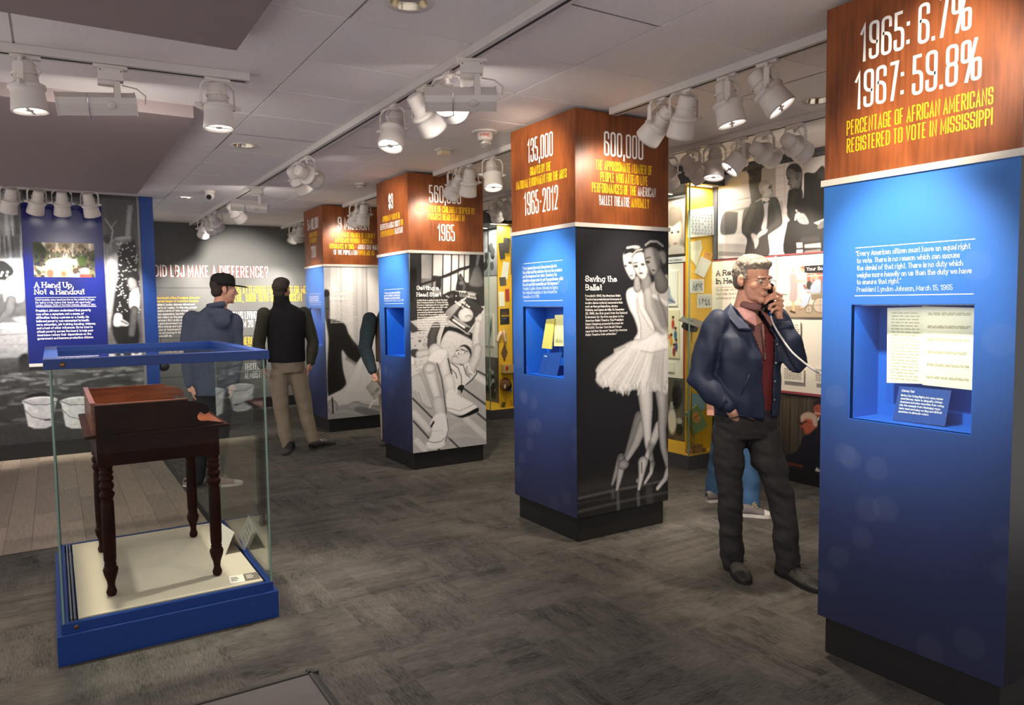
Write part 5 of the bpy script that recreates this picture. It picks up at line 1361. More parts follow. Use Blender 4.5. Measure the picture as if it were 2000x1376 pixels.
PAINT['V'] = [
 ('p',[(-4.244,0.771),(-3.745,0.818),(-3.732,0.113),(-4.234,0.017)],(72,62,52),{'sm':False}),
 ('s',12,34,(-4.195,-3.826,0.224,0.761),(0.0027,0.0063),(0.252,0.27),[(104,92,70),(50,44,38),(88,78,62),(120,106,78)],0.0054,0.8,1,0),
 ('p',[(-4.143,0.772),(-3.744,0.786),(-3.744,0.737),(-4.142,0.713)],(40,34,30),{SO:0.0129,'sm':False,AL:0.8}),
 ('p',[(-3.843,0.678),(-3.816,0.713),(-3.743,0.721),(-3.74,0.56),(-3.804,0.568),(-3.842,0.612)],(168,84,66),{ED:(110,50,40),EW:0.0175,SO:0.0044}),
 ('p',[(-3.843,0.67),(-3.825,0.716),(-3.743,0.729),(-3.743,0.681),(-3.797,0.691)],(36,28,28),{SO:0.0044}),
 ('l',[(-3.823,0.614),(-3.782,0.615)],0.0061,(220,180,160),{SO:0.0044}),
 ('e',-3.815,0.656,0.0081,0.0043,(50,30,28),{SO:0.0035}),
 ('p',[(-3.813,0.558),(-3.795,0.585),(-3.741,0.592),(-3.739,0.463),(-3.803,0.486)],(26,24,30),{SO:0.0044}),
 ('p',[(-3.806,0.568),(-3.786,0.586),(-3.795,0.553)],(220,220,226),{SO:0.0026}),
 ('p',[(-3.963,0.548),(-3.945,0.592),(-3.888,0.615),(-3.823,0.59),(-3.808,0.535),(-3.821,0.484),(-3.885,0.425),(-3.923,0.428),(-3.947,0.466),(-3.971,0.48)],(190,96,72),{ED:(140,64,50),EW:0.0228,SO:0.0035}),
 ('p',[(-3.968,0.547),(-3.954,0.586),(-3.888,0.613),(-3.818,0.591),(-3.805,0.51),(-3.84,0.506),(-3.859,0.553),(-3.915,0.554),(-3.953,0.524)],(206,180,156),{SO:0.0063}),
 ('e',-3.882,0.508,0.0152,0.0255,(196,104,84),{ED:(130,60,48),SO:0.0036}),
 ('l',[(-3.972,0.506),(-3.943,0.513),(-3.906,0.534)],0.0063,(24,20,22),{SO:0.0027}),
 ('e',-3.957,0.502,0.0133,0.0119,(60,40,40),{SO:0.0036}),
 ('l',[(-3.962,0.468),(-3.938,0.463)],0.0045,(110,44,36),{SO:0.0036}),
 ('p',[(-3.812,0.489),(-3.793,0.471),(-3.739,0.463),(-3.732,0.113),(-4.133,0.114),(-4.114,0.203),(-4.007,0.256),(-3.969,0.321),(-3.941,0.4),(-3.885,0.425)],(26,26,40),{ED:(20,20,30),EW:0.017,SO:0.0051}),
 ('l',[(-4.098,0.138),(-3.947,0.139)],0.0111,(120,62,36),{SO:0.0074}),
 ('p',[(-3.806,0.157),(-3.769,0.139),(-3.769,0.119),(-3.819,0.126)],(210,204,190),{SO:0.0026,'sm':False}),
]
PAINT['P'] = [
 ('p',[(-4.14,1.864),(-3.733,1.859),(-3.724,1.401),(-4.133,1.414)],(214,206,196),{'sm':False}),
 ('p',[(-4.129,1.846),(-3.979,1.847),(-3.977,1.703),(-4.117,1.699)],(196,202,204),{SO:0.0046,'sm':False}),
 ('p',[(-3.915,1.777),(-3.731,1.786),(-3.728,1.614),(-3.907,1.618)],(176,110,96),{SO:0.0056,'sm':False}),
 ('l',[(-3.872,1.784),(-3.866,1.683)],0.0036,(220,214,204),{SO:0.0027}),
 ('l',[(-3.909,1.758),(-3.731,1.761)],0.0036,(220,214,204),{SO:0.0027}),
 ('p',[(-4.117,1.699),(-4.026,1.696),(-4.023,1.517),(-4.114,1.518)],(226,216,200),{SO:0.0055,'sm':False}),
 ('p',[(-4.124,1.509),(-3.727,1.532),(-3.724,1.401),(-4.123,1.414)],(168,150,128),{SO:0.0055,'sm':False}),
 ('l',[(-4.044,1.552),(-4.038,1.475)],[0.0148,0.012],(222,186,140),{ED:(196,156,120),SO:0.0028}),
 ('l',[(-4.068,1.466),(-4.027,1.453)],0.0083,(50,40,38),{SO:0.0028}),
 ('p',[(-4.082,1.758),(-4.057,1.783),(-4.017,1.764),(-4.006,1.67),(-4.014,1.56),(-4.079,1.561),(-4.071,1.663)],(178,160,160),{ED:(150,132,134),EW:0.0111,SO:0.0037}),
 ('e',-4.051,1.821,0.021,0.0238,(214,170,146),{SO:0.0028}),
 ('p',[(-4.073,1.818),(-4.063,1.843),(-4.023,1.842),(-4.02,1.824),(-4.048,1.829),(-4.06,1.8)],(206,200,196),{SO:0.0037}),
 ('l',[(-4.027,1.73),(-3.997,1.721)],0.0095,(214,170,146),{SO:0.0029}),
 ('l',[(-3.96,1.585),(-3.954,1.509)],[0.0144,0.0108],(214,170,146),{SO:0.0027}),
 ('p',[(-3.983,1.771),(-3.939,1.782),(-3.914,1.727),(-3.918,1.66),(-3.926,1.567),(-3.98,1.577),(-3.976,1.661)],(222,220,222),{ED:(190,190,200),EW:0.0093,SO:0.0037}),
 ('e',-3.956,1.818,0.019,0.0238,(208,160,134),{SO:0.0027}),
 ('p',[(-3.977,1.826),(-3.959,1.846),(-3.932,1.835),(-3.932,1.815),(-3.959,1.828)],(150,100,70),{SO:0.0037}),
 ('l',[(-3.997,1.717),(-3.928,1.719)],0.0083,(212,168,144),{SO:0.0028}),
 ('p',[(-3.952,1.686),(-3.928,1.694),(-3.913,1.651),(-3.927,1.643)],(150,90,70),{SO:0.0028,'sm':False}),
 ('p',[(-3.913,1.702),(-3.88,1.717),(-3.831,1.658),(-3.908,1.651)],(70,66,64),{SO:0.0052}),
 ('p',[(-3.87,1.684),(-3.823,1.732),(-3.776,1.714),(-3.77,1.623),(-3.888,1.621),(-3.879,1.65)],(172,186,206),{ED:(140,154,178),EW:0.0123,SO:0.0035}),
 ('e',-3.835,1.751,0.0247,0.024,(210,160,134),{SO:0.0026}),
 ('p',[(-3.857,1.762),(-3.833,1.775),(-3.81,1.76),(-3.806,1.731),(-3.824,1.753)],(190,184,178),{SO:0.0036}),
 ('l',[(-3.879,1.634),(-3.917,1.643)],0.0099,(170,184,204),{SO:0.0027}),
 ('p',[(-3.936,1.601),(-3.878,1.609),(-3.873,1.575),(-3.934,1.5),(-3.969,1.517)],(180,196,218),{SO:0.0036}),
 ('p',[(-3.873,1.609),(-3.742,1.614),(-3.741,1.565),(-3.863,1.558)],(140,130,110),{SO:0.0035,'sm':False}),
 ('l',[(-3.774,1.615),(-3.772,1.714)],0.0053,(120,110,96),{SO:0.0026}),
 ('e',-3.782,1.516,0.0703,0.0659,(110,98,84),{}),
 ('e',-3.782,1.516,0.0627,0.0591,(190,180,164),{}),
 ('l',[(-3.848,1.516),(-3.717,1.516)],0.0018,(120,108,94),{}),
 ('l',[(-3.783,1.574),(-3.781,1.458)],0.0018,(120,108,94),{}),
 ('e',-3.89,1.483,0.038,0.0355,(110,98,84),{}),
 ('e',-3.89,1.483,0.0304,0.0287,(190,180,164),{}),
 ('l',[(-3.925,1.483),(-3.856,1.483)],0.0018,(120,108,94),{}),
 ('l',[(-3.891,1.513),(-3.89,1.453)],0.0018,(120,108,94),{}),
 ('l',[(-3.878,1.584),(-3.905,1.5),(-3.983,1.475)],0.0035,(120,110,96),{SO:0.0018}),
 ('e',-3.954,1.496,0.02,0.0085,(210,160,134),{SO:0.0028}),
 ('p',[(-3.917,1.834),(-3.732,1.843),(-3.731,1.778),(-3.917,1.784)],(40,34,36),{SO:0.0018,'sm':False}),
]

def ink(t):
    return np.array([lin(c) for c in t]) if isinstance(t, (tuple, list)) else Pic.col(lin(t))
def run_ops(p, ops, warm=(1.0, .985, .985)):
    for o in ops:
        kw = {}
        if o[0] in 'ple':
            kw = dict(o[-1])
            if 'edge' in kw: kw['edge'] = ink(kw['edge'])
            if 'grad' in kw: kw['grad'] = (ink(kw['grad'][0]),)+tuple(kw['grad'][1:])
        if o[0] == 'p': p.poly(o[1], ink(o[2]), **kw)
        elif o[0] == 'l': p.limb(o[1], o[2], ink(o[3]), **kw)
        elif o[0] == 'e': p.ell(o[1], o[2], o[3], o[4], ink(o[5]), **kw)
        elif o[0] == 's':                     # scattered spots
            _, seed, n, (a, b, c, d), rx, ry, tones, soft, al, pw, rot = o
            rg = random.Random(seed)
            for i in range(n):
                p.ell(rg.uniform(a, b), d-(d-c)*rg.random()**pw, rg.uniform(*rx), rg.uniform(*ry), ink(rg.choice(tones)), rot=rg.uniform(-rot, rot), soft=soft, alpha=al)
        elif o[0] == 't':                     # gauze of the tutu: strands from the waist to the ragged hem
            _, w0, w1, h0, h1 = o
            rg = random.Random(5)
            for i in range(60):
                t = i/59
                x0 = w0[0]+(w1[0]-w0[0])*t; y0 = w0[1]+rg.uniform(-.03, .02)
                x1 = h0[0]+(h1[0]-h0[0])*t; y1 = h0[1]+(h1[1]-h0[1])*min(1, t*3)+rg.uniform(-.03, .02)
                p.limb([(x0, y0), ((x0*1.2+x1*.8)/2, (y0+y1)/2+.02), (x1, y1)], [.003, .005, .006], ink(rg.choice([178, 236, 196, 240, 168])), soft=.007, alpha=.5)
                p.limb([(x1, y1+.03), (x1+rg.uniform(-.01, .008), y1-rg.uniform(.0, .016))], [.005, .002], ink(rg.choice([200, 228, 180])), soft=.003)
def photo_B(root, F):
    p = Pic(.0, KWR, K_PB, K_TR, .0046, ink((22, 22, 26)))
    p.img *= (1+.5*np.clip((p.V-1.2)/.8, 0, 1))[..., None]
    run_ops(p, PAINT['B']); p.grain(.05, seed=3)
    p.build('ballet_photo', M_PHOTO, F, root, .0008)
def photo_A(root, F):
    p = Pic(.0, KWR, K_PB, K_TR, .0054, ink(176))
    run_ops(p, PAINT['A']); p.grain(.05, seed=4)
    p.build('reading_boy_photo', M_PHOTO, F, root, .0008)
    lettering('book_title', [('Tell me', .474, .60, 1.540, .030, 0), ('some more...', .43, .63, 1.505, .028, 0)][:0] or [('FIRE', .52, .60, 1.668, .02)], 'slab', M_WTXT, F, root, .0014)
    # book title runs parallel to the tilted cover
    ang = math.radians(-33)
    Ft = F @ Matrix.Translation((.485, 1.600, 0)) @ Matrix.Rotation(ang, 4, 'Z')
    lettering('book_title', [('Tell me', .04, .165, .012, .028), ('some more...', -.005, .185, -.026, .028)], 'slab', M_WTXT, Ft, root, .0014)
def photo_Z(root, F):
    p = Pic(.0, KWR, K_PB, K_TR, .0075, ink(200))
    run_ops(p, PAINT['Z']); p.grain(.03, seed=6)
    p.build('signing_photo', M_PHOTO, F, root, .0008)
PHOTO = {'B': photo_B, 'A': photo_A, 'Z': photo_Z}

KI = {}
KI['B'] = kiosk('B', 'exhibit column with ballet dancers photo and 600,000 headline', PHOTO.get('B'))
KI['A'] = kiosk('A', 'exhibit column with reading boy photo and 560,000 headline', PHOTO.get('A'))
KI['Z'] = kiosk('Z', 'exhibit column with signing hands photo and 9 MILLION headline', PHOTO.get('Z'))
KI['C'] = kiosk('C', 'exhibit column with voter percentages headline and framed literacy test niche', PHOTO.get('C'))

M_PAPER = mat('aged_paper', rgb(236, 226, 198), .7, var=.03, vscale=14)
M_YPAPER = mat('yellow_booklet', rgb(206, 186, 92), .6, var=.04, vscale=10)
M_CARD = mat('caption_card_blue', rgb(24, 60, 132), .5, var=.02)
M_WCARD = mat('white_card', rgb(232, 226, 214), .6, var=.01)
M_FAINT = mat('faded_type', rgb(186, 174, 146), .8)
M_INK = mat('grey_ink', rgb(120, 112, 96), .8)
M_DKINK = mat('dark_ink', rgb(34, 32, 34), .7)
def sheet(F, corners, d0, d1, thick):
    """flat sheet given by four face points (u, v); depth from d0 (foot) to d1 (head)"""
    mb = MB(); vs = []
    vmin = min(v for _, v in corners); vmax = max(v for _, v in corners)
    for w in (0, thick):
        for u, v in corners:
            t = (v-vmin)/(vmax-vmin)
            vs.append(tuple(F @ Vector((u, v, -(d0+(d1-d0)*t)-w))))
    mb.add(vs, [(0,1,2,3),(7,6,5,4),(0,4,5,1),(1,5,6,2),(2,6,7,3),(3,7,4,0)])
    return mb
def text_on(F, lines, cut, m, parent, d0, d1, vmin, vmax, name='lettering'):
    mb = letter_mesh(lines, cut)
    mb.v = [tuple(F @ Vector((x, y, -(d0+(d1-d0)*(y-vmin)/(vmax-vmin))+.0012+z))) for x, y, z in mb.v]
    return mb.build(name, m, parent)
def doc(name, label, cat, F, corners, d0, d1, m, lines=(), ink=None, cut='sans', thick=.003, group=None):
    cu = sum(u for u, _ in corners)/4; vmin = min(v for _, v in corners); vmax = max(v for _, v in corners)
    p = F @ Vector((cu, vmin, -d0))
    root = thing(name, label, cat, tuple(p), 0, group)
    G = Matrix.Translation(-p) @ F
    sheet(G, corners, d0, d1, thick).build('sheet', m, root)
    if lines:
        text_on(G, lines, cut, ink, root, d0, d1, vmin, vmax)
    return root
def kf(key):
    y0 = KY[key]
    return frame((KX, y0+KWL, 0), (0, -1, 0), (-1, 0, 0))
F = kf('C')
def fake_rows(u0, u1, v0, v1, n, cap, seed):
    """rows of small type too faint to read in the photo: short dashes"""
    rng = random.Random(seed); out = []
    for i in range(n):
        v = v0+(v1-v0)*i/max(1, n-1); u = u0
        while u < u1-.01:
            w = rng.uniform(.008, .03)
            out.append((u, min(u+w, u1), v, cap)); u += w+.005
    return out
def dashes(F, rows, d0, d1, vmin, vmax, m, parent, name='typed_lines'):
    mb = MB()
    for a, b, v, cap in rows:
        mb.add([tuple(F @ Vector((x, y, -(d0+(d1-d0)*(y-vmin)/(vmax-vmin))+.001))) for x, y in ((a, v), (b, v), (b, v+cap), (a, v+cap))], [(0, 1, 2, 3)])
    o = mb.build(name, m, parent); o['kind'] = 'stuff'
    return o
d = doc('document_page', 'left typed page of the literacy test in the lit blue niche', 'document', F, [(.2235,1.211),(.377,1.2196),(.3688,1.5273),(.2194,1.5231)], .12, .12, M_PAPER)
dashes(Matrix.Translation(-Vector(d.location)) @ F, fake_rows(.24, .355, 1.23, 1.50, 22, .004, 3), .12, .12, 0, 1, M_FAINT, d)
d = doc('document_page', 'right typed page of the literacy test overlapping the left page', 'document', F, [(.374,1.216),(.5657,1.2121),(.565,1.5226),(.366,1.5300)], .115, .115, M_PAPER)
dashes(Matrix.Translation(-Vector(d.location)) @ F, fake_rows(.39, .55, 1.25, 1.50, 6, .004, 4)+fake_rows(.39, .55, 1.245, 1.494, 6, .004, 5), .115, .115, 0, 1, M_FAINT, d)
doc('caption_card', 'blue Literacy Test caption card leaning under the typed pages', 'card', F, [(.2727,1.0635),(.4812,1.0660),(.4845,1.2028),(.2781,1.2018)], .085, .12, M_CARD,
    [('Literacy Test',.292,.345,1.181,.010)]+para(['Before the Voting Rights Act, many states','used literacy tests to disqualify African','Americans and other minorities from voting.','Like this example from Mississippi, many','tests used confusing wording and difficult','questions to eliminate voters.'],.292,.468,1.163,1.098,.0085), M_WTXT)
F = kf('B')
d = doc('playbill', 'slim yellow programme booklet tilted in the ballet column niche', 'booklet', F, [(.1877,1.2417),(.3091,1.2406),(.3489,1.4535),(.2494,1.4475)], .12, .12, M_YPAPER, thick=.008)
d = doc('playbill', 'cream open programme page beside the slim yellow booklet in niche', 'booklet', F, [(.325,1.2612),(.4526,1.266),(.4554,1.4816),(.3393,1.4778)], .13, .13, mat('cream_page', rgb(232, 214, 150), .6, var=.03))
dashes(Matrix.Translation(-Vector(d.location)) @ F, [(.345+.011*i, .351+.011*i, 1.285, .02+.008*(i % 3)) for i in range(8)], .13, .13, 0, 1, M_INK, d)
doc('caption_card', 'blue caption card with small white type under the programme booklets', 'card', F, [(.2005,1.0635),(.4272,1.0640),(.4366,1.2256),(.2164,1.2064)], .08, .12, M_CARD,
    [('Notes',.235,.268,1.185,.009)], M_WTXT)

F = kf('A')
doc('caption_card', 'blue caption card in the niche of the reading boy column', 'card', F, [(.50,1.0635),(.605,1.0635),(.605,1.16),(.50,1.155)], .06, .09, M_CARD)
p0 = F @ Vector((.585, 1.20, -.17))
tf_ = thing('souvenir_figure', 'small red and white souvenir on a shelf in the reading boy column niche', 'souvenir', tuple(p0))
MB().box(-.03, .028, -.035, .035, 0, .02).build('shelf', M_WCARD, tf_)
MB().lathe([(.012, .02), (.014, .05), (.008, .07), (.012, .09), (.004, .105)], 14).build('figure', mat('red_enamel', rgb(190, 40, 36), .35), tf_)
MB().lathe([(.015, .02), (.015, .034)], 14).build('white_band', M_WCARD, tf_)
F = kf('Z')
doc('leaflet', 'narrow white leaflet in the niche of the signing hands column', 'leaflet', F, [(.22,1.28),(.31,1.28),(.31,1.50),(.22,1.50)], .17, .17, M_WCARD)

# ------------------------------------------------------------------ lighting tracks, track heads, floods, downlights
M_FIX = mat('fixture_white', rgb(216, 208, 202), .42, var=.02)
M_TRACKW = mat('track_white', rgb(206, 200, 196), .5, var=.02)
M_SLOT = mat('track_slot_black', rgb(14, 13, 14), .6)
M_LENS = mat('lit_lens', (1, 1, 1), .4, emit=(1, .96, .9), estr=9.0)
M_LENSOFF = mat('lamp_lens', rgb(150, 146, 140), .25)
M_STEEL = mat('brushed_reflector', rgb(196, 186, 168), .16, metal=1.0, var=.1, vscale=20)
M_DKMETAL = mat('dark_screw', rgb(30, 30, 32), .5)
def track(name, label, x0, x1, y0, y1):
    cx, cy = (x0+x1)/2, (y0+y1)/2
    t = thing(name, label, 'lighting track', (cx, cy, ZC))
    MB().box(x0-cx, x1-cx, y0-cy, y1-cy, -.042, -.0005, bev=.003).build('body', M_TRACKW, t)
    if x1-x0 > y1-y0:
        MB().box(x0-cx+.02, x1-cx-.02, -.008, .008, -.0435, -.0415).build('slot', M_SLOT, t)
    else:
        MB().box(-.008, .008, y0-cy+.02, y1-cy-.02, -.0435, -.0415).build('slot', M_SLOT, t)
    return t
TW = .034
track('lighting_track', 'long white lighting track on the ceiling tiles left of the exhibit columns', 1.79-TW, 1.79+TW, -.5, Y_BACK-.05)
for y0, y1, w in ((2.02, 3.70, 'between the voter column and the ballet column'), (4.53, 6.25, 'between the ballet column and the reading boy column'), (7.08, 8.76, 'between the reading boy column and the signing hands column'), (9.60, 11.6, 'between the signing hands column and the grey wall')):
    track('lighting_track', 'white lighting track '+w, 3.10-TW, 3.10+TW, y0, y1)
track('lighting_track', 'white lighting track in front of the yellow display cases', 4.35-TW, 4.35+TW, 1.0, 11.4)
tk = track('lighting_track', 'short white lighting track crossing below the tiles between the two soffits', -2.2, .955, 4.255-TW, 4.255+TW)
tk.rotation_euler.z = -.083
track('lighting_track', 'white lighting track close to the washtub mural behind the soffit', -2.2, .80, 8.62-TW, 8.62+TW)

HS = 1.2                                     # size of the heads
can = MB().lathe([(.004,-.098),(.030,-.097),(.037,-.090),(.041,-.06),(.045,-.015),(.058,-.006),(.066,-.002),(.067,.010),(.060,.014),(.059,.03),(.065,.085),(.065,.098),(.060,.098),(.052,.060)], 22, cap1=False).mesh('can')
fin = MB()
fin.lathe([(.0475,-.05),(.0485,-.048),(.0485,-.044),(.0475,-.042)], 18, cap0=False, cap1=False)
ring_me = fin.mesh('can_ring')
lens_me = MB().lathe([(.001,.0605),(.053,.0600),(.0535,.058)], 22, cap0=False, cap1=False).mesh('lens')
bar_me = MB().box(-.056,.056,-.005,.005,.086,.092).lathe([(.014,.084),(.014,.094)], 12).mesh('glare_bar')
yk = MB()
for s in (-1, 1):
    yk.box(s*.070-.002, s*.070+.002, -.011, .011, -.014, .085)
    yk.tube([(s*.070, 0, .085), (s*.055, 0, .112), (s*.012, 0, .120)], .0075, 6)
yk.box(-.016, .016, -.011, .011, .114, .126)
yoke_me = yk.mesh('yoke')
knob_me = MB().lathe([(.010,0),(.011,.008),(.007,.012),(.007,.024),(.002,.026)], 10).mesh('knob')
adapt_me = MB().box(-.017, .017, -.062, .062, -.016, 0).box(-.012, .012, -.03, .01, -.03, -.016).mesh('adapter')
stem_me = MB().lathe([(.010,-.052),(.010,-.02),(.015,-.018),(.015,-.005)], 12).mesh('stem')
cable_me = MB().tube([(.01,.012,-.03),(.03,.04,-.045),(.045,.05,-.07),(.03,.035,-.10),(.012,.02,-.115)], .0035, 6).mesh('cable')
NH = [0]
def head(x, y, aim, label, group, energy=0.0, color=WARM, angle=46, lit=None, along='y', drop=0.0, ztop=None, blend=.75):
    zt = (ZC-.0435 if ztop is None else ztop)
    root = thing('track_spotlight', label, 'spotlight', (x, y, zt), 0, group)
    piv = Vector((x, y, zt-.142-drop))
    d = (Vector(aim)-piv).normalized()
    az = math.atan2(d.y, d.x)-math.pi/2      # yoke turns with the aim, arms square to it
    a = link('adapter', adapt_me, M_FIX, root)
    if along == 'x': a.rotation_euler = (0, 0, math.pi/2)
    link('stem', stem_me, M_FIX, root)
    yo = link('yoke', yoke_me, M_FIX, root)
    yo.matrix_local = Matrix.Translation((0, 0, -.142-drop)) @ Matrix.Rotation(az, 4, 'Z') @ Matrix.Diagonal((1.2, 1.2, 1.08, 1))
    q = d.to_track_quat('Z', 'Y').to_matrix().to_4x4()
    # keep the can's x axis on the yoke axle
    ax = Vector((math.cos(az), math.sin(az), 0)); yy = d.cross(ax).normalized(); ax = yy.cross(d)
    Mc = Matrix(((ax.x, yy.x, d.x, 0), (ax.y, yy.y, d.y, 0), (ax.z, yy.z, d.z, -.142-drop), (0, 0, 0, 1)))
    Mc = Mc @ Matrix.Scale(HS, 4)
    co = link('can', can, M_FIX, root, Mc)
    link('ring', ring_me, M_FIX, co)
    if lit is None: lit = energy > 0
    link('lens', lens_me, M_LENS if lit else M_LENSOFF, co)
    link('glare_bar', bar_me, M_FIX, co)
    for s in (-1, 1):
        k = link('knob', knob_me, M_FIX, root)
        k.matrix_local = Mc @ Matrix.Translation((s*.070, 0, 0)) @ Matrix.Rotation(s*math.pi/2, 4, 'Y')
    cb = link('cable', cable_me, M_FIX, root)
    cb.rotation_euler = (0, 0, az+.6)
    if energy > 0:
        l = bpy.data.lights.new('spot_lamp', 'SPOT')
        l.energy = energy*SPOT_W; l.color = color; l.spot_size = math.radians(angle); l.spot_blend = blend; l.shadow_soft_size = .045
        lo = bpy.data.objects.new('spot_lamp', l); C.objects.link(lo); lo.parent = root
        lo.matrix_local = Mc @ Matrix.Scale(1/HS, 4) @ Matrix.Translation((0, 0, .122)) @ Matrix.Rotation(math.pi, 4, 'X')
    return root
T1 = 'white spotlight on the long track'
G1 = 'spotlights on the long track'
X1 = 1.79
# name of each head says where it aims
head(X1, 4.17, (.95, 3.55, .0), T1+', tipped towards the carpet', G1, 26, NEUT, 60)
head(X1, 3.74, (KX, 4.05, 1.45), T1+', turned to the ballet column', G1, 54, NEUT, 44)
head(X1, 3.46, (KX-.02, 4.25, 2.35), T1+', behind the flood lamp near the ballet column', G1, 24, WARM, 56)
head(X1, 6.17, (KX, 6.75, 1.6), T1+', turned to the reading boy column', G1, 54, NEUT, 44)
head(X1, 5.92, (KX, 6.55, 2.35), T1+', paired beside another head', G1, 22, WARM, 50)
head(X1, 8.62, (KX, 9.2, 1.6), T1+', turned to the signing hands column', G1, 42, NEUT, 46)
head(X1, 10.60, (1.7, Y_BACK, 1.5), T1+', last one before the grey headline wall', G1, 34, NEUT, 60)
head(X1, 10.15, (2.4, Y_BACK, 1.9), T1+', lighting the headline question on the grey wall', G1, 60, NEUT, 64)
head(X1, 9.80, (3.0, Y_BACK, 1.4), T1+', in front of the pair lighting the grey wall', G1, 30, NEUT, 60)
head(X1, 1.55, (KX, 1.62, 1.55), T1+', turned to the voter column', G1, 46, NEUT, 44)
head(X1, 1.25, (KX, 1.50, 2.35), T1+', turned to the voter column header', G1, 22, WARM, 44)
head(X1, 1.0, (3.1, 2.6, 1.15), T1+', added unseen to brighten the man with the handset', G1, 22, WARM, 60)  # added head out of view, brightens the man's face
T2 = 'white spotlight before the ballet column'
G2 = 'spotlights on the track between voter and ballet columns'
X2 = 3.10
head(X2, 3.28, (3.05, KY['B'], 2.25), T2+', pointing at the ballet header', G2, 5.5, WARM, 96)
head(X2, 3.08, (3.35, KY['B'], 1.25), T2+', pointing at the ballet photo', G2, 24, WARM, 60)
head(X2, 2.76, (3.45, 2.35, .2), T2+', glowing lens tipped downwards', G2, 24, WARM, 56)
head(X2, 2.50, (3.45, 1.98, 1.75), T2+', glowing lens turned sideways', G2, 12, WARM, 60)
T3 = 'white spotlight before the reading boy column'
G3 = 'spotlights on the track between ballet and reading boy columns'
head(X2, 5.86, (3.05, KY['A'], 2.25), T3+', pointing at the 560,000 header', G3, 5.5, WARM, 96)
head(X2, 5.62, (3.3, KY['A'], 1.2), T3+', pointing at the reading boy photo', G3, 24, WARM, 60)
head(X2, 5.22, (2.9, 4.6, .6), T3+', glowing lens turned to the gallery', G3, 12, WARM, 56)
T4 = 'white spotlight before the signing hands column'
G4 = 'spotlights by the signing hands column'
head(X2, 8.38, (3.05, KY['Z'], 2.25), T4+', close beside another head', G4, 5, WARM, 96)
head(X2, 8.14, (3.2, KY['Z'], 1.3), T4+', tipped to the curtain photo', G4, 13, WARM, 60)
head(X2, 10.98, (2.9, Y_BACK, 1.6), 'white spotlight on the track before the grey wall, left head', G4, 20, NEUT, 60)
head(X2, 10.70, (3.2, Y_BACK, 1.5), 'white spotlight on the track before the grey wall, right head', G4, 12, NEUT, 60)
T5 = 'white spotlight on the track before the yellow cases'
G5 = 'spotlights before the display cases'
X3 = 4.35
head(X3, 4.50, (5.3, 5.0, 1.6), T5+', half hidden by the ballet column', G5, 14, WARM, 56)
head(X3, 4.22, (5.4, 4.1, 1.75), T5+', leaning to the white panel', G5, 34, WARM, 60)
head(X3, 3.995, (3.9, 3.75, .2), T5+', glowing lens pointing down', G5, 18, WARM, 52)
head(X3, 3.75, (3.62, 4.20, 1.7), T5+', glowing lens turned to the ballet column', G5, 8, WARM, 50)
head(X3, 3.54, (5.4, 3.6, 2.35), T5+', its back to the gallery', G5, 9, WARM, 62)
head(X3, 3.28, (5.4, 3.3, 2.2), T5+', nearest to the voter column', G5, 7, WARM, 60)
head(X3, 7.26, (5.3, 8.3, 1.4), T5+', nearer the slipper case', G5, 16, WARM, 60)
head(X3, 7.00, (5.3, 8.1, 1.9), T5+', just beside the ballet column header', G5, 16, WARM, 60)
head(X3, 5.6, (5.3, 6.0, 1.5), T5+', hidden behind the ballet column', G5, 18, WARM, 66)
T6 = 'white spotlight on the short track by the soffits'
G6 = 'spotlights on the short cross track'
head(-.05, 4.205, (.12, 4.16, .3), T6+', shining down at the glass case', G6, 34, WARM, 50, along='x')
head(.79, 4.135, (.80, 4.0, .3), T6+', at the end of the track', G6, 26, WARM, 50, along='x')
T7 = 'white spotlight hanging at the top of the washtub mural'
G7 = 'spotlights along the washtub mural'
for x, aim, e, c, w in ((-.29, (-.55, Y_MURAL, 1.3), 34, NEUT, 'white spotlight at the top of the mural, beyond the banner over the washtub'), (-.07, (-.30, Y_MURAL, 1.5), 15, COOL, 'white spotlight hanging over one top corner of the blue banner'), (.14, (.15, Y_MURAL, 1.6), 20, NEUT, 'white spotlight hanging over the middle of the blue banner'), (.38, (.66, Y_MURAL, 1.3), 34, NEUT, 'white spotlight over the banner corner next to the blue wall end')):
    head(x, 8.62, aim, w, G7, e, c, 62, along='x')

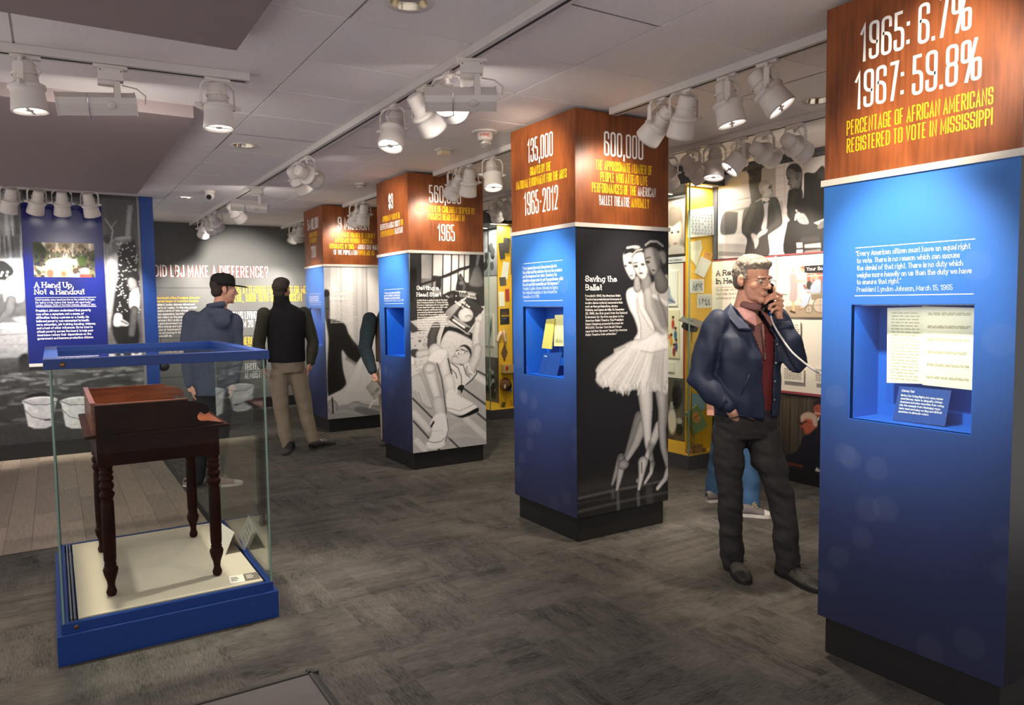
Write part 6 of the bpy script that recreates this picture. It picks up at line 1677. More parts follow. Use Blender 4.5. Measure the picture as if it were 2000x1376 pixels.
# asymmetric flood lamps
def flood(x, y, rz, label, swing=0.0, ztop=None, energy=2.8, tip=0.0, roll=.95):
    zt = (ZC-.0435 if ztop is None else ztop)
    root = thing('flood_lamp', label, 'flood light', (x, y, zt), rz, 'flood lamps on the tracks')
    MB().box(-.075, .075, -.017, .017, -.016, 0).build('adapter', M_FIX, root)
    b = MB().box(-.055, .055, -.028, .028, -.075, -.018, bev=.003).box(-.058, .03, -.024, .024, -.098, -.075, bev=.003).build('driver_box', M_FIX, root)
    for s in (-1, 1):
        MB().lathe([(.003, 0), (.003, .002)], 8).build('screw', M_DKMETAL, b, Matrix.Translation((s*.045, -.0285, -.03)) @ Matrix.Rotation(math.pi/2, 4, 'X'))
    br = MB()
    for s in (-1, 1):
        br.prism([(-.013, 0), (.013, 0), (.016, -.10), (-.016, -.10)], -.0015, .0015, Matrix.Translation((.025, s*.050, -.085)) @ Matrix.Rotation(math.pi/2, 4, 'X'))
    br.box(.012, .038, -.05, .05, -.088, -.084)
    br.build('bracket', M_FIX, root)
    B = Matrix.Translation((-.03+swing, 0, -.19)) @ Matrix.Rotation(tip, 4, 'Y') @ Matrix.Rotation(roll, 4, 'X')
    hd = MB()
    prof = [(-.046, -.040), (.046, -.040), (.048, .020), (.030, .044), (-.030, .044), (-.048, .020)]
    Mx = B @ Matrix(((0, 0, 1, 0), (1, 0, 0, 0), (0, 1, 0, 0), (0, 0, 0, 1)))
    hd.prism(prof, -.175, .165, Mx)
    h = hd.build('housing', M_FIX, root)
    rb = MB()
    for k in range(7):
        z = -.030+.0075*k
        for s in (-1, 1):
            rb.box(-.170, .160, s*.0475-.0012, s*.0475+.0012, z, z+.003, B)
    rb.build('cooling_rib', M_FIX, h)['kind'] = 'stuff'
    for s in (-.176, .166):
        ec = MB(); ec.prism([(a*1.06, c*1.08) for a, c in prof], s-.003, s+.003, Mx); ec.build('end_plate', M_FIX, h)
    MB().box(-.16, .15, -.038, .038, -.0425, -.0405, B).build('lens', mat('flood_lens', rgb(200, 200, 196), .2, emit=(1, .95, .9), estr=.25), h)
    for s in (-1, 1):
        MB().lathe([(.020, 0), (.021, .004), (.018, .007), (.006, .008)], 16).build('pivot_disc', M_FIX, h, B @ Matrix.Translation((.055, s*.047, .012)) @ Matrix.Rotation(-s*math.pi/2, 4, 'X'))
    MB().tube([(-.045, -.05, .075), (-.043, -.052, -.06)], .0028, 5, B).build('clip_wire', mat('chrome_wire', rgb(220, 220, 224), .15, metal=1.0), h)
    fl = bpy.data.lights.new('flood_lamp', 'AREA'); fl.shape = 'RECTANGLE'; fl.size = .28; fl.size_y = .06; fl.energy = energy; fl.color = NEUT
    fo_ = bpy.data.objects.new('flood_beam', fl); C.objects.link(fo_); fo_.parent = root
    fo_.matrix_local = B @ Matrix.Translation((-.005, 0, -.046))
    MB().tube([(.05, .03, -.08), (.115, .045, -.085), (.155, .03, -.12), (.15, .01, -.165)], .0035, 6).build('cable', M_FIX, root)
    return root
flood(.30, 4.175, -.03, 'white flood lamp on the short track between two spotlights', swing=-.03, tip=-.11, roll=.62, energy=12)
flood(X1, 3.20, -.45, 'white flood lamp on the long track, largest one, left of the ballet column', swing=-.02, tip=-.02)
flood(X1, 7.60, -.35, 'small far white flood lamp on the long track before the grey wall', swing=-.04, tip=.08)

# recessed downlights
for i, (x, y) in enumerate(DOWNL):
    far = i == 1
    t = thing('recessed_downlight', ['round mirror-lined downlight in the ceiling between the long track and the soffit corner', 'small glowing downlight in the ceiling near the dome camera', 'round mirror-lined downlight near the largest flood lamp', 'round downlight beside the voter column', 'round downlight over the open carpet near the long track end', 'round downlight over the carpet beyond the voter column'][i], 'downlight', (x, y, ZC), 0, 'recessed downlights')
    tt = MB(); tt.lathe([(.076, -.001), (.098, -.004), (.099, 0), (.078, .001)], 28, cap0=False, cap1=False); tt.build('trim_ring', M_FIX, t)
    MB().lathe([(.078, 0), (.070, .03), (.056, .07), (.045, .09)], 24, cap0=False, cap1=False).build('reflector', M_STEEL, t)
    MB().lathe([(.001, .012), (.072, .0121)] if far else [(.001, .088), (.046, .0881)], 24, cap0=False, cap1=False).build('lamp', mat('downlight_lamp', (1, 1, 1), .5, emit=(1, .9, .76), estr=4.0), t)
    l = bpy.data.lights.new('downlight', 'SPOT'); l.energy = (30 if far else 22); l.color = WARM; l.spot_size = math.radians(100); l.spot_blend = .9; l.shadow_soft_size = .06
    lo = bpy.data.objects.new('downlight_lamp', l); C.objects.link(lo); lo.parent = t; lo.location = (0, 0, .008)

# ceiling devices
t = thing('fire_strobe', 'white ceiling fire alarm strobe with red lettering left of the ballet column', 'fire alarm', (2.70, 4.64, ZC))
MB().lathe([(.088, -.014), (.094, -.010), (.096, 0)], 30).build('back_plate', M_FIX, t)
MB().lathe([(.004, -.066), (.046, -.064), (.054, -.052), (.060, -.013)], 26).build('body', M_FIX, t)
MB().lathe([(.004, -.112), (.026, -.106), (.040, -.090), (.044, -.065)], 22).build('strobe_lens', mat('strobe_clear', rgb(190, 186, 182), .12, metal=.5, var=.5, vscale=60), t)
g = MB()
vs, fs, w, _ = glyphs('FIRE', 'bold', 4.2)
vd = Vector((-.50, -.86, 0)).normalized(); ud = Vector((.86, -.50, 0))
for kk, p in enumerate(vs):
    a = (p[0]/4.2-.5)*1.25
    dirv = vd*math.cos(a)+ud*math.sin(a)
    z = -.046+p[1]*.022
    g.v.append((dirv.x*.0605, dirv.y*.0605, z))
g.f = [tuple(q) for q in fs]; g.sm = [False]*len(fs)
g.build('fire_lettering', mat('red_ink', rgb(196, 40, 30), .6), t)
for x, y, lb in ((2.71, 5.32, 'small square ceiling sensor behind the fire strobe'), (2.72, 7.20, 'small ceiling smoke detector above the signing hands column')):
    t = thing('smoke_detector', lb, 'smoke detector', (x, y, ZC))
    if y < 6:
        MB().box(-.055, .055, -.055, .055, -.012, 0, bev=.004).build('back_plate', M_FIX, t); MB().box(-.04, .04, -.04, .04, -.045, -.012, bev=.006).build('body', mat('cream_plastic', rgb(226, 210, 176), .5), t)
    else:
        MB().lathe([(.03, -.042), (.048, -.038), (.052, -.022), (.055, -.012), (.058, 0)], 22).build('body', M_FIX, t); MB().lathe([(.053, -.026), (.053, -.021)], 22).build('vent_slot', M_DKMETAL, t)
t = thing('dome_camera', 'white dome security camera on the far ceiling tiles', 'camera', (1.48, 8.37, ZC))
MB().lathe([(.05, -.03), (.055, -.02), (.055, 0)], 22).build('base', M_FIX, t)
MB().ellipsoid((0, 0, -.05), (.048, .048, .048)).build('ball', M_FIX, t)
MB().lathe([(.026, 0), (.026, .014), (.018, .015)], 16).build('lens', M_DKMETAL, t, Matrix.Translation((-.012, -.030, -.068)) @ Vector((-.3, -.75, -.55)).to_track_quat('Z', 'Y').to_matrix().to_4x4())

# ------------------------------------------------------------------ the glass display case and the mahogany desk in it
M_CASEB = mat('case_blue', rgb(14, 54, 124), .42, var=.03, vscale=4)
M_CASEG = glass_mat('case_glass', (.96, .985, .97), 1.30)
M_CASEF = glass_mat('coated_case_glass', (.97, .985, .975), 1.10)
M_GEDGE = mat('glass_edge_green', rgb(120, 150, 136), .2, spec=.6)
M_DECK = mat('case_deck', rgb(206, 196, 176), .7, var=.02)
M_GASKET = mat('grey_gasket', rgb(110, 112, 116), .4)
CX0, CX1, CY0, CY1 = -.045, .905, 3.69, 5.02
ccx, ccy = (CX0+CX1)/2, (CY0+CY1)/2
case = thing('display_case', 'large glass display case with blue frame and blue plinth', 'display case', (ccx, ccy, 0))
hx, hy = (CX1-CX0)/2, (CY1-CY0)/2
pl = MB().box(-hx, hx, -hy, hy, 0, .135, bev=.003).build('plinth', M_CASEB, case)
ra = MB()
ra.box(-hx+.02, hx-.02, -hy+.018, -hy+.045, .135, .178); ra.box(-hx+.02, hx-.02, hy-.045, hy-.018, .135, .178)
ra.box(-hx+.02, -hx+.047, -hy+.045, hy-.045, .135, .178); ra.box(hx-.047, hx-.02, -hy+.045, hy-.045, .135, .178)
ra.build('lower_rail', M_CASEB, case)
MB().box(-hx+.085, hx-.06, -hy+.06, hy-.06, .136, .180).build('deck', M_DECK, case)
gk = MB().box(-hx+.055, -hx+.062, -hy+.06, hy-.06, .15, .186).box(-hx+.068, -hx+.076, -hy+.06, hy-.06, .15, .184)
gk.build('sliding_channel', M_GASKET, case)
MB().lathe([(.009, 0), (.010, .004), (.006, .005)], 12).build('lock', mat('brass_lock', rgb(120, 90, 60), .35, metal=.8), case, Matrix.Translation((-hx+.075, -hy+.0178, .158)) @ Matrix.Rotation(math.pi/2, 4, 'X'))
# four panes with green edges
gx, gy, gz0, gz1, gt = hx-.028, hy-.028, .178, 1.315, .009
for nm, b in (('front_pane', (-gx, gx, -gy, -gy+gt)), ('rear_pane', (-gx, gx, gy-gt, gy)), ('left_pane', (-gx, -gx+gt, -gy+gt+.002, gy-gt-.002)), ('right_pane', (gx-gt, gx, -gy+gt+.002, gy-gt-.002))):
    p = MB().box(*b, gz0, gz1).build(nm, M_CASEF if nm in ('front_pane', 'rear_pane') else M_CASEG, case)
    e = MB()
    if b[1]-b[0] > b[3]-b[2]:
        for s in (b[0]-.0012, b[1]): e.box(s, s+.0012, b[2], b[3], gz0, gz1)
        e.build('polished_edge', M_GEDGE, p)
for sx in (-1, 1):
    for sy in (-1, 1):
        MB().box(sx*gx-.004, sx*gx+.004, sy*gy-.004, sy*gy+.004, gz0, gz1).build('corner_seam', M_GEDGE, case)
# top frame
tf = MB()
z0, z1, fw_ = 1.302, 1.346, .062
tf.box(-hx+.004, hx-.004, -hy+.004, -hy+fw_, z0, z1, bev=.002); tf.box(-hx+.004, hx-.004, hy-fw_, hy-.004, z0, z1, bev=.002)
tf.box(-hx+.004, -hx+fw_, -hy+fw_, hy-fw_, z0, z1, bev=.002); tf.box(hx-fw_, hx-.004, -hy+fw_, hy-fw_, z0, z1, bev=.002)
tfo = tf.build('top_frame', M_CASEB, case)
MB().box(-hx+fw_, hx-fw_, -hy+fw_, hy-fw_, 1.312, 1.319).build('top_pane', M_CASEG, case)
MB().lathe([(.010, 0), (.011, .004), (.006, .005)], 12).build('lock', mat('brass_lock', rgb(120, 90, 60), .35, metal=.8), case, Matrix.Translation((-hx+.075, -hy+.0038, 1.322)) @ Matrix.Rotation(math.pi/2, 4, 'X'))

def mahog(name, c1, c2, rough):
    m = mat(name, c1, rough, var=.3, vscale=4, vstretch=(1, 1, 1), col2=c2, coat=0, spec=.12)
    return m
M_MAHD = mahog('dark_shaded_mahogany', rgb(34, 14, 10), rgb(52, 22, 14), .5)  # dark wood tone with the shade of the near sides in its colour
M_MAHO = mat('red_lit_mahogany', rgb(96, 44, 18), .28, var=.25, vscale=3, vstretch=(2, 2, 12), col2=rgb(140, 72, 30), coat=.1)  # same wood as lit from above, light put into the colour
DX0, DX1, DY0, DY1, DZ = .13, .72, 3.90, 4.76, .181
dcx, dcy = (DX0+DX1)/2, (DY0+DY1)/2
desk = thing('writing_desk', 'antique mahogany slant-top desk with turned legs inside the glass case', 'desk', (dcx, dcy, DZ))
w, l = (DX1-DX0)/2, (DY1-DY0)/2
za, zb = .635, .775                          # apron underside and desk board height above the deck
LEG = [(.011, 0), (.020, .006), (.024, .022), (.018, .040), (.016, .052), (.019, .075), (.029, .105), (.034, .130), (.030, .142), (.024, .150), (.028, .156), (.024, .162), (.0275, .18), (.029, .30), (.0275, .455), (.024, .472), (.030, .484), (.034, .496), (.028, .508), (.022, .514), (.030, .524), (.033, .540), (.027, .552), (.022, .556), (.031, .566), (.031, .580), (.024, .586), (.030, .596), (.030, .606), (.025, .612), (.029, .622), (.029, .636)]
leg_me = MB().lathe(LEG, 20).mesh('leg')
for sx in (-1, 1):
    for sy in (-1, 1):
        lo = link('leg', leg_me, M_MAHD, desk); lo.location = (sx*(w-.055), sy*(l-.055), 0)
        MB().box(sx*(w-.055)-.028, sx*(w-.055)+.028, sy*(l-.055)-.028, sy*(l-.055)+.028, .63, .77).build('leg_block', M_MAHD, lo, Matrix.Translation(-lo.location))
ap = MB()
for s in (-1, 1):
    ap.box(-w+.05, w-.05, s*(l-.030)-.008, s*(l-.030)+.008, za, zb); ap.box(s*(w-.030)-.008, s*(w-.030)+.008, -l+.05, l-.05, za, zb)
ap.build('apron', M_MAHD, desk)
# moulded desk board, projecting a little on every side
MB().box(-w-.028, w+.018, -l-.012, l+.012, zb, zb+.016, bev=.004).build('desk_board', M_MAHD, desk)
# slanted writing surface
sl = MB()
sl.add([(-w+.02, -l+.02, zb+.016), (w, -l+.02, zb+.016), (w, l-.02, zb+.016), (-w+.02, l-.02, zb+.016), (-w+.02, -l+.02, zb+.075), (w-.02, -l+.02, zb+.020), (w-.02, l-.02, zb+.020), (-w+.02, l-.02, zb+.075)],
       [(0, 3, 2, 1), (4, 5, 6, 7), (0, 1, 5, 4), (1, 2, 6, 5), (2, 3, 7, 6), (3, 0, 4, 7)])
sl.build('writing_surface', M_MAHO, desk)
# gallery: two scrolled side boards and a back board
def scroll():
    """side board outline: long level top, then a scrolled nose with a hook cut under it"""
    pts = [(-w+.012, zb+.016), (w-.005, zb+.016), (w-.005, zb+.022), (w-.045, zb+.030), (.215, zb+.038), (.195, zb+.037), (.178, zb+.041), (.168, zb+.052), (.167, zb+.066), (.174, zb+.079), (.184, zb+.085), (.190, zb+.078), (.203, zb+.072), (.217, zb+.077), (.224, zb+.092), (.219, zb+.108), (.205, zb+.123), (.185, zb+.134), (.155, zb+.141), (.127, zb+.143), (.125, zb+.152), (-w+.012, zb+.155)]
    return pts
sp = scroll()
for s in (-1, 1):
    y = s*(l-.012)
    side = MB().prism(sp, -.008, .008, Matrix.Translation((0, y, 0)) @ Matrix.Rotation(math.pi/2, 4, 'X'))
    so = side.build('side_board', M_MAHD if s < 0 else M_MAHO, desk)  # near board gets the shaded wood colour, far board the lit one
    MB().box(-w+.010, .125, y-.0095, y+.0095, zb+.152, zb+.158).build('edge_moulding', M_MAHO, so)
bb = MB().box(-w+.004, -w+.020, -l+.004, l-.004, zb+.016, zb+.158).build('back_board', M_MAHO, desk)
MB().box(-w+.001, -w+.023, -l+.004, l-.004, zb+.158, zb+.165).build('edge_moulding', M_MAHO, bb)
# cards on the case deck
def flat_card(name, label, x, y, sx, sy, rz, m, rows=3, ink=None):
    t = thing(name, label, 'card', (x, y, .1802), rz)
    MB().box(-sx/2, sx/2, -sy/2, sy/2, 0, .003).build('card', m, t)
    for k in range(rows):
        MB().box(-sx*.35, sx*(.05+.1*(k % 2)), sy*(.22-.2*k)-.004, sy*(.22-.2*k)+.004, .0031, .0036).build('printed_line', ink or M_DKINK, t)
    return t
M_WCARD = mat('white_card', rgb(232, 226, 214), .6, var=.01); M_GCARD = mat('grey_card', rgb(120, 112, 100), .6, var=.02)
flat_card('caption_card', 'small white card lying on the case floor near its corner', .735, 3.838, .072, .11, -.12, M_WCARD)
flat_card('caption_card', 'small grey card lying beside the white card in the case', .808, 3.836, .07, .10, -.08, M_GCARD, ink=M_WCARD)
t = thing('tent_card', 'folded cream label card standing by the desk leg', 'card', (.795, 4.42, .1803), .12)
MB().add([(-.0, -.16, .12), (.0, .16, .12), (-.055, .16, 0), (-.055, -.16, 0), (.055, .16, 0), (.055, -.16, 0), (-.002, -.16, .117), (-.002, .16, .117)], [(0, 1, 2, 3), (1, 0, 5, 4)]).build('card', M_WCARD, t)
for k in range(4):
    MB().add([(.012+.01*k, -.10, .0945-.0218*k), (.012+.01*k, .06+.02*(k % 2), .0945-.0218*k), (.0145+.01*k, .06+.02*(k % 2), .0890-.0218*k), (.0145+.01*k, -.10, .0890-.0218*k)], [(0, 1, 2, 3)]).build('printed_line', M_GCARD, t)

# ------------------------------------------------------------------ mural wall, hanging banner and the grey headline wall
WL_O = bpy.data.objects['wall_left']; WB_O = bpy.data.objects['wall_back']
FM = frame((0, Y_MURAL, 0), (1, 0, 0), (0, -1, 0))
mu = thing('wall_mural', 'black and white photo mural of washing day with tub, bucket and children', 'mural', (-.7, Y_MURAL, .165))
Gm = Matrix.Translation(-Vector(mu.location)) @ FM
MB().add([tuple(Gm @ Vector(p)) for w in (.0005, .0035) for p in ((-2.3, .166, w), (.872, .166, w), (.872, ZC, w), (-2.3, ZC, w))], [(3,2,1,0),(4,5,6,7),(0,1,5,4),(1,2,6,5),(2,3,7,6),(3,0,4,7)]).build('panel', M_DARKWALL, mu)
p = Pic(-.75, .872, .166, ZC-.004, .0062, ink(96))
run_ops(p, PAINT['M']); p.grain(.10, .03, 2); p.grain(.06, seed=5)
p.build('mural_print', M_PHOTO, Gm, mu, .0045)
p = Pic(-2.3, -.75, .166, ZC-.004, .03, ink(84)); p.grain(.3, .2, 3)
p.build('mural_print', M_PHOTO, Gm, mu, .0045)
MB().box(.852-mu.location.x, .878-mu.location.x, -.016, -.006, .0, 2.62).build('edge_strip', mat('grey_edge_strip', rgb(120, 118, 120), .4, var=.1), mu)
bn = thing('hanging_banner', 'glossy dark blue text banner hanging on the washtub mural', 'banner', (.15, Y_MURAL-.02, .98))
Gb = Matrix.Translation(-Vector(bn.location)) @ frame((0, Y_MURAL, 0), (1, 0, 0), (0, -1, 0))
M_BANNER = mat('glossy_banner_blue', rgb(12, 24, 98), .2, spec=.5, var=.03)
bx = lambda a, b, c, d, w0, w1: MB().add([tuple(Gb @ Vector(p)) for w in (w0, w1) for p in ((a, c, w), (b, c, w), (b, d, w), (a, d, w))], [(3,2,1,0),(4,5,6,7),(0,1,5,4),(1,2,6,5),(2,3,7,6),(3,0,4,7)])
bx(-.222, .510, .99, 2.665, .010, .012).build('cloth', M_BANNER, bn)
bx(-.222, .510, 2.662, 2.70, .008, .016).build('rail', M_GASKET if 'M_GASKET' in globals() else M_TRIM, bn)
bx(-.222, .510, .962, .995, .008, .016).build('rail', M_TRIM, bn)
p = Pic(-.135, .4215, 1.899, 2.261, .005, ink((96, 96, 66)))
run_ops(p, PAINT['G']); p.grain(.05, seed=9)
p.build('garden_photo', M_PHOTO, Gb, bn, .0128)
lettering('title', [('A Hand Up,',-.1371,.2192,1.7878,.0586),('Not a Handout',-.1403,.3204,1.7175,.0586)], 'slab', M_WTXT, Gb, bn, .0128)
for v in (1.6847, 1.5862):
    bx(-.135, .417, v-.002, v+.002, .0121, .0127).build('rule', M_WTXT, bn)
lettering('quotation', [('“Unfortunately, many Americans live on the outskirts of hope...',-.141,.4111,1.6521,.0213),('Our task is to help replace their despair with opportunity.”',-.1378,.3752,1.6223,.0213),('Lyndon Johnson, State of the Union Address, January 8, 1964',-.1346,.4096,1.5952,.0213)], 'slabthin', M_WTXT, Gb, bn, .0128)
LB = ['President Johnson understood that poverty','was often a symptom, not a cause, of','difficulties facing a person or a family. He','believed poverty was connected to health','care, education, job training, housing, violence,','and a host of other influences. So he tried to','attack poverty across the board, to help poor','Americans reduce their dependence on the','government and become productive citizens.']
RB = [.363, .2962, .3425, .3432, .4019, .3737, .3793, .356, .376]
lettering('body_text', [(s, -.1373, r, 1.5363-.0366*i, .0246) for i, (s, r) in enumerate(zip(LB, RB))], 'bold', M_WTXT, Gb, bn, .0128)

# headline wall lettering
FB = frame((0, Y_BACK, 0), (1, 0, 0), (0, -1, 0))
M_RED = mat('red_shadow_vinyl', rgb(150, 60, 44), .6)
lettering('headline_shadow', [('DID LBJ MAKE A DIFFERENCE?', 1.262, 2.872, 2.003, .1719)], 'cond', M_RED, FB, WB_O, .001)
lettering('headline', [('DID LBJ MAKE A DIFFERENCE?', 1.276, 2.8864, 2.009, .1719)], 'cond', M_WTXT, FB, WB_O, .002)
lettering('statistic', [('AMERICANS ATTENDING FOUR YEARS OR MORE', 2.10, 3.55, 1.7641, .116), ('OF COLLEGE, 1960-1970: UP', 2.10, 2.99, 1.6413, .116), ('PERCENT', 3.115, 3.40, 1.6413, .116), ('AMERI', 2.40, 2.60, .9843, .117), ('UP', 2.505, 2.585, .8612, .11)], 'cond', M_YTXT, FB, WB_O, .001)
lettering('statistic', [('AMERICANS LIVING IN POVERTY', 2.15, 3.05, 1.3764, .1167), ('FROM 20 TO', 2.34, 2.74, 1.2493, .1092), ('TECTED: 9', 2.4729, 2.78, .5889, .105), ('ALMOST 10', 2.4685, 2.80, .4604, .1103)], 'cond', M_WTXT, FB, WB_O, .001)
lettering('lead_text', [('Before he left office, President Johnson’s', 1.25, 1.8699, 1.6903, .0309), ('programs began to transform America.', 1.255, 1.8539, 1.6438, .0309)], 'bold', M_YTXT, FB, WB_O, .001)
PB = ['President Lyndon Johnson did not end','poverty or racism. To this day, people','opposing points of view attack','as too expensive, too intrusive,','or too reliant on the power','government. But Lyndon Johnson','that good government could','positive change and a profound','Millions of Americans benefit','vision and energy in the 1960s','as we still do.']
lettering('body_text', [(s, 1.25, 1.25+.0152*len(s), 1.5938-.0452*i, .0309) for i, s in enumerate(PB)], 'bold', M_WTXT, FB, WB_O, .001)

bg = thing('shoulder_bag', 'small black bag with a thin strap hanging beside the blue wall end', 'bag', (1.06, Y_MURAL+.02, .84))
MB().ellipsoid((0, 0, .055), (.060, .045, .055), 16, 10).build('bag', M_BLACK, bg)
MB().tube([(-.045, -.01, .47), (-.02, -.01, .36), (.0, 0, .10)], .006, 6, flat=(1, .4)).build('strap', M_BLACK, bg)
MB().tube([(-.045, -.02, .47), (-.045, -.02, .48)], .010, 8).build('hook', M_DKMETAL, bg)

# ------------------------------------------------------------------ right wall: photo murals, white panels, glazed yellow cases
FR_ = frame((X_WALL, 0, 0), (0, -1, 0), (-1, 0, 0))        # u = -y
def wall_thing(name, label, cat, u, v, off=0.0):
    t = thing(name, label, cat, (X_WALL-off, -u, v))
    return t, Matrix.Translation(-Vector(t.location)) @ FR_
def slab(G, a, b, c, d, w0, w1):
    return MB().add([tuple(G @ Vector(p)) for w in (w0, w1) for p in ((a, c, w), (b, c, w), (b, d, w), (a, d, w))], [(3,2,1,0),(4,5,6,7),(0,1,5,4),(1,2,6,5),(2,3,7,6),(3,0,4,7)])
M_REDLINE = mat('dusty_red_edge', rgb(150, 70, 76), .6)
M_YELLOW = mat('yellow_case_paint', rgb(232, 178, 44), .5, var=.02)
M_CASEDK = mat('case_dark_grey', rgb(70, 68, 72), .55, var=.03)
t, G = wall_thing('wall_mural', 'black and white mural of two seated men talking beside a tall clock', 'mural', -4.0, 1.955)
slab(G, -4.905, -2.2, 1.955, 2.735, .001, .012).build('panel', M_CASEDK, t)
p = Pic(-4.90, -3.2, 1.957, 2.733, .0062, ink(150))
run_ops(p, PAINT['W']); p.img *= np.array([1.0, .93, .91]); p.grain(.04, seed=2)
p.build('mural_print', M_PHOTO, G, t, .0128)
t, G = wall_thing('wall_mural', 'colour photo mural of a white-haired man in glasses, low on the wall', 'mural', -4.0, .12)
slab(G, -4.80, -2.2, .118, .745, .001, .012).build('panel', M_CASEDK, t)
p = Pic(-4.79, -3.2, .12, .743, .0068, ink((70, 62, 52)))
p.V += 0; run_ops(p, PAINT['V']); p.grain(.05, seed=2)
p.build('mural_print', M_PHOTO, G, t, .0128)
t, G = wall_thing('wall_panel', 'white text panel headed A Revolution in Health Care', 'panel', -4.6, .775)
slab(G, -4.968, -4.245, .775, 1.938, .001, .020).build('board', M_WHITEP, t)
slab(G, -4.97, -4.243, 1.938, 1.950, .001, .024).build('edge', M_REDLINE, t); slab(G, -4.97, -4.243, .755, .775, .001, .024).build('edge', M_REDLINE, t)
lettering('title', [('A Revolution', -4.912, -4.40, 1.7985, .0535), ('in Health Care', -4.912, -4.34, 1.7223, .0535)], 'slab', M_DKINK, G, t, .0212)
slab(G, -4.912, -4.33, 1.688, 1.691, .0201, .0208).build('rule', M_REDLINE, t)
lettering('quotation', para(['No longer will illness crush and', 'that older Americans have put away', 'a lifetime so that they might enjoy'], -4.912, -4.36, 1.655, 1.577, .024), 'sans', mat('tan_ink', rgb(170, 150, 130), .7), G, t, .0212)
t, G = wall_thing('wall_panel', 'white exhibit panel carrying the Your Social Security poster', 'panel', -3.6, .775)
slab(G, -4.225, -2.6, .775, 1.945, .001, .012).build('board', M_WHITEP, t)
slab(G, -4.243, -2.6, 1.945, 1.957, .001, .024).build('edge', M_REDLINE, t); slab(G, -4.243, -2.6, .755, .775, .001, .024).build('edge', M_REDLINE, t)
slab(G, -4.243, -4.225, .775, 1.945, .001, .024).build('edge', M_WHITEP, t)
t, G = wall_thing('poster', 'colour poster of a nurse and a man in a wheelchair on the white panel', 'poster', -3.9, 1.414, .03)
slab(G, -4.155, -3.45, 1.414, 1.856, .013, .029).build('board', M_WHITEP, t)
p = Pic(-4.152, -3.45, 1.416, 1.854, .0046, ink((214, 206, 196)))
run_ops(p, PAINT['P'])
p.build('poster_print', M_PHOTO, G, t, .0305)
slab(G, -3.936, -3.46, 1.789, 1.845, .0305, .0312).build('title_bar', M_DKINK, t)
lettering('title', [('Your Social', -3.915, -3.70, 1.803, .030)], 'bold', M_WTXT, G, t, .0325)
CARDS = [(-4.14, -3.968, 1.265, 1.385, 'white caption card under the wheelchair poster', 5), (-4.135, -3.93, .862, .99, 'white caption card low on the panel beside the man with the phone', 7), (-3.825, -3.61, .867, .998, 'white caption card beside the voter column edge', 7)]
for a, b, c, d, lb, n in CARDS:
    t, G = wall_thing('caption_card', lb, 'card', (a+b)/2, c, .04)
    slab(G, a, b, c, d, .026, .032).build('card', M_WCARD, t)
    slab(G, (a+b)/2-.02, (a+b)/2+.02, (c+d)/2-.02, (c+d)/2+.02, .012, .026).build('standoff', M_WCARD, t)
    mb = MB()
    for i in range(n):
        v = d-.022-(d-c-.03)*i/n
        dashes(G, [(x0+0, x1, v, .005) for x0, x1, _, _ in fake_rows(a+.012, b-.012 if i else (a+b)/2, v, v, 1, .005, i+n)], -.0325, -.0325, 0, 1, M_DKINK if i == 0 else M_INK, t, 'text_line')

# glazed case at the end of the wall with yellow fin
def wall_case(label, y0, y1, fin_y, fin_x):
    root = thing('wall_display_case', label, 'display case', (5.165, (y0+y1)/2, 0), 0, 'glazed yellow wall cases')
    yc = (y0+y1)/2
    a, b = y0-yc, y1-yc
    xa, xb = 4.93-5.165, 5.395-5.165
    MB().box(xa, xb, a, b, 0, .130).build('plinth', M_CASEDK, root)
    MB().box(xa+.012, xb, a+.012, b, .130, .136).build('deck', M_YELLOW, root)
    MB().box(xa, xb, a, b, 2.63, ZC-.002).build('header', M_CASEDK, root)
    MB().box(fin_x-5.165, xb, fin_y-yc, fin_y-yc+.02, .136, 2.63).build('fin_panel', M_YELLOW, root)
    MB().box(xb-.012, xb, fin_y-yc-.055, fin_y-yc-.001, 1.96, 2.63).build('jamb', M_CASEDK, root)
    MB().box(xa+.002, xa+.008, a+.01, b, .136, 2.63).build('front_glass', M_GLASS, root)
    MB().box(xa+.008, xb-.028, a+.002, a+.008, .136, 2.63).build('end_glass', M_GLASS, root)
    MB().box(xa, xa+.010, a, a+.010, .13, 2.63).build('corner_seam', M_GEDGE, root)
    for yy in (fin_y-yc-.07, fin_y-yc+.45):   # LED strips under the header
        MB().box(xa+.10, xb-.10, yy-.006, yy+.006, 2.622, 2.629).build('led_strip', mat('case_led', (1, 1, 1), .5, emit=(1, .93, .82), estr=2.0), root)
        l = bpy.data.lights.new('case_lamp', 'AREA'); l.shape = 'RECTANGLE'; l.size = .26; l.size_y = .012; l.energy = 5.0; l.color = NEUT
        lo = bpy.data.objects.new('case_lamp', l); C.objects.link(lo); lo.parent = root; lo.location = ((xa+xb)/2, yy, 2.618)
    return root
wall_case('glazed yellow wall case holding the graduation cap and toy blocks', 4.82, 6.95, 4.965, 5.048)
wall_case('glazed yellow wall case holding the pink ballet slippers', 8.44, 10.6, 8.605, 5.178)

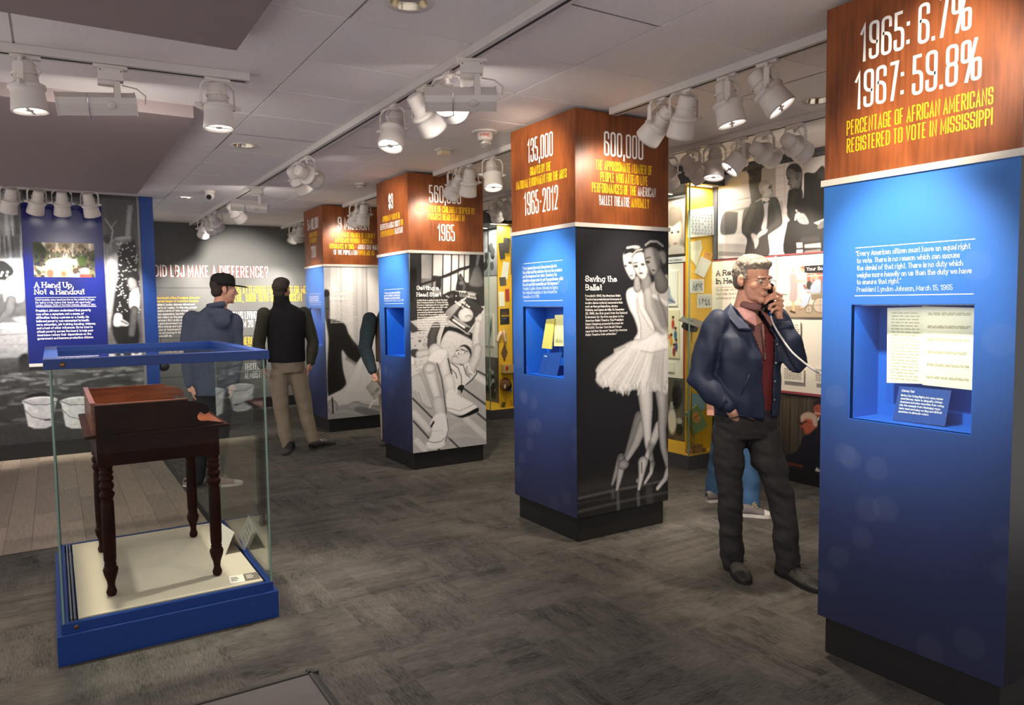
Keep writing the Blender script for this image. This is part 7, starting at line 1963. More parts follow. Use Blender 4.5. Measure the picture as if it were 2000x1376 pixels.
FINF = lambda y: frame((0, y, 0), (1, 0, 0), (0, -1, 0))
def fin_item(name, label, cat, pts, y, m, thick=.006, gap=.004, group=None, pic=None, step=.006):
    """flat thing pinned to a yellow fin: pts = (x, z) corners"""
    cx = sum(q[0] for q in pts)/len(pts); cz = min(q[1] for q in pts)
    t = thing(name, label, cat, (cx, y-gap, cz), 0, group)
    mb = MB().prism([(q[0]-cx, q[1]-cz) for q in pts], gap-.0035, gap-.0035+thick, Matrix(((1, 0, 0, 0), (0, 0, -1, gap), (0, 1, 0, 0), (0, 0, 0, 1))))
    mb.build('sheet', m, t)
    if pic is not None:
        x0, x1, z0, z1 = pic[0]
        p = Pic(x0, x1, z0, z1, step, ink(pic[1]))
        pic[2](p)
        G = Matrix.Translation(-Vector(t.location)) @ FINF(y)
        p.build('print', M_PHOTO, G, t, thick+.0015)
    return t
def crowd(p, seed, dark=60):
    rg = random.Random(seed)
    w = p.us[-1]-p.us[0]; h = p.vs[-1]-p.vs[0]
    for i in range(26):
        x = p.us[0]+w*(.08+.84*rg.random()); z = p.vs[0]+h*(.15+.55*rg.random())
        p.ell(x, z, w*.04, h*.10, ink(rg.choice([dark, 90, 40])), soft=.003); p.ell(x, z+h*.14, w*.028, h*.05, ink(180), soft=.002)
M_SNAP = mat('snapshot_card', rgb(226, 220, 208), .5)
Y1 = 4.965
def classpic(p):
    for i in range(7):
        for j in range(7):
            if 1 < i < 5 and 2 < j < 5 and (i+j) % 2: continue
            p.ell(5.095+.042*j+(i % 2)*.01, 2.20+.029*i, .010, .011, ink(110), soft=.003); p.ell(5.095+.042*j+(i % 2)*.01, 2.203+.029*i, .005, .006, ink(200), soft=.002)
fr = fin_item('framed_picture', 'framed class picture with rows of small oval portraits on the yellow panel', 'picture', [(5.055, 2.152), (5.385, 2.190), (5.380, 2.459), (5.055, 2.404)], Y1, M_SNAP, .018, pic=((5.08, 5.36, 2.19, 2.40), 206, classpic))
fin_item('paper', 'tan document pinned above the orange folder', 'paper', [(5.10, 1.95), (5.17, 1.885), (5.245, 2.062), (5.225, 2.138), (5.09, 2.112)], Y1, M_PAPER, .003)
fo = fin_item('folder', 'orange report folder tilted on the yellow panel', 'folder', [(5.277, 1.775), (5.390, 2.003), (5.270, 2.041), (5.207, 1.80)], Y1, mat('orange_card', rgb(226, 160, 78), .6), .004)
lettering('lettering', [('Report', 5.295, 5.355, 2.0, .014)], 'sans', M_INK, Matrix.Translation(-Vector(fo.location)) @ FINF(Y1), fo, .0065)
fin_item('paper', 'white page overlapping the orange folder', 'paper', [(5.138, 1.829), (5.267, 1.782), (5.366, 1.938), (5.226, 1.984)], Y1-.005, M_SNAP, .002)
fin_item('snapshot', 'upper small group snapshot under the white page', 'photo', [(5.088, 1.638), (5.268, 1.641), (5.267, 1.770), (5.086, 1.766)], Y1, M_SNAP, .004, pic=((5.10, 5.255, 1.652, 1.756), 200, lambda p: crowd(p, 3, 110)))
fin_item('snapshot', 'lower small group snapshot above the graduation cap', 'photo', [(5.180, 1.497), (5.370, 1.498), (5.369, 1.629), (5.179, 1.627)], Y1, M_SNAP, .004, pic=((5.192, 5.358, 1.510, 1.616), 200, lambda p: crowd(p, 5, 70)))
fin_item('booklet', 'pale blue junior handbook behind the arithmetic book', 'booklet', [(5.116, .530), (5.285, .520), (5.305, .643), (5.105, .701)], Y1, mat('pale_blue_cover', rgb(150, 178, 190), .6, var=.1), .006)
# graduation cap on a rod
cp = thing('graduation_cap', 'grey mortarboard graduation cap on a thin stand before the yellow panel', 'cap', (5.05, 4.905, .136))
Mc = Matrix.Translation((0, 0, 1.235)) @ Matrix.Rotation(.42, 4, 'X') @ Matrix.Rotation(.55, 4, 'Z')
M_MORT = mat('grey_felt', rgb(96, 90, 84), .9, var=.08, vscale=30)
MB().box(-.105, .105, -.105, .105, 0, .006, Mc, bev=.002).build('board', M_MORT, cp)
MB().lathe([(.070, -.075), (.078, -.07), (.070, -.002)], 22, Mc).build('crown', mat('dark_felt', rgb(52, 48, 48), .9), cp)
MB().lathe([(.008, .006), (.008, .011), (.003, .013)], 10, Mc).build('button', M_DKMETAL, cp)
MB().tube([(0, 0, 0), (0, 0, 1.2)], .005, 8).lathe([(.04, 0), (.04, .006)], 16).build('stand', mat('brass_rod', rgb(170, 140, 60), .35, metal=.8), cp)
# arithmetic book
ab = thing('book', 'green arithmetic schoolbook with orange circle, tilted in the case', 'book', (5.14, 4.92, .29))
Mb = Matrix.Translation((0, 0, .155)) @ Matrix.Rotation(-.42, 4, 'Y') @ Matrix.Rotation(-.12, 4, 'X')
bk = MB().box(-.085, .085, -.002, .0, -.118, .118, Mb).box(-.085, .085, .022, .024, -.118, .118, Mb).box(-.087, -.085, -.002, .024, -.118, .118, Mb)
bk.build('cover', mat('green_cloth', rgb(132, 150, 96), .7, var=.06, vscale=20), ab)
MB().box(-.083, .080, .0, .022, -.113, .113, Mb).build('pages', M_PAPER, ab)
MB().lathe([(.052, 0), (.052, .0006)], 28, Mb @ Matrix.Translation((.0, -.0022, .02)) @ Matrix.Rotation(math.pi/2, 4, 'X')).build('cover_circle', mat('orange_print', rgb(222, 150, 78), .7), ab)
lettering('title', [('ARITHMETIC', -.045, .045, .018, .015), ('3', -.006, .006, -.012, .014)], 'bold', M_DKINK, Mb @ Matrix(((1, 0, 0, 0), (0, 0, -1, -.0029), (0, 1, 0, 0), (0, 0, 0, 1))), ab, .0004)
MB().tube([(0, .05, -.15), (0, .03, .02)], .003, 6).build('support', M_GASKET, ab)
# alphabet blocks
blk = MB().box(-.019, .019, -.019, .019, 0, .038, bev=.002).mesh('block')
M_BLOCK = mat('block_wood', rgb(176, 128, 78), .6, var=.12, vscale=30, objvar=.15)
rg = random.Random(4)
bl = [(5.00+.046*i, 4.875+.008*(i % 2)-.006*i*0, 0) for i in range(5)]+[(5.02+.046*i, 4.917+.004*(i % 2), 0) for i in range(4)]+[(5.025+.044*i, 4.892+.006*(i % 2), 1) for i in range(4)]
INKS = [rgb(176, 60, 44), rgb(60, 90, 60), rgb(120, 70, 40)]
for i, (x, y, lv) in enumerate(bl):
    o = thing('toy_block', 'small wooden alphabet block in the pile on the yellow deck', 'toy block', (x, y, .1362+.0382*lv), rg.uniform(-.35, .35), 'wooden alphabet blocks')
    b = link('block', blk, M_BLOCK, o)
    lettering('letter', [(rg.choice('ABCDEHKMNRST'), -.010, .010, .008, .022)], 'slab', mat('block_ink%d' % (i % 3), INKS[i % 3], .7), Matrix(((1, 0, 0, 0), (0, 0, -1, -.0191), (0, 1, 0, 0), (0, 0, 0, 1))), b, .0004)
tb = thing('ball', 'grey baseball behind the wooden blocks', 'ball', (5.10, 4.945, .136))
MB().ellipsoid((0, 0, .018), (.018, .018, .018)).build('leather', mat('grey_leather', rgb(170, 164, 156), .6, var=.1), tb)
MB().tube([(.018*math.cos(a)*.95, -.006, .018+.018*math.sin(a)*.95) for a in [k*.5 for k in range(13)]], .0012, 5).build('seam', M_REDLINE, tb)

# prints on the wall behind the first case
def wall_print(name, label, cat, y0, y1, z0, z1, base, draw, off=.015, frame_m=None, step=.008, parts=()):
    t = thing(name, label, cat, (X_WALL-off, (y0+y1)/2, z0))
    G = Matrix.Translation(-Vector(t.location)) @ FR_
    slab(G, -y1, -y0, z0, z1, .001, off).build('board', frame_m or M_SNAP, t)
    m = .02 if frame_m else .0
    p = Pic(-y1+m, -y0-m, z0+m, z1-m, step, ink(base))
    draw(p)
    p.build('print', M_PHOTO, G, t, off+.001)
    return t, G
def childface(p):
    p.grain(.25, .08, 3)
    cx, cz = -5.47, 2.26
    p.ell(cx, cz, .10, .17, ink((222, 208, 190)), edge=ink((180, 160, 140)))
    p.poly([(cx-.12, cz+.06), (cx-.10, cz+.22), (cx, cz+.27), (cx+.10, cz+.22), (cx+.115, cz+.06), (cx+.08, cz+.10), (cx-.02, cz+.06), (cx-.08, cz+.07)], ink((120, 104, 90)), soft=.01)
    for s in (-.035, .05):
        p.ell(cx+s, cz, .018, .011, ink((40, 34, 32)), soft=.004)
    p.ell(cx+.01, cz-.115, .026, .012, ink((150, 104, 90)), soft=.005); p.ell(cx+.008, cz-.05, .010, .012, ink((190, 164, 146)), soft=.006)
    p.poly([(cx-.12, 2.03), (cx+.16, 2.03), (cx+.10, 2.12), (cx-.06, 2.12)], ink((200, 190, 176)), soft=.01)
t, G = wall_print('poster', 'sepia poster of a child face behind the case glass', 'poster', 5.31, 6.0, 2.02, 2.60, (150, 136, 122), childface, frame_m=mat('dark_wood_frame', rgb(70, 58, 48), .5))
t, G = wall_print('sign_board', 'pale sign board reading HEAD START above the child poster', 'sign', 5.31, 6.2, 2.605, 2.70, 200, lambda p: p.grain(.04, .1, 2))
lettering('lettering', [('HEAD START', -6.1, -5.512, 2.63, .048, .2)], 'bold', M_DKINK, G, t, .0175)
t, G = wall_print('caption_strip', 'white caption strip reading pre school children', 'sign', 5.30, 6.0, 1.957, 2.012, 224, lambda p: None)
lettering('lettering', [('pre school children', -5.66, -5.36, 1.972, .022)], 'sans', M_INK, G, t, .0175)
t, G = wall_print('wall_panel', 'white exhibit panel behind the glass of the first yellow case', 'panel', 5.345, 6.6, .78, 1.945, (230, 224, 212), lambda p: None)
slab(G, -5.345, -5.30, .78, 1.945, .001, .018).build('edge', mat('rust_red_edge', rgb(160, 62, 40), .6), t)
def sketch(p):
    p.poly([(-5.70, 1.54), (-5.62, 1.66), (-5.53, 1.72), (-5.50, 1.62), (-5.45, 1.56), (-5.50, 1.54)], ink((150, 154, 170)), soft=.008)
    p.limb([(-5.6, 1.6), (-5.5, 1.57), (-5.45, 1.55)], .008, ink((80, 88, 120)), soft=.006)
wall_print('picture', 'pale sketch in a thin frame on the white panel in the case', 'picture', 5.415, 5.85, 1.515, 1.87, (226, 222, 214), sketch, .03)
def kids(p):
    for x, z, c in ((-5.475, 1.33, (180, 60, 50)), (-5.44, 1.22, (60, 110, 140)), (-5.50, 1.15, (210, 150, 50)), (-5.43, 1.10, (70, 80, 130)), (-5.46, 1.05, (150, 60, 50))):
        p.ell(x, z, .022, .05, ink(c), soft=.004); p.ell(x, z+.06, .016, .020, ink((190, 140, 110)), soft=.003); p.ell(x, z+.072, .018, .014, ink((50, 36, 30)), soft=.003)
    p.ell(-5.535, 1.20, .022, .026, ink((214, 110, 50)), soft=.003)
wall_print('poster', 'storybook poster of children with an orange ball in the case', 'poster', 5.39, 5.85, .985, 1.475, (222, 210, 180), kids, .028)
wall_print('caption_card', 'small white label under the storybook poster', 'card', 5.46, 5.72, .84, .935, (228, 222, 210), lambda p: None, .03)
wall_print('photo_panel', 'dark photo of seated pupils low in the first yellow case', 'photo', 5.28, 6.6, .14, .765, (84, 76, 66), lambda p: (p.grain(.3, .12, 4), crowd(p, 8, 50), [p.ell(-5.5, .33+.0*k, .06, .13, ink((220, 214, 206)), soft=.01) for k in range(1)], p.ell(-5.43, .6, .07, .13, ink(30), soft=.01), p.ell(-5.43, .73, .035, .04, ink(60), soft=.006)), step=.012)

# second case: things pinned to its fin
Y2 = 8.605
def snap(label, x0, z0, x1, z1, tilt, tone, seed):
    cx, cz = (x0+x1)/2, (z0+z1)/2; w, h = (x1-x0)/2, (z0-z1)/2
    c, s = math.cos(tilt), math.sin(tilt)
    pts = [(cx+a*w*c-b*h*s, cz+a*w*s+b*h*c) for a, b in ((-1, -1), (1, -1), (1, 1), (-1, 1))]
    return fin_item('snapshot', label, 'photo', pts, Y2-.002*(seed % 3), M_SNAP if tone > 120 else mat('dark_snapshot', rgb(70, 64, 60), .5, var=.4, vscale=25), .004)
snap('dark snapshot of a theatre crowd, top of the slipper case', 5.20, 2.388, 5.28, 2.169, .12, 70, 1)
snap('grey snapshot overlapping the theatre crowd snapshot', 5.262, 2.459, 5.364, 2.253, -.08, 60, 2)
snap('white comic sheet tilted in the slipper case', 5.245, 2.133, 5.345, 1.901, -.18, 200, 3)
snap('dark snapshot below the white comic sheet', 5.20, 1.923, 5.30, 1.807, .1, 70, 4)
snap('green and white paperback in the slipper case', 5.18, 1.725, 5.27, 1.526, .04, 200, 5)
fin_item('paperback', 'small red book beside the green and white paperback', 'book', [(5.29, 1.596), (5.345, 1.60), (5.343, 1.765), (5.288, 1.76)], Y2, mat('red_cover', rgb(170, 50, 40), .5), .015)
rp = fin_item('report', 'black public broadcasting report in the slipper case', 'book', [(5.201, 1.277), (5.345, 1.283), (5.341, 1.495), (5.201, 1.490)], Y2, mat('black_cover', rgb(26, 26, 30), .5), .012)
Gr = Matrix.Translation(-Vector(rp.location)) @ FINF(Y2)
lettering('title', [('PUBLIC', 5.24, 5.31, 1.42, .026)], 'bold', M_RED, Gr, rp, .0145)
lettering('title', [('BROADCASTING', 5.215, 5.335, 1.382, .026)], 'bold', M_YTXT, Gr, rp, .0145)
lettering('title', [('REPORT', 5.245, 5.305, 1.345, .024)], 'bold', mat('blue_ink', rgb(60, 90, 190), .6), Gr, rp, .0145)
M_PINK = mat('pink_satin', rgb(222, 186, 158), .4, var=.05)
for nm, x, rx in (('left slipper, tilted, of the pink ballet pair', 5.155, .45), ('upright right slipper of the pink ballet pair', 5.245, -.12)):
    s = thing('ballet_slipper', nm, 'shoe', (x, Y2-.045, 1.03))
    Ms = Matrix.Translation((0, 0, .085)) @ Matrix.Rotation(rx, 4, 'Y')
    MB().tube([(0, 0, -.085), (0, .004, -.06), (0, .006, 0), (0, .004, .05), (0, 0, .08)], [.018, .030, .034, .030, .016], 14, Ms, flat=(1, .7)).build('upper', M_PINK, s)
    MB().tube([(0, -.020, -.03), (0, -.0225, .02), (0, -.018, .065)], [.012, .020, .012], 12, Ms, flat=(1, .25)).build('opening', mat('slipper_lining', rgb(150, 116, 92), .7), s)
    MB().tube([(.0, -.01, .07), (.02, -.015, .10), (-.01, -.02, .12)], .003, 6, Ms).build('ribbon', M_PINK, s)
fin_item('leather_piece', 'brown leather diamond hung below the slippers', 'leather', [(5.26, .757), (5.314, .89), (5.262, 1.01), (5.207, .88)], Y2, mat('brown_leather', rgb(104, 70, 46), .7, var=.15), .005)
tb = thing('toy_box', 'small tan box with red figure in the slipper case', 'box', (5.28, Y2-.05, .61))
MB().box(-.085, .085, -.03, .045, 0, .12, bev=.003).build('carton', mat('tan_carton', rgb(200, 160, 100), .6, var=.1), tb)
MB().ellipsoid((-.03, -.034, .07), (.02, .006, .032)).build('red_figure', mat('red_plastic', rgb(186, 44, 36), .4), tb)
hp = thing('felt_hat', 'brown felt hat with ribbon badges in the slipper case', 'hat', (5.255, Y2-.055, .35))
Mh = Matrix.Translation((0, .02, .10)) @ Matrix.Rotation(1.25, 4, 'X')
MB().lathe([(.095, 0), (.098, .004), (.06, .010), (.052, .05), (.040, .062), (.004, .064)], 24, Mh).build('felt', mat('brown_felt', rgb(120, 76, 48), .9, var=.1), hp)
for k, (dx, c) in enumerate(((-.06, (224, 220, 210)), (.015, (30, 30, 34)), (.03, (60, 90, 150)))):
    MB().box(dx-.012, dx+.012, -.062, -.056, .06-.03*k, .11-.03*k).build('badge', mat('badge%d' % k, rgb(*c), .5), hp)
fin_item('caption_card', 'small dark card on the deck of the slipper case', 'card', [(5.185, .137), (5.235, .137), (5.255, .207), (5.20, .207)], Y2-.03, mat('olive_card', rgb(90, 92, 60), .6), .004)
wall_print('photo_panel', 'black and white street crowd photo high in the slipper case', 'photo', 8.95, 10.3, 1.965, 2.62, (150, 148, 150), lambda p: (p.grain(.15, .15, 6), crowd(p, 11, 40), crowd(p, 12, 60)), step=.012)
t, G = wall_print('wall_panel', 'white exhibit panel behind the glass of the slipper case', 'panel', 8.98, 10.3, .79, 1.955, (230, 224, 212), lambda p: None, step=.05)
slab(G, -8.98, -8.955, .79, 1.955, .001, .018).build('edge', M_REDLINE, t)
def feather(p):
    p.limb([(-9.20, .98), (-9.15, 1.20), (-9.13, 1.34)], [.012, .030, .012], ink((60, 56, 54)), soft=.02)
wall_print('picture', 'drawing of a dark feather on the white panel of the slipper case', 'picture', 9.08, 9.5, .95, 1.40, (224, 220, 212), feather, .03)
wall_print('photo_panel', 'dark photo of protesters low in the slipper case', 'photo', 8.96, 10.3, .14, .78, (96, 90, 86), lambda p: (p.grain(.3, .1, 7), crowd(p, 15, 40)), step=.014)
# wall panel between the two cases
t, G = wall_thing('wall_panel', 'plain white exhibit panel between the two yellow cases', 'panel', -7.7, .78)
slab(G, -8.42, -7.0, .78, 1.95, .001, .02).build('board', M_WHITEP, t); slab(G, -8.43, -6.99, 1.95, 1.962, .001, .024).build('edge', M_REDLINE, t); slab(G, -8.43, -8.42, .78, 1.95, .001, .024).build('edge', M_YELLOW, t)

# ------------------------------------------------------------------ people: one continuous body each, clothing and hair as parts
def remesh(mb, voxel, smooth=4, fac=.5):
    """fuse overlapping closed shapes into one continuous skin"""
    tmp = link('tmp', mb.mesh('tmp'), None)
    r = tmp.modifiers.new('r', 'REMESH'); r.mode = 'VOXEL'; r.voxel_size = voxel
    s = tmp.modifiers.new('s', 'SMOOTH'); s.factor = fac; s.iterations = smooth
    dg = bpy.context.evaluated_depsgraph_get()
    me = bpy.data.meshes.new_from_object(tmp.evaluated_get(dg))
    old = tmp.data
    bpy.data.objects.remove(tmp); bpy.data.meshes.remove(old)
    return me
def coords(me):
    a = np.empty(len(me.vertices)*3); me.vertices.foreach_get('co', a); return a.reshape(-1, 3)
def normals(me):
    a = np.empty(len(me.vertices)*3); me.vertices.foreach_get('normal', a); return a.reshape(-1, 3)
def set_co(me, a):
    me.vertices.foreach_set('co', a.ravel()); me.update()
def push(me, spots):
    """gaussian dents and swellings: (centre, radius, vector)"""
    a = coords(me)
    for c, r, v in spots:
        w = np.exp(-((a-np.array(c))**2).sum(1)/(r*r))
        a += w[:, None]*np.array(v)
    set_co(me, a)
def wrinkle(me, amp, fx, fz, seed=0, amp2=0.0):
    """folds: noise stretched across the cloth plus a finer set"""
    a = coords(me); n = normals(me)
    for i in range(len(a)):
        x, y, z = a[i]
        h = mnoise.noise(Vector((x*fx+seed, y*fx, z*fz)))*amp
        if amp2: h += mnoise.noise(Vector((x*fx*2.3, y*fx*2.3+seed, (z+.4*x)*fz*1.9)))*amp2
        a[i] += n[i]*h
    set_co(me, a)
def finish(me, name, material, parent, cut=None, solid=0.0):
    me.polygons.foreach_set('use_smooth', [True]*len(me.polygons))
    if cut is not None:
        bm = bmesh.new(); bm.from_mesh(me)
        dead = [f for f in bm.faces if cut(f.calc_center_median())]
        bmesh.ops.delete(bm, geom=dead, context='FACES')
        bm.to_mesh(me); bm.free(); me.update()
    if solid:
        o = link('tmp', me, None)
        md = o.modifiers.new('s', 'SOLIDIFY'); md.thickness = solid; md.offset = -1
        dg = bpy.context.evaluated_depsgraph_get()
        m2 = bpy.data.meshes.new_from_object(o.evaluated_get(dg)); bpy.data.objects.remove(o); me = m2
    me.name = name
    me.materials.clear()
    return link(name, me, material, parent)
def loft(mb, rings, phi, seg=28):
    """rings: (x, y, z, half width, half depth); phi turns the wide axis"""
    vs = []; fs = []
    c, s = math.cos(phi), math.sin(phi)
    for x, y, z, a, b in rings:
        for k in range(seg):
            t = 2*math.pi*k/seg
            ca, sa = math.cos(t), math.sin(t)
            ca = math.copysign(abs(ca)**.85, ca); sa = math.copysign(abs(sa)**.85, sa)
            vs.append((x+a*ca*c-b*sa*s, y+a*ca*s+b*sa*c, z))
    n = len(rings)
    for i in range(n-1):
        for k in range(seg):
            k2 = (k+1) % seg
            fs.append((i*seg+k, i*seg+k2, (i+1)*seg+k2, (i+1)*seg+k))
    fs.append(tuple(reversed(range(seg)))); fs.append(tuple((n-1)*seg+k for k in range(seg)))
    mb.add(vs, fs, True)
def limb(mb, pts, rs, seg=14):
    mb.tube(pts, rs, seg)
    mb.ellipsoid(pts[0], (rs[0],)*3, 12, 8); mb.ellipsoid(pts[-1], (rs[-1],)*3, 12, 8)
def head_prims(mb, M, male_jaw=1.0):
    E = lambda c, r: mb.ellipsoid(c, r, 20, 14, M)
    E((0, .015, .045), (.075, .097, .080)); E((0, -.028, -.032), (.061, .064, .082)); E((0, -.036, -.080), (.049*male_jaw, .048, .034)); E((0, -.074, -.098), (.022, .018, .018))
    for s in (-1, 1):
        E((s*.038, -.052, -.024), (.026, .025, .028)); E((s*.079, .012, -.004), (.009, .021, .032)); E((s*.076, .004, -.022), (.008, .012, .016)); E((s*.0125, -.104, -.030), (.010, .010, .008)); E((s*.028, -.080, .021), (.026, .014, .011))
    mb.tube([(0, -.090, .016), (0, -.104, -.008), (0, -.117, -.026)], [.0085, .010, .0125], 12, M); E((0, -.116, -.027), (.0125, .011, .010))
    E((0, -.093, -.058), (.023, .009, .0055)); E((0, -.091, -.068), (.020, .010, .007))
    mb.tube([(0, .018, -.06), (0, .024, -.12), (0, .028, -.19)], [.054, .056, .064], 18, M)
def head_push(M):
    out = []
    R3 = M.to_3x3()
    for s in (-1, 1):
        out.append((tuple(M @ Vector((s*.030, -.092, .003))), .014, tuple(R3 @ Vector((0, .011, 0)))))
        out.append((tuple(M @ Vector((s*.085, .000, -.002))), .012, tuple(R3 @ Vector((-s*.004, 0, 0)))))
    out.append((tuple(M @ Vector((0, -.100, -.063))), .012, tuple(R3 @ Vector((0, .003, 0)))))
    return out
def hair_part(parent, M, m, prims, amp=.004, voxel=.006, name='hair', cut=None):
    mb = MB()
    for c, r in prims: mb.ellipsoid(c, r, 20, 14, M)
    me = remesh(mb, voxel, 3)
    a = coords(me); n = normals(me)
    for i in range(len(a)):
        p = Vector(a[i])
        a[i] += n[i]*(mnoise.noise(p*70)*amp*.6+mnoise.noise(Vector((p.x*240, p.y*240, p.z*45)))*amp*.6)
    set_co(me, a)
    return finish(me, name, m, parent, cut)
def shoe(parent, heel, toe, m_up, m_sole, name='shoe', w=.048, h=.085, laces=None, lift=0.0):
    """lace-up shoe from heel to toe point on the floor; child objects sole and laces"""
    hx, hy = heel[0], heel[1]; tx, ty = toe[0], toe[1]
    L = math.hypot(tx-hx, ty-hy); a = math.atan2(ty-hy, tx-hx)
    M = Matrix.Translation((hx, hy, lift)) @ Matrix.Rotation(a, 4, 'Z')
    def outline(s, x): return s*(.62+.5*math.sin(min(1, max(0, x/L))*math.pi*.62+.35)-.18)
    prof = []
    xs = [0, .03, .10, .25, .42, .58, .74, .87, .95, 1.0]; ws = [.45, .72, .80, .74, .78, .95, 1.0, .86, .58, .2]
    pts = [(x*L, -w*q) for x, q in zip(xs, ws)]+[(x*L, w*q) for x, q in list(zip(xs, ws))[::-1]]
    so = MB().prism(pts, 0, .024, M)
    up = MB()
    zs = [.075, .085, .088, .088, .080, .066, .050, .040, .034, .026]
    for i in range(len(xs)-1):
        x0, x1 = xs[i]*L, xs[i+1]*L
    rings = []
    vs = []; fs = []; seg = 16
    for x, q, zt in zip(xs, ws, zs):
        for k in range(seg):
            t = math.pi*k/(seg-1)
            yy = math.cos(t)*w*q*.95; zz = .020+math.sin(t)**.7*(zt*h/.085-.020)
            vs.append((x*L, yy, zz))
    n = len(xs)
    for i in range(n-1):
        for k in range(seg-1):
            fs.append((i*seg+k, i*seg+k+1, (i+1)*seg+k+1, (i+1)*seg+k))
    fs.append(tuple(range(seg))); fs.append(tuple((n-1)*seg+k for k in reversed(range(seg))))
    for i in range(n-1): fs.append((i*seg, (i+1)*seg, (i+1)*seg+seg-1, i*seg+seg-1))
    up.add(vs, fs, True, M)
    o = up.build(name, m_up, parent)
    so.build('sole', m_sole, o)
    tcap = MB(); k0 = 6
    tv = [(q[0]+.003 if q[0] > .9*L else q[0], q[1]*1.05, .021+(q[2]-.020)*1.06) for q in vs[k0*seg:]]
    tcap.add(tv, [(i*seg+k, i*seg+k+1, (i+1)*seg+k+1, (i+1)*seg+k) for i in range(n-k0-1) for k in range(seg-1)], True, M); tcap.build('toe_cap', m_sole, o)
    if laces:
        for j in range(4):
            x = L*(.42+.085*j); z = (.083-.013*j)*h/.085
            MB().tube([(x, -w*.45, z-.012), (x+.006, 0, z+.004), (x, w*.45, z-.012)], .003, 6, M).build('lace', laces, o)
        MB().tube([(L*.40, 0, .088*h/.085), (L*.46, -.03, .100*h/.085), (L*.55, -.05, .080), (L*.50, -.03, .075), (L*.41, .0, .088*h/.085), (L*.47, .03, .098), (L*.55, .045, .078), (L*.49, .03, .075), (L*.40, 0, .088*h/.085)], .0026, 6, M).build('lace_bow', laces, o)
    return o
def finger_chain(mb, pts, r0, r1):
    n = len(pts)
    limb(mb, pts, [r0+(r1-r0)*i/(n-1) for i in range(n)], 10)

M_SKIN = mat('skin', rgb(216, 160, 136), .5, var=.10, vscale=45, bump=.12, bscale=220)
M_EYE = mat('eye_white', rgb(220, 214, 208), .2); M_IRIS = mat('iris', rgb(60, 70, 80), .2)
M_GREYHAIR = mat('grey_hair', rgb(146, 136, 124), .65, var=.35, vscale=60, vstretch=(1, 1, .3), bump=.8, bscale=240, bstretch=(1, 1, .25))
M_JACKET = mat('navy_jacket', rgb(32, 42, 66), .62, var=.10, vscale=5, bump=.25, bscale=12)
M_SWEATER = mat('maroon_knit', rgb(108, 38, 42), .85, var=.08, vscale=60, bump=.3, bscale=260)
M_SHIRT = mat('mauve_shirt', rgb(132, 92, 90), .75, var=.10, vscale=120)
M_JEANS = mat('charcoal_jeans', rgb(40, 39, 40), .8, var=.15, vscale=7, bump=.25, bscale=30)
M_SHOEG = mat('grey_suede', rgb(66, 62, 58), .8, var=.1, vscale=40); M_SHOEB = mat('black_rubber', rgb(26, 25, 25), .6); M_SOLE = mat('tan_sole', rgb(128, 118, 104), .7)

# ---- man listening on the handset
man = thing('person', 'man in navy jacket and glasses holding a telephone handset to his ear', 'person', (3.328, 2.6771, 0.0), -0.8934)
PH = math.radians(40)
ax = Vector((math.cos(PH), math.sin(PH), 0)); fd = Vector((math.sin(PH), -math.cos(PH), 0))   # shoulder axis, facing
tc = Vector((-0.1023, 0.0, 1.2673)); 
def tp(l, fr, z):                            # torso point: lateral, forward, height
    return (tc.x+ax.x*l+fd.x*fr, tc.y+ax.y*l+fd.y*fr, z)
HC = Vector((-0.0733, -0.01, 1.6746))
MH = Matrix.Translation(HC) @ Matrix.Rotation(math.radians(50), 4, 'Z') @ Matrix.Rotation(math.radians(9), 4, 'X') @ Matrix.Scale(1.04, 4)
SHL, ELL, WRL = Vector((-0.2647, -0.1, 1.4471)), Vector((-0.3408, -0.12, 1.1369)), Vector((-0.1961, -0.17, 0.9948))
SHR, ELR, WRR = Vector((0.0389, 0.1, 1.4405)), Vector((0.1402, 0.0, 1.2335)), Vector((0.0782, 0.035, 1.4365))
HANDC = Vector((0.0536, 0.035, 1.5043))
# telephone handset first: the hand closes on it
PT, PB = Vector((0.0232, 0.062, 1.6263)), Vector((0.0002, -0.0, 1.5108))
pd = (PT-PB).normalized()
b = MB()
head_prims(b, MH)
limb(b, [HC+Vector((.0, .02, -.10)), tp(0, -.03, 1.42), tp(0, -.01, 1.25)], [.055, .06, .07])
loft(b, [(tc.x, tc.y, .90, .14, .085), (tc.x, tc.y, 1.10, .14, .085), (tc.x, tc.y, 1.30, .145, .085), (tc.x, tc.y, 1.42, .12, .06), (tc.x, tc.y, 1.48, .06, .045)], PH)
limb(b, [SHL+Vector((.03, .02, -.03)), ELL, WRL], [.038, .036, .031]); limb(b, [SHR, ELR, WRR], [.045, .040, .030])
LH, LK, LA = Vector((-0.1878, -0.03, 0.8085)), Vector((-0.1808, -0.0, 0.4075)), Vector((-0.1703, 0.08, 0.0397))
RH, RK, RA = Vector((-0.0199, 0.05, 0.8024)), Vector((0.0887, 0.02, 0.4815)), Vector((0.1345, 0.05, 0.0677))
limb(b, [LH, (-0.1928, -0.02, 0.6609), (-0.1841, 0.02, 0.3574), LA, LA-Vector((0, 0, .04))], [.06, .05, .042, .036, .036]); limb(b, [RH, (0.014, 0.03, 0.6772), (0.098, 0.025, 0.3793), RA, RA-Vector((0, 0, .04))], [.06, .05, .042, .036, .036])
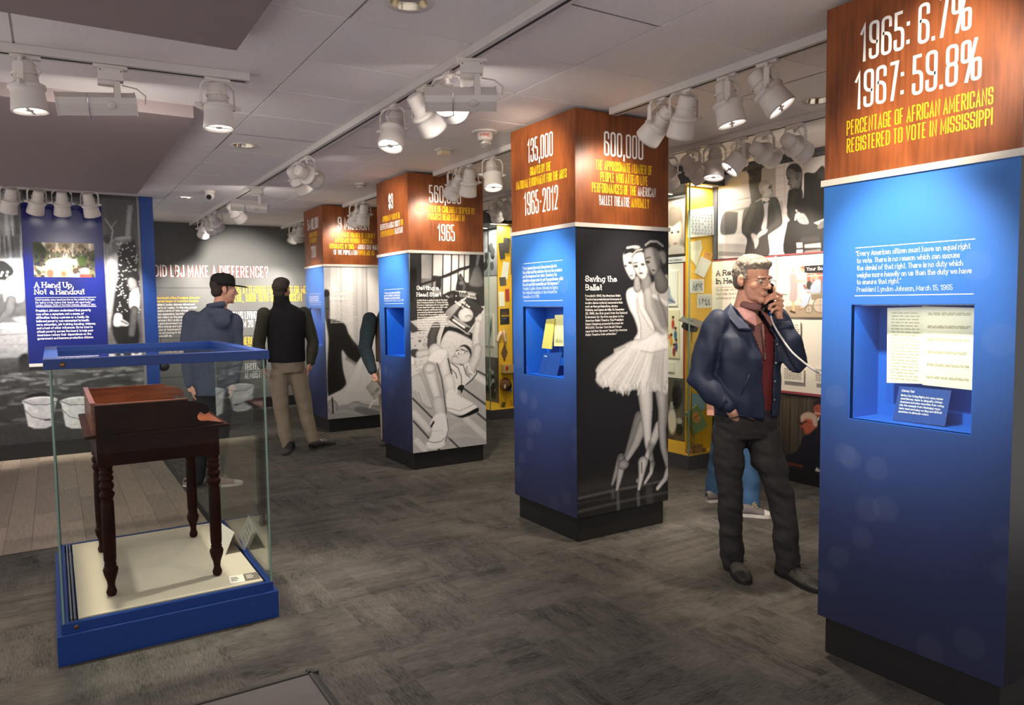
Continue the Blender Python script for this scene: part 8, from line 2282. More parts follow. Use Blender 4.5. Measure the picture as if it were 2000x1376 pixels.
# raised hand: palm behind the handset, fingers wrapped over its near side, thumb along it
side = Vector((1, .1, 0)).normalized()
palm0 = Vector((0.0674, 0.035, 1.4591)); palm1 = Vector((0.0561, 0.045, 1.5324))
b.tube([palm0, (palm0+palm1)/2, palm1], [.030, .038, .036], 14, flat=(1, .62))
b.ellipsoid(palm1, (.034, .022, .026), 14, 10)
for i, (ky, tipx, tipy, r) in enumerate(((578, 1497, 583, .0098), (586.5, 1494, 592, .0102), (596, 1497, 602, .0100), (604.5, 1503, 610, .0090))):
    kn = [((0.0765, 0.03, 1.5856)), ((0.082, 0.026, 1.5575)), ((0.0823, 0.024, 1.5294)), ((0.0799, 0.024, 1.5042))][i]
    m1 = [((0.0469, -0.0, 1.5998)), ((0.0418, -0.012, 1.5747)), ((0.0447, -0.014, 1.544)), ((0.0503, -0.01, 1.5161))][i]
    tip = [((-0.003, -0.018, 1.5614)), ((-0.0081, -0.03, 1.5447)), ((0.0133, -0.028, 1.5138)), ((0.0267, -0.022, 1.4941))][i]
    mid = [((0.0179, -0.012, 1.5862)), ((0.0128, -0.024, 1.5667)), ((0.0237, -0.026, 1.536)), ((0.0345, -0.022, 1.5108))][i]
    finger_chain(b, [kn, m1, mid, tip], r+.0012, r-.001)
finger_chain(b, [(0.043, 0.03, 1.4988), (0.0239, 0.045, 1.5497), (0.0367, 0.052, 1.6061), (0.0391, 0.05, 1.6314)], .0125, .0095)
# hand sliding into the trouser pocket
b.tube([WRL, (-0.1753, -0.155, 0.9655), (-0.1553, -0.11, 0.9146)], [.030, .037, .034], 12, flat=(1, .7))
for k in range(4):
    finger_chain(b, [(-0.1553, -0.11, 0.9146), (Vector((-0.148, -0.08, 0.8647))+Vector((.010*k-.01, .006*k, 0))), (Vector((-0.1429, -0.06, 0.8159))+Vector((.014*k-.02, .008*k, 0)))], .0095, .008)
finger_chain(b, [(-0.1701, -0.15, 0.9622), (-0.139, -0.12, 0.9281), (-0.1213, -0.08, 0.8886)], .0115, .009)
me = remesh(b, .0045, 6, .5)
push(me, head_push(MH))
finish(me, 'body', M_SKIN, man)
hair_part(man, MH, M_GREYHAIR, [((0, .012, .078), (.080, .094, .056)), ((0, .045, .035), (.080, .074, .078)), ((0, -.050, .090), (.060, .036, .026)), ((.0, -.068, .086), (.052, .018, .014)), ((-.066, .010, .040), (.014, .030, .034)), ((.066, .010, .040), (.014, .030, .034)), ((0, .080, -.02), (.055, .025, .045)), ((-.071, -.012, .018), (.006, .012, .026)), ((.071, -.012, .018), (.006, .012, .026))], amp=.006, voxel=.005)
for s in (-1, 1):
    e = MB().ellipsoid((s*.030, -.0775, .001), (.0120, .0120, .0110), 14, 10, MH).build('eye', M_EYE, man)
    MB().ellipsoid((s*.030-.002, -.0852, -.001), (.0050, .0050, .0050), 10, 8, MH).build('iris', M_IRIS, e)
    MB().tube([(s*.012, -.0965, .020), (s*.028, -.098, .025), (s*.046, -.088, .021)], [.003, .0042, .002], 7, MH).build('eyebrow', M_GREYHAIR, man)
# spectacles
M_WIRE = mat('thin_metal_rim', rgb(120, 110, 100), .25, metal=.9)
gl = MB()
for s in (-1, 1):
    ring = [(s*.033+.026*math.cos(a)*1.0, -.1075+.006*abs(math.cos(a)) if s*math.cos(a) > 0 else -.1085, -.004+.017*math.sin(a)) for a in [2*math.pi*k/20 for k in range(21)]]
    gl.tube(ring, .0010, 6, MH)
    gl.tube([(s*.058, -.102, .004), (s*.074, -.07, .006), (s*.080, -.01, .006), (s*.080, .022, -.004)], .0011, 6, MH)
gl.tube([(-.008, -.112, .002), (0, -.116, .005), (.008, -.112, .002)], .0014, 6, MH)
go = gl.build('glasses', M_WIRE, man)
for s in (-1, 1):
    MB().add([(s*.033+.025*math.cos(2*math.pi*k/18), -.1078, -.004+.016*math.sin(2*math.pi*k/18)) for k in range(18)], [tuple(range(18))], False, MH).build('lens', M_GLASS, go)
# shirt, sweater, jacket: three nested layers, each opened at the front
def torso_rings(g, extra=0.0):
    return [tp(0, .0, .925-extra)+(.178+g, .128+g), tp(0, .0, 1.02)+(.192+g, .138+g), tp(0, .005, 1.12)+(.190+g, .138+g), tp(0, .005, 1.25)+(.196+g, .138+g), tp(0, -.005, 1.36)+(.200+g, .126+g), tp(0, -.015, 1.44)+(.160+g, .098+g), tp(0, -.02, 1.485)+(.095+g, .075+g), tp(0, -.02, 1.51)+(.066+g*.5, .062+g*.5)]
def lat(c):                                  # lateral and forward position on the torso
    q = Vector((c.x-tc.x, c.y-tc.y, 0)); return q.dot(ax), q.dot(fd)
sh = MB(); loft(sh, torso_rings(-.030), PH)
finish(remesh(sh, .012, 3), 'shirt', M_SHIRT, man)
MB().tube([tp(.012, .117, 1.43), tp(.016, .120, 1.35), tp(.018, .128, 1.27)], .004, 5).build('shirt_placket', M_SHIRT, man)
def vcut(c):
    l, fr = lat(c); l -= .012
    return fr > 0 and c.z > 1.275 and abs(l) < .008+(c.z-1.275)*.36
sw = MB(); loft(sw, torso_rings(-.018), PH)
me = remesh(sw, .010, 3); wrinkle(me, .004, 9, 5, 3)
swo = finish(me, 'sweater', M_SWEATER, man, vcut, .004)
MB().box(-.006, .006, -.004, .004, -.03, .004, Matrix.Translation(tp(.012, .134, 1.272)) @ Matrix.Rotation(PH, 4, 'Z'), bev=.002).build('zip_pull', mat('zip_metal', rgb(130, 120, 110), .35, metal=.8), swo)
# shirt collar leaves
NB = HC+Vector((0, .022, -.118))
for s in (-1, 1):
    pts3 = [tp(s*.058, .02, 1.525), tp(s*.020+.012, .085, 1.490), tp(s*.050+.012, .122, 1.415), tp(s*.094+.010, .080, 1.455), tp(s*.085, .0, 1.515)]
    mb = MB(); n_ = len(pts3); off = fd*.010+Vector((0, 0, .004))
    mb.add(pts3+[tuple(Vector(q)+off) for q in pts3], [tuple(range(n_)), tuple(range(2*n_-1, n_-1, -1))]+[(i, (i+1) % n_, n_+(i+1) % n_, n_+i) for i in range(n_)])
    finish(remesh(mb, .004, 5), 'shirt_collar', M_SHIRT, man)
band = MB(); band.tube([tuple(NB+Vector((math.cos(a)*.070*ax.x+math.sin(a)*.068*fd.x, math.cos(a)*.070*ax.y+math.sin(a)*.068*fd.y, -.012-.022*math.sin(a)))) for a in [math.radians(60+d) for d in range(30, 320, 15)]], .016, 8, flat=(.45, 1.2))
band.build('shirt_collar', M_SHIRT, man)
jk = MB(); loft(jk, torso_rings(.004, .0), PH)
limb(jk, [SHL+Vector((.020, .008, -.008)), (SHL+ELL)/2, ELL, (ELL+WRL)/2, WRL], [.074, .078, .075, .066, .048]); limb(jk, [SHR, (SHR+ELR)/2, ELR, (ELR+WRR)/2, WRR-Vector((0, 0, .012))], [.084, .080, .074, .064, .046])
me = remesh(jk, .0085, 4)
wrinkle(me, .020, 8, 5.0, 1, .011)
def jcut(c):
    l, fr = lat(c)
    cen = .030+(1.48-c.z)*.018
    wid = .034+max(0, c.z-1.05)*.085+max(0, c.z-1.30)*.12
    return (fr > .02 and abs(l-cen) < wid and c.z < 1.60 and c.z > .90 and (Vector((c.x, c.y, c.z))-ELR).length > .10 and (Vector((c.x, c.y, c.z))-WRR).length > .09) or (Vector((c.x, c.y, c.z))-NB).length < .075
jo = finish(me, 'jacket', M_JACKET, man, jcut, .006)
# fold-down jacket collar, hem band, cuffs, pocket welt, snaps
for s in (-1, 1):
    pts3 = [tp(s*.030, -.095, 1.545), tp(s*.085, -.045, 1.540), tp(s*.098, .035, 1.505), tp(s*.085+.02, .118, 1.395), tp(s*.145+.01, .100, 1.400), tp(s*.152, .020, 1.470), tp(s*.120, -.085, 1.475), tp(s*.035, -.130, 1.470)]
    mb = MB(); n_ = len(pts3); off = Vector((0, 0, .014))+fd*.006
    c0 = sum((Vector(q) for q in pts3), Vector())/n_
    vs = pts3+[tuple(Vector(q)+off) for q in pts3]
    mb.add(vs, [tuple(range(n_)), tuple(range(2*n_-1, n_-1, -1))]+[(i, (i+1) % n_, n_+(i+1) % n_, n_+i) for i in range(n_)])
    finish(remesh(mb, .0045, 6), 'collar', M_JACKET, jo)
for wz, el in ((WRL, ELL), (WRR, ELR)):
    dv = (wz-el).normalized()
    MB().tube([wz-dv*.045, wz-dv*.030, wz-dv*.002], [.053, .051, .046], 16).build('cuff', M_JACKET, jo)
for z in (1.32, 1.22, 1.12, 1.02):
    for cl, nm in (((.030+(1.48-z)*.018)+(.030+max(0, z-1.05)*.085+max(0, z-1.30)*.12)+.012, 'snap'),):
        M_ = Matrix.Translation(tp(cl, .150-.045*abs(cl)/.2, z)) @ Matrix.Rotation(PH, 4, 'Z') @ Matrix.Rotation(math.pi/2, 4, 'X')
        MB().lathe([(.007, 0), (.007, .004), (.003, .0055)], 12, M_).build(nm, mat('snap_metal', rgb(150, 150, 156), .3, metal=.6), jo)
MB().tube([tp(-.10, .150, 1.165), tp(-.135, .130, 1.06)], .006, 6, flat=(1, .4)).build('pocket_welt', M_JACKET, jo)
# trousers and shoes
tr = MB()
loft(tr, [(LH.x*.5+RH.x*.5, .01, .80, .150, .110), (tc.x, .0, .88, .170, .120), (tc.x, 0, .945, .165, .118), (tc.x, 0, .975, .158, .112)], PH*.8)
limb(tr, [LH, (-0.1928, -0.02, 0.6609), (-0.1867, -0.01, 0.5127), (-0.1841, 0.02, 0.3574), (-0.1791, 0.06, 0.1875), (-0.1706, 0.085, 0.044)], [.098, .084, .072, .067, .066, .062])
limb(tr, [RH, (0.014, 0.03, 0.6772), (0.0693, 0.02, 0.538), (0.098, 0.025, 0.3793), (0.1163, 0.04, 0.2219), (0.1349, 0.06, 0.0584)], [.100, .092, .076, .070, .070, .066])
me = remesh(tr, .0085, 3); wrinkle(me, .012, 7, 13, 5, .007)
to = finish(me, 'trousers', M_JEANS, man)
MB().tube([(-0.2264, -0.145, 0.9341), (-0.1851, -0.165, 0.9219), (-0.1296, -0.165, 0.9408)], .004, 6).build('pocket_edge', M_JEANS, to)
MB().tube([(-0.1303, -0.15, 0.9636), (-0.0855, -0.135, 0.9296), (-0.0514, -0.12, 0.9147)], [.006, .010, .006], 8, flat=(1, .4)).build('shirt_tail', M_SHIRT, man)
shoe(man, (-0.1958, 0.2052, 0.0), (-0.0855, -0.1369, 0.0), M_SHOEG, M_SHOEB, laces=M_SHOEB, w=.052)
shoe(man, (0.0795, 0.1321, 0.0), (0.2955, -0.1445, 0.0), M_SHOEG, M_SHOEB, laces=M_SHOEB, w=.052)
# handset and cord
ph = thing('telephone_handset', 'black telephone handset held to the ear of the man in glasses', 'telephone', (3.328, 2.6771, 0.0), -0.8934)
M_BAKE = mat('black_bakelite', rgb(16, 16, 17), .28)
MB().tube([PB, PB+pd*.04+Vector((.012, .01, 0)), (PB+PT)/2+Vector((.016, .012, 0)), PT-pd*.04+Vector((.012, .01, 0)), PT], [.019, .0155, .0145, .0155, .018], 14).build('grip', M_BAKE, ph)
inw = Vector((-.75, .55, .1)).normalized()
Qx = inw.to_track_quat('Z', 'Y').to_matrix().to_4x4()
MB().lathe([(.018, -.012), (.029, 0), (.030, .016), (.022, .022)], 20, Matrix.Translation(PB+Vector((-.006, .004, -.006))) @ Qx).build('mouthpiece', M_BAKE, ph)
MB().lathe([(.018, -.012), (.029, 0), (.030, .014), (.022, .020)], 20, Matrix.Translation(PT) @ Qx).build('earpiece', M_BAKE, ph)
CS = Vector((0.0214, -0.01, 1.5052))
MB().tube([CS, CS+Vector((.001, -.002, -.030))], [.0075, .006], 10).build('strain_relief', mat('blue_boot', rgb(40, 110, 190), .4), ph)
CE = Vector((0.3113, -0.7235, 1.2023))
cpts = [CS+Vector((.001, -.002, -.028)), (0.0352, -0.03, 1.4329), (0.0748, -0.06, 1.3647), (0.1258, -0.11, 1.2909), (0.1805, -0.15, 1.2402), (0.236, -0.19, 1.1989), (0.2824, -0.23, 1.1771), CE]
cs = []
for i in range(len(cpts)-1):
    a_, b_ = Vector(cpts[i]), Vector(cpts[i+1])
    p0 = Vector(cpts[max(0, i-1)]); p3 = Vector(cpts[min(len(cpts)-1, i+2)])
    for k in range(5):
        t = k/5
        cs.append(.5*((2*a_)+(b_-p0)*t+(2*p0-5*a_+4*b_-p3)*t*t+(3*a_-p0-3*b_+p3)*t**3))
cs.append(Vector(cpts[-1]))
MB().tube([tuple(c) for c in cs], .0055, 10).build('cord', mat('white_cord', rgb(206, 206, 206), .35, metal=.3), ph)

bx_ = thing('wall_jack', 'small black phone socket on the hidden side of the voter column', 'socket', (3.0, 1.979, 1.0))
bx_.matrix_world = Matrix.Translation(man.matrix_world.translation)
bpy.context.view_layer.update()
wce = Matrix.Translation(man.location) @ Matrix.Rotation(man.rotation_euler.z, 4, 'Z') @ CE
bx_.matrix_world = Matrix.Translation((wce.x, 1.9785, wce.z-.03))
MB().box(-.03, .03, 0, .004, -.02, .06, bev=.001).build('plate', M_BAKE, bx_)

# ---- other visitors
M_HOOD = mat('heather_blue_knit', rgb(70, 78, 98), .9, var=.22, vscale=40, vstretch=(1, 1, 6), bump=.25, bscale=160)
M_BLKPANT = mat('black_trousers', rgb(26, 26, 32), .85, var=.1); M_BLKCAP = mat('black_cap', rgb(22, 21, 24), .8, var=.08)
M_OLIVE = mat('olive_shirt', rgb(62, 60, 48), .85, var=.1, vscale=12); M_BLKVEST = mat('black_fleece', rgb(26, 25, 27), .95, var=.12, vscale=80, bump=.3, bscale=200)
M_KHAKI = mat('khaki_cotton', rgb(152, 138, 118), .85, var=.06, vscale=8); M_BRNHAIR = mat('brown_grey_hair', rgb(62, 52, 46), .7, var=.3, vscale=60, bump=.7, bscale=240)
M_DKHAIR = mat('dark_cropped_hair', rgb(58, 46, 40), .8, var=.2, vscale=90)
M_SNK = mat('mauve_sneaker', rgb(150, 130, 124), .8, var=.1); M_WSOLE = mat('white_sole', rgb(206, 200, 192), .6)
M_JEANB = mat('blue_denim', rgb(58, 92, 128), .85, var=.14, vscale=9, bump=.25, bscale=60)

# man in the cap, seen from behind with his face in profile
cm = thing('person', 'young man in black cap and heather blue hoodie seen from behind', 'person', (1.0806, 6.7913, 0.0), -0.1578)
HCc = Vector((0.2016, 0.0, 1.7095))
Mc_ = Matrix.Translation(HCc) @ Matrix.Rotation(math.radians(102), 4, 'Z') @ Matrix.Rotation(math.radians(4), 4, 'X')
sl, sr = Vector((-0.0574, -0.02, 1.4523)), Vector((0.2731, 0.05, 1.4309))
el, er = Vector((-0.1082, -0.03, 1.1691)), Vector((0.2925, 0.04, 1.1498))
wl_, wr_ = Vector((-0.0936, -0.05, 0.915)), Vector((0.2462, -0.06, 0.9111))
hl, hr = Vector((0.0069, -0.0, 0.7841)), Vector((0.1644, 0.02, 0.7722))
kl, kr = Vector((-0.0228, -0.0, 0.4273)), Vector((0.1342, 0.02, 0.3972))
al, ar = Vector((-0.0609, 0.02, 0.0657)), Vector((0.0795, -0.0, 0.0552))
cx_ = Vector((0.0907, -0.0, 1.1598))
b = MB(); head_prims(b, Mc_)
limb(b, [HCc+Vector((-.02, 0, -.1)), Vector((0.1441, -0.0, 1.4923)), cx_], [.052, .07, .11])
loft(b, [(cx_.x, 0, .85, .15, .10), (cx_.x, 0, 1.1, .15, .10), (cx_.x, 0, 1.35, .17, .10), (cx_.x, 0, 1.48, .10, .07)], .15)
limb(b, [sl, el, wl_], [.055, .042, .03]); limb(b, [sr, er, wr_], [.055, .042, .03])
for w0, sgn in ((wl_, 1), (wr_, -1)):
    b.tube([w0, w0+Vector((sgn*.012, -.01, -.07))], [.030, .036], 12, flat=(.6, 1))
    for k in range(4): finger_chain(b, [w0+Vector((sgn*.014, -.028+.018*k, -.075)), w0+Vector((sgn*.022, -.030+.018*k, -.115)), w0+Vector((sgn*.036, -.026+.016*k, -.145+.006*abs(k-1.5)))], .0095, .0078)
    finger_chain(b, [w0+Vector((sgn*.01, -.035, -.03)), w0+Vector((sgn*.028, -.05, -.065)), w0+Vector((sgn*.036, -.052, -.095))], .011, .009)
limb(b, [hl, kl, al], [.075, .052, .04]); limb(b, [hr, kr, ar], [.075, .052, .04])
me = remesh(b, .008, 3, .4); push(me, head_push(Mc_)); finish(me, 'body', M_SKIN, cm)
hair_part(cm, Mc_, M_DKHAIR, [((0, .030, .045), (.0785, .090, .080)), ((0, .060, -.015), (.066, .045, .055)), ((-.070, .0, .010), (.008, .022, .040)), ((.070, .0, .010), (.008, .022, .040))], amp=.002, voxel=.007)
for s in (-1, 1): MB().ellipsoid((s*.030, -.0755, .002), (.0125, .0125, .0125), 12, 8, Mc_).build('eye', M_EYE, cm)
cap = MB(); cap.lathe([(.087, .0), (.089, .03), (.086, .065), (.070, .095), (.040, .108), (.004, .112)], 26, Mc_ @ Matrix.Translation((0, .010, .036)) @ Matrix.Diagonal((.98, 1.18, 1, 1)))
co = cap.build('cap', M_BLKCAP, cm)
MB().lathe([(.008, 0), (.008, .005), (.003, .008)], 10, Mc_ @ Matrix.Translation((0, .010, .147))).build('button', M_BLKCAP, co)
br_ = MB(); pts = [(-.078, -.055)]+[(.085*math.sin(t), -.085-.112*math.cos(t)) for t in [math.radians(a) for a in range(-80, 81, 16)]]+[(.078, -.055), (0, -.09)]
br_.prism(pts, .046, .051, Mc_ @ Matrix.Rotation(.05, 4, 'X')); br_.build('brim', M_BLKCAP, co)
lg = MB()                                    # white embroidered letters on the front of the cap
vs, fs, w, _ = glyphs('MV', 'bold', 1.9)
for p_ in vs:
    a = (p_[0]/1.9-.5)*.75-.12; r_ = .0985
    lg.v.append(tuple(Mc_ @ Vector((r_*.93*math.sin(a), .010-r_*1.10*math.cos(a)+.004, .062+p_[1]*.036))))
lg.f = [tuple(q) for q in fs]; lg.sm = [False]*len(fs); lg.build('emblem', M_WTXT, co)
jk = MB()
loft(jk, [(cx_.x-.005, 0, .80, .165, .125), (cx_.x, 0, .95, .160, .125), (cx_.x, 0, 1.15, .172, .130), (cx_.x-.005, 0, 1.32, .190, .130), (cx_.x, 0, 1.44, .165, .105), (cx_.x+.012, 0, 1.52, .105, .092), (cx_.x+.03, 0, 1.57, .075, .072)], .15)
limb(jk, [sl, el, wl_], [.080, .066, .050]); limb(jk, [sr, er, wr_], [.080, .064, .048])
jk.ellipsoid(tuple(Vector((0.1556, -0.06, 1.5059))), (.115, .080, .055), 16, 10); jk.ellipsoid(tuple(Vector((0.169, -0.1, 1.449))), (.080, .050, .075), 16, 10)
me = remesh(jk, .012, 3); wrinkle(me, .010, 7, 6, 2, .005); finish(me, 'hoodie', M_HOOD, cm)
hd = MB(); hd.tube([tuple(HCc+Vector((-.025+math.cos(a)*.098, math.sin(a)*.095, -.125+.016*math.cos(a)))) for a in [math.radians(d) for d in range(70, 301, 20)]], .028, 10); me = remesh(hd, .010, 3); wrinkle(me, .006, 14, 14, 1); finish(me, 'hood', M_HOOD, cm)
tr = MB(); loft(tr, [(cx_.x, 0, .80, .150, .110), (cx_.x, 0, .92, .150, .110)], .15)
limb(tr, [hl, kl, al], [.090, .066, .052]); limb(tr, [hr, kr, ar], [.090, .066, .052])
me = remesh(tr, .012, 3); wrinkle(me, .006, 8, 9, 4); finish(me, 'trousers', M_BLKPANT, cm)
shoe(cm, (-0.1699, 0.0226, 0.0), (-0.021, 0.2377, 0.0), M_SNK, M_WSOLE, w=.045); shoe(cm, (0.0266, -0.0726, 0.0), (0.2945, -0.062, 0.0), M_SNK, M_WSOLE, laces=M_SNK, w=.047)

# man in the black vest, seen from behind
vm = thing('person', 'man in black vest and khaki trousers seen from behind', 'person', (2.3095, 8.0546, 0.0), -0.2792)
HCv = Vector((-0.181, -0.0, 1.7388))
Mv = Matrix.Translation(HCv) @ Matrix.Rotation(math.radians(152), 4, 'Z') @ Matrix.Scale(1.03, 4)
cv = Vector((-0.146, -0.0, 1.3262))
sl, sr = Vector((-0.3736, -0.02, 1.4753)), Vector((0.0418, 0.04, 1.4793)); el, er = Vector((-0.4413, -0.03, 1.1566)), Vector((0.1303, 0.02, 1.1612)); wl_, wr_ = Vector((-0.4086, -0.1, 0.9392)), Vector((0.0957, -0.06, 0.9523))
hl, hr = Vector((-0.242, 0.0, 0.8246)), Vector((-0.0436, 0.03, 0.8143)); kl, kr = Vector((-0.2287, -0.0, 0.401)), Vector((0.0256, 0.05, 0.3919)); al, ar = Vector((-0.1701, -0.0, 0.0394)), Vector((0.0989, 0.06, 0.0687))
b = MB(); head_prims(b, Mv)
limb(b, [HCv+Vector((.0, 0, -.1)), Vector((-0.1603, -0.0, 1.5497)), cv], [.054, .056, .09])
loft(b, [(cv.x, 0, .92, .15, .10), (cv.x, 0, 1.2, .16, .10), (cv.x, 0, 1.45, .17, .09), (cv.x, 0, 1.54, .07, .05)], -.25)
limb(b, [sl, el, wl_], [.06, .045, .032]); limb(b, [sr, er, wr_], [.06, .045, .032])
for w0, sgn in ((wl_, 1), (wr_, -1)):
    b.tube([w0, w0+Vector((sgn*.02, .01, -.08))], [.030, .036], 12, flat=(.7, 1))
    for k in range(4): finger_chain(b, [w0+Vector((sgn*.02, -.02+.018*k, -.08)), w0+Vector((sgn*.03, -.018+.018*k, -.12)), w0+Vector((sgn*.045, -.012+.016*k, -.15))], .0098, .008)
    finger_chain(b, [w0+Vector((sgn*.01, -.03, -.03)), w0+Vector((sgn*.03, -.045, -.07)), w0+Vector((sgn*.04, -.045, -.10))], .0115, .009)
limb(b, [hl, kl, al], [.08, .055, .042]); limb(b, [hr, kr, ar], [.08, .055, .042])
me = remesh(b, .009, 3, .4); push(me, head_push(Mv)); finish(me, 'body', M_SKIN, vm)
hair_part(vm, Mv, M_BRNHAIR, [((0, .010, .075), (.082, .098, .060)), ((0, .045, .030), (.083, .078, .080)), ((0, .072, -.035), (.066, .035, .055)), ((0, .060, -.078), (.058, .034, .040)), ((-.070, .0, .015), (.010, .022, .036)), ((.070, .0, .015), (.010, .022, .036))], amp=.005, voxel=.007)
slv = MB(); limb(slv, [sl, el, wl_], [.078, .068, .052]); limb(slv, [sr, er, wr_], [.078, .068, .052])
loft(slv, [(cv.x, 0, 1.30, .165, .105), (cv.x, 0, 1.44, .170, .105), (cv.x, 0, 1.54, .09, .07)], -.25)
me = remesh(slv, .012, 3); wrinkle(me, .009, 8, 8, 3); finish(me, 'shirt', M_OLIVE, vm)
vs_ = MB(); loft(vs_, [(cv.x-.01, 0, .955, .198, .145), (cv.x-.01, 0, 1.10, .196, .145), (cv.x-.005, 0, 1.28, .202, .145), (cv.x, 0, 1.42, .214, .134), (cv.x, 0, 1.50, .200, .115), (cv.x-.006, -.008, 1.55, .140, .100), (HCv.x-.004, -.018, 1.59, .092, .094), (HCv.x-.010, -.024, 1.635, .080, .085), (HCv.x-.012, -.024, 1.71, .078, .083)], -.25)
me = remesh(vs_, .012, 3); wrinkle(me, .006, 6, 5, 7)
finish(me, 'vest', M_BLKVEST, vm, lambda c: c.z > 1.672, .006)
tr = MB(); loft(tr, [(cv.x+.005, 0, .84, .165, .125), (cv.x, 0, .92, .175, .130), (cv.x-.01, 0, 1.0, .168, .120)], -.2)
limb(tr, [hl, Vector((-0.2382, -0.0, 0.6105)), kl, Vector((-0.2025, -0.0, 0.2123)), Vector((-0.1755, -0.0, 0.0397))], [.105, .092, .078, .074, .068]); limb(tr, [hr, Vector((-0.0066, 0.04, 0.5953)), kr, Vector((0.0641, 0.05, 0.2056)), Vector((0.0986, 0.06, 0.0572))], [.105, .092, .078, .074, .070])
me = remesh(tr, .012, 3); wrinkle(me, .010, 7, 9, 9, .005); to = finish(me, 'trousers', M_KHAKI, vm)
for sx in (-.085, .085): MB().tube([(cv.x+sx-.045, -.128, .945), (cv.x+sx+.045, -.128, .940)], .004, 6).build('back_pocket', M_KHAKI, to)
MB().lathe([(.007, 0), (.007, .004)], 10, Matrix.Translation((cv.x+.085, -.135, .930)) @ Matrix.Rotation(math.pi/2, 4, 'X')).build('pocket_button', M_DKMETAL, to)
shoe(vm, (-0.1282, 0.0125, 0.0), (-0.2113, -0.4214, 0.0), M_SHOEB, M_SHOEG, w=.05); shoe(vm, (0.0599, -0.2343, 0.0), (0.3388, 0.097, 0.0), M_SHOEB, M_SHOEG, laces=M_WSOLE, w=.05)

# man half hidden by the reading boy column
km = thing('person', 'man in dark knit sweater and brown vest half hidden behind the reading boy column', 'person', (3.13, 7.72, 0.0), -0.3852)
M_KNIT = mat('teal_cable_knit', rgb(50, 62, 68), .9, var=.25, vscale=50, bump=.6, bscale=90); M_BRNVEST = mat('brown_vest', rgb(70, 52, 40), .8, var=.1)
ck = Vector((0.1155, 0.0, 1.2478)); HCk = Vector((0.1088, 0.0, 1.6944))
Mk = Matrix.Translation(HCk) @ Matrix.Rotation(math.radians(120), 4, 'Z')
sl, el, wl_ = Vector((-0.1387, -0.08, 1.4026)), Vector((-0.1963, -0.09, 1.0876)), Vector((-0.1237, -0.14, 0.8516)); sr, er, wr_ = Vector((0.3371, 0.05, 1.3925)), Vector((0.3869, 0.04, 1.0434)), Vector((0.3216, -0.02, 0.794))
hl, hr = Vector((0.0142, 0.0, 0.7894)), Vector((0.2026, 0.03, 0.7812)); kl, kr = Vector((0.0217, -0.0, 0.3835)), Vector((0.2108, 0.03, 0.3722)); al, ar = Vector((0.0241, 0.0, -0.0015)), Vector((0.2141, 0.03, -0.004))
b = MB(); head_prims(b, Mk)
limb(b, [HCk+Vector((0, 0, -.1)), Vector((0.1101, 0.0, 1.5059)), ck], [.056, .08, .12])
loft(b, [(ck.x, 0, .9, .15, .10), (ck.x, 0, 1.2, .16, .10), (ck.x, 0, 1.42, .18, .10), (ck.x, 0, 1.54, .09, .07)], -.2)
limb(b, [sl, el, wl_], [.055, .045, .032]); limb(b, [sr, er, wr_], [.055, .045, .032])
for w0, sgn in ((wl_, 1), (wr_, -1)):
    b.tube([w0, w0+Vector((sgn*.03, -.005, -.085))], [.032, .040], 12, flat=(1, .7))
    for k in range(4): finger_chain(b, [w0+Vector((sgn*.008+.017*k*sgn, -.01, -.088)), w0+Vector((sgn*.015+.016*k*sgn, -.028, -.115)), w0+Vector((sgn*.018+.016*k*sgn, -.012, -.138))], .0100, .0085)
    finger_chain(b, [w0+Vector((sgn*.035, -.02, -.05)), w0+Vector((sgn*.05, -.04, -.085)), w0+Vector((sgn*.046, -.035, -.115))], .0115, .009)
limb(b, [hl, kl, al], [.08, .055, .042]); limb(b, [hr, kr, ar], [.08, .055, .042])
finish(remesh(b, .009, 3, .4), 'body', M_SKIN, km)
hair_part(km, Mk, M_BRNHAIR, [((0, .010, .075), (.080, .096, .058)), ((0, .045, .030), (.080, .076, .078))], amp=.004, voxel=.009)
slv = MB(); limb(slv, [sl, (sl+el)/2, el, (el+wl_)/2, wl_], [.085, .083, .078, .070, .052]); limb(slv, [sr, er, wr_], [.085, .075, .055])
loft(slv, [(ck.x, 0, 1.10, .17, .115), (ck.x, 0, 1.40, .18, .115), (ck.x, 0, 1.53, .09, .07)], -.2)
me = remesh(slv, .012, 3); wrinkle(me, .008, 9, 9, 3); finish(me, 'sweater', M_KNIT, km)
vs_ = MB(); loft(vs_, [(ck.x, 0, .93, .20, .145), (ck.x, 0, 1.15, .20, .145), (ck.x, 0, 1.38, .205, .138), (ck.x, 0, 1.50, .15, .105), (ck.x, 0, 1.56, .085, .085)], -.2)
me = remesh(vs_, .012, 3); finish(me, 'vest', M_BRNVEST, km, lambda c: (c-HCk).length < .105, .006)
tr = MB(); loft(tr, [(ck.x, 0, .84, .165, .12), (ck.x, 0, .97, .165, .12)], -.2); limb(tr, [hl, kl, al], [.10, .078, .068]); limb(tr, [hr, kr, ar], [.10, .078, .068])
finish(remesh(tr, .014, 3), 'trousers', M_KHAKI, km)
shoe(km, (al.x, al.y+.04, 0), (al.x-.08, al.y-.20, 0), M_SHOEB, M_SHOEG); shoe(km, (ar.x, ar.y+.04, 0), (ar.x+.05, ar.y-.20, 0), M_SHOEB, M_SHOEG)
br = thing('brochure', 'grey brochure held by the half hidden man in the knit sweater', 'brochure', (3.13, 7.72, 0.0), -0.3852)
q4 = [Vector((-0.1998, -0.165, 0.6642)), Vector((-0.1094, -0.165, 0.5196)), Vector((-0.0128, -0.165, 0.6128)), Vector((-0.1035, -0.165, 0.7629))]
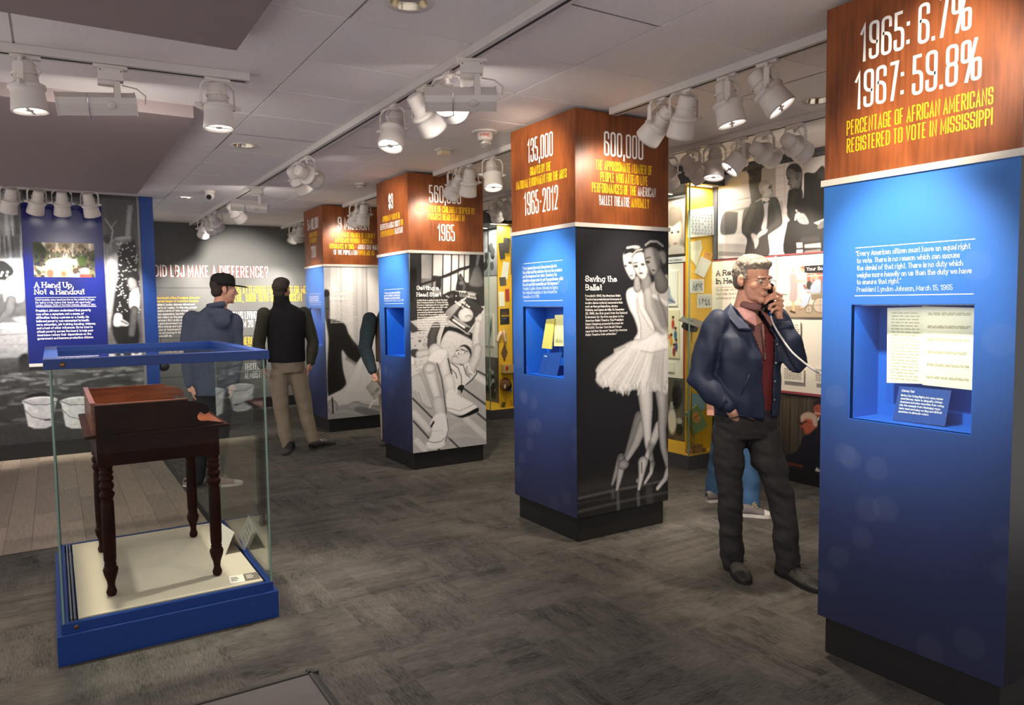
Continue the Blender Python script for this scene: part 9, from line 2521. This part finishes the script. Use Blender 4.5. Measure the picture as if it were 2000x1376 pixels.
mb = MB(); mb.add([tuple(q) for q in q4]+[tuple(q+Vector((0, .003, 0))) for q in q4], [(0, 1, 2, 3), (7, 6, 5, 4), (0, 4, 5, 1), (1, 5, 6, 2), (2, 6, 7, 3), (3, 7, 4, 0)]); mb.build('sheet', mat('grey_brochure', rgb(140, 134, 124), .6, var=.1), br)
uu = (q4[2]-q4[1]).normalized(); vv = (q4[0]-q4[1]).normalized(); nn = uu.cross(vv).normalized()
if nn.y > 0: nn = -nn
Fq = Matrix(((uu.x, vv.x, nn.x, q4[1].x), (uu.y, vv.y, nn.y, q4[1].y), (uu.z, vv.z, nn.z, q4[1].z), (0, 0, 0, 1)))
lettering('title', [('GETTYSBURG', .012, (q4[2]-q4[1]).length-.012, .045, .028)], 'slab', M_DKINK, Fq, br, .0015)

# visitor in jeans behind the man with the handset
jm = thing('person', 'visitor in blue jeans and olive cap standing behind the man on the telephone', 'person', (4.3929, 3.7857, 0.0), -0.8595)
cj = Vector((-0.0081, 0.05, 1.0409)); HCj = Vector((0.1383, 0.02, 1.5933))
Mj = Matrix.Translation(HCj) @ Matrix.Rotation(math.radians(85), 4, 'Z')
hl, hr = Vector((-0.0879, 0.05, 0.6032)), Vector((0.0176, -0.02, 0.6186)); kl, kr = Vector((-0.14, 0.08, 0.2938)), Vector((0.0825, -0.05, 0.3335)); al, ar = Vector((-0.1777, 0.1, 0.0139)), Vector((0.096, -0.08, 0.0086))
sl, el, wl_ = Vector((-0.0643, -0.14, 1.3422)), Vector((-0.1466, -0.14, 1.0635)), Vector((-0.1984, -0.1, 0.8342)); sr, er, wr_ = Vector((0.02, 0.2, 1.329)), Vector((0.0681, 0.2, 1.0368)), Vector((0.1253, 0.12, 0.8386))
b = MB(); head_prims(b, Mj)
limb(b, [HCj+Vector((-.02, 0, -.1)), Vector((0.0078, 0.03, 1.3938)), cj], [.052, .08, .11])
loft(b, [(cj.x, .03, .88, .15, .10), (cj.x, .03, 1.15, .15, .10), (cj.x, .03, 1.33, .17, .10), (cj.x, .03, 1.42, .10, .07)], 1.3)
limb(b, [sl, el, wl_], [.055, .042, .03]); limb(b, [sr, er, wr_], [.055, .042, .03])
for w0, sgn in ((wl_, -1), (wr_, 1)):
    b.tube([w0, w0+Vector((0, 0, -.075))], [.028, .034], 12, flat=(.6, 1))
    for k in range(4): finger_chain(b, [w0+Vector((-.02+.015*k, 0, -.075)), w0+Vector((-.024+.015*k, .012*sgn, -.11)), w0+Vector((-.022+.015*k, .024*sgn, -.135))], .0092, .0076)
    finger_chain(b, [w0+Vector((.02, 0, -.03)), w0+Vector((.035, .01*sgn, -.06)), w0+Vector((.036, .02*sgn, -.085))], .0105, .0085)
limb(b, [hl, kl, al], [.075, .052, .04]); limb(b, [hr, kr, ar], [.075, .052, .04])
me = remesh(b, .009, 3, .4); push(me, head_push(Mj)); finish(me, 'body', M_SKIN, jm)
capm = mat('olive_cap', rgb(120, 116, 84), .85, var=.06)
co = MB().lathe([(.087, .0), (.089, .03), (.084, .065), (.062, .092), (.004, .104)], 24, Mj @ Matrix.Translation((0, .010, .030)) @ Matrix.Diagonal((.98, 1.18, 1, 1))).build('cap', capm, jm)
MB().prism(pts, .036, .041, Mj @ Matrix.Rotation(.16, 4, 'X')).build('brim', capm, co)
hair_part(jm, Mj, M_DKHAIR, [((0, .035, .030), (.078, .086, .070)), ((0, .062, -.02), (.062, .040, .050))], amp=.002, voxel=.009)
tp_ = MB(); loft(tp_, [(cj.x, .03, .86, .165, .125), (cj.x, .03, 1.1, .165, .13), (cj.x, .03, 1.3, .18, .125), (cj.x, .03, 1.40, .15, .10), (cj.x+.02, .03, 1.46, .075, .07)], 1.3)
limb(tp_, [sl, el, wl_], [.075, .062, .046]); limb(tp_, [sr, er, wr_], [.075, .062, .046])
me = remesh(tp_, .014, 3); wrinkle(me, .006, 8, 8, 3); finish(me, 'shirt', M_OLIVE, jm)
tr = MB(); loft(tr, [(cj.x, .03, .82, .15, .12), (cj.x, .03, .92, .155, .12)], 1.3)
limb(tr, [hl, kl, al], [.095, .078, .074]); limb(tr, [hr, kr, ar], [.095, .078, .070])
me = remesh(tr, .012, 3); wrinkle(me, .008, 8, 11, 6, .004); finish(me, 'jeans', M_JEANB, jm)
M_DECKU = mat('slate_deck_shoe', rgb(104, 98, 96), .7, var=.1)
shoe(jm, (0.0077, -0.2942, 0.0), (0.2475, -0.2841, 0.0), M_DECKU, M_WSOLE, laces=mat('tan_lace', rgb(190, 166, 120), .6), w=.05); shoe(jm, (-0.2288, 0.0157, 0.0), (0.0228, 0.1739, 0.0), M_DECKU, M_WSOLE, w=.05)
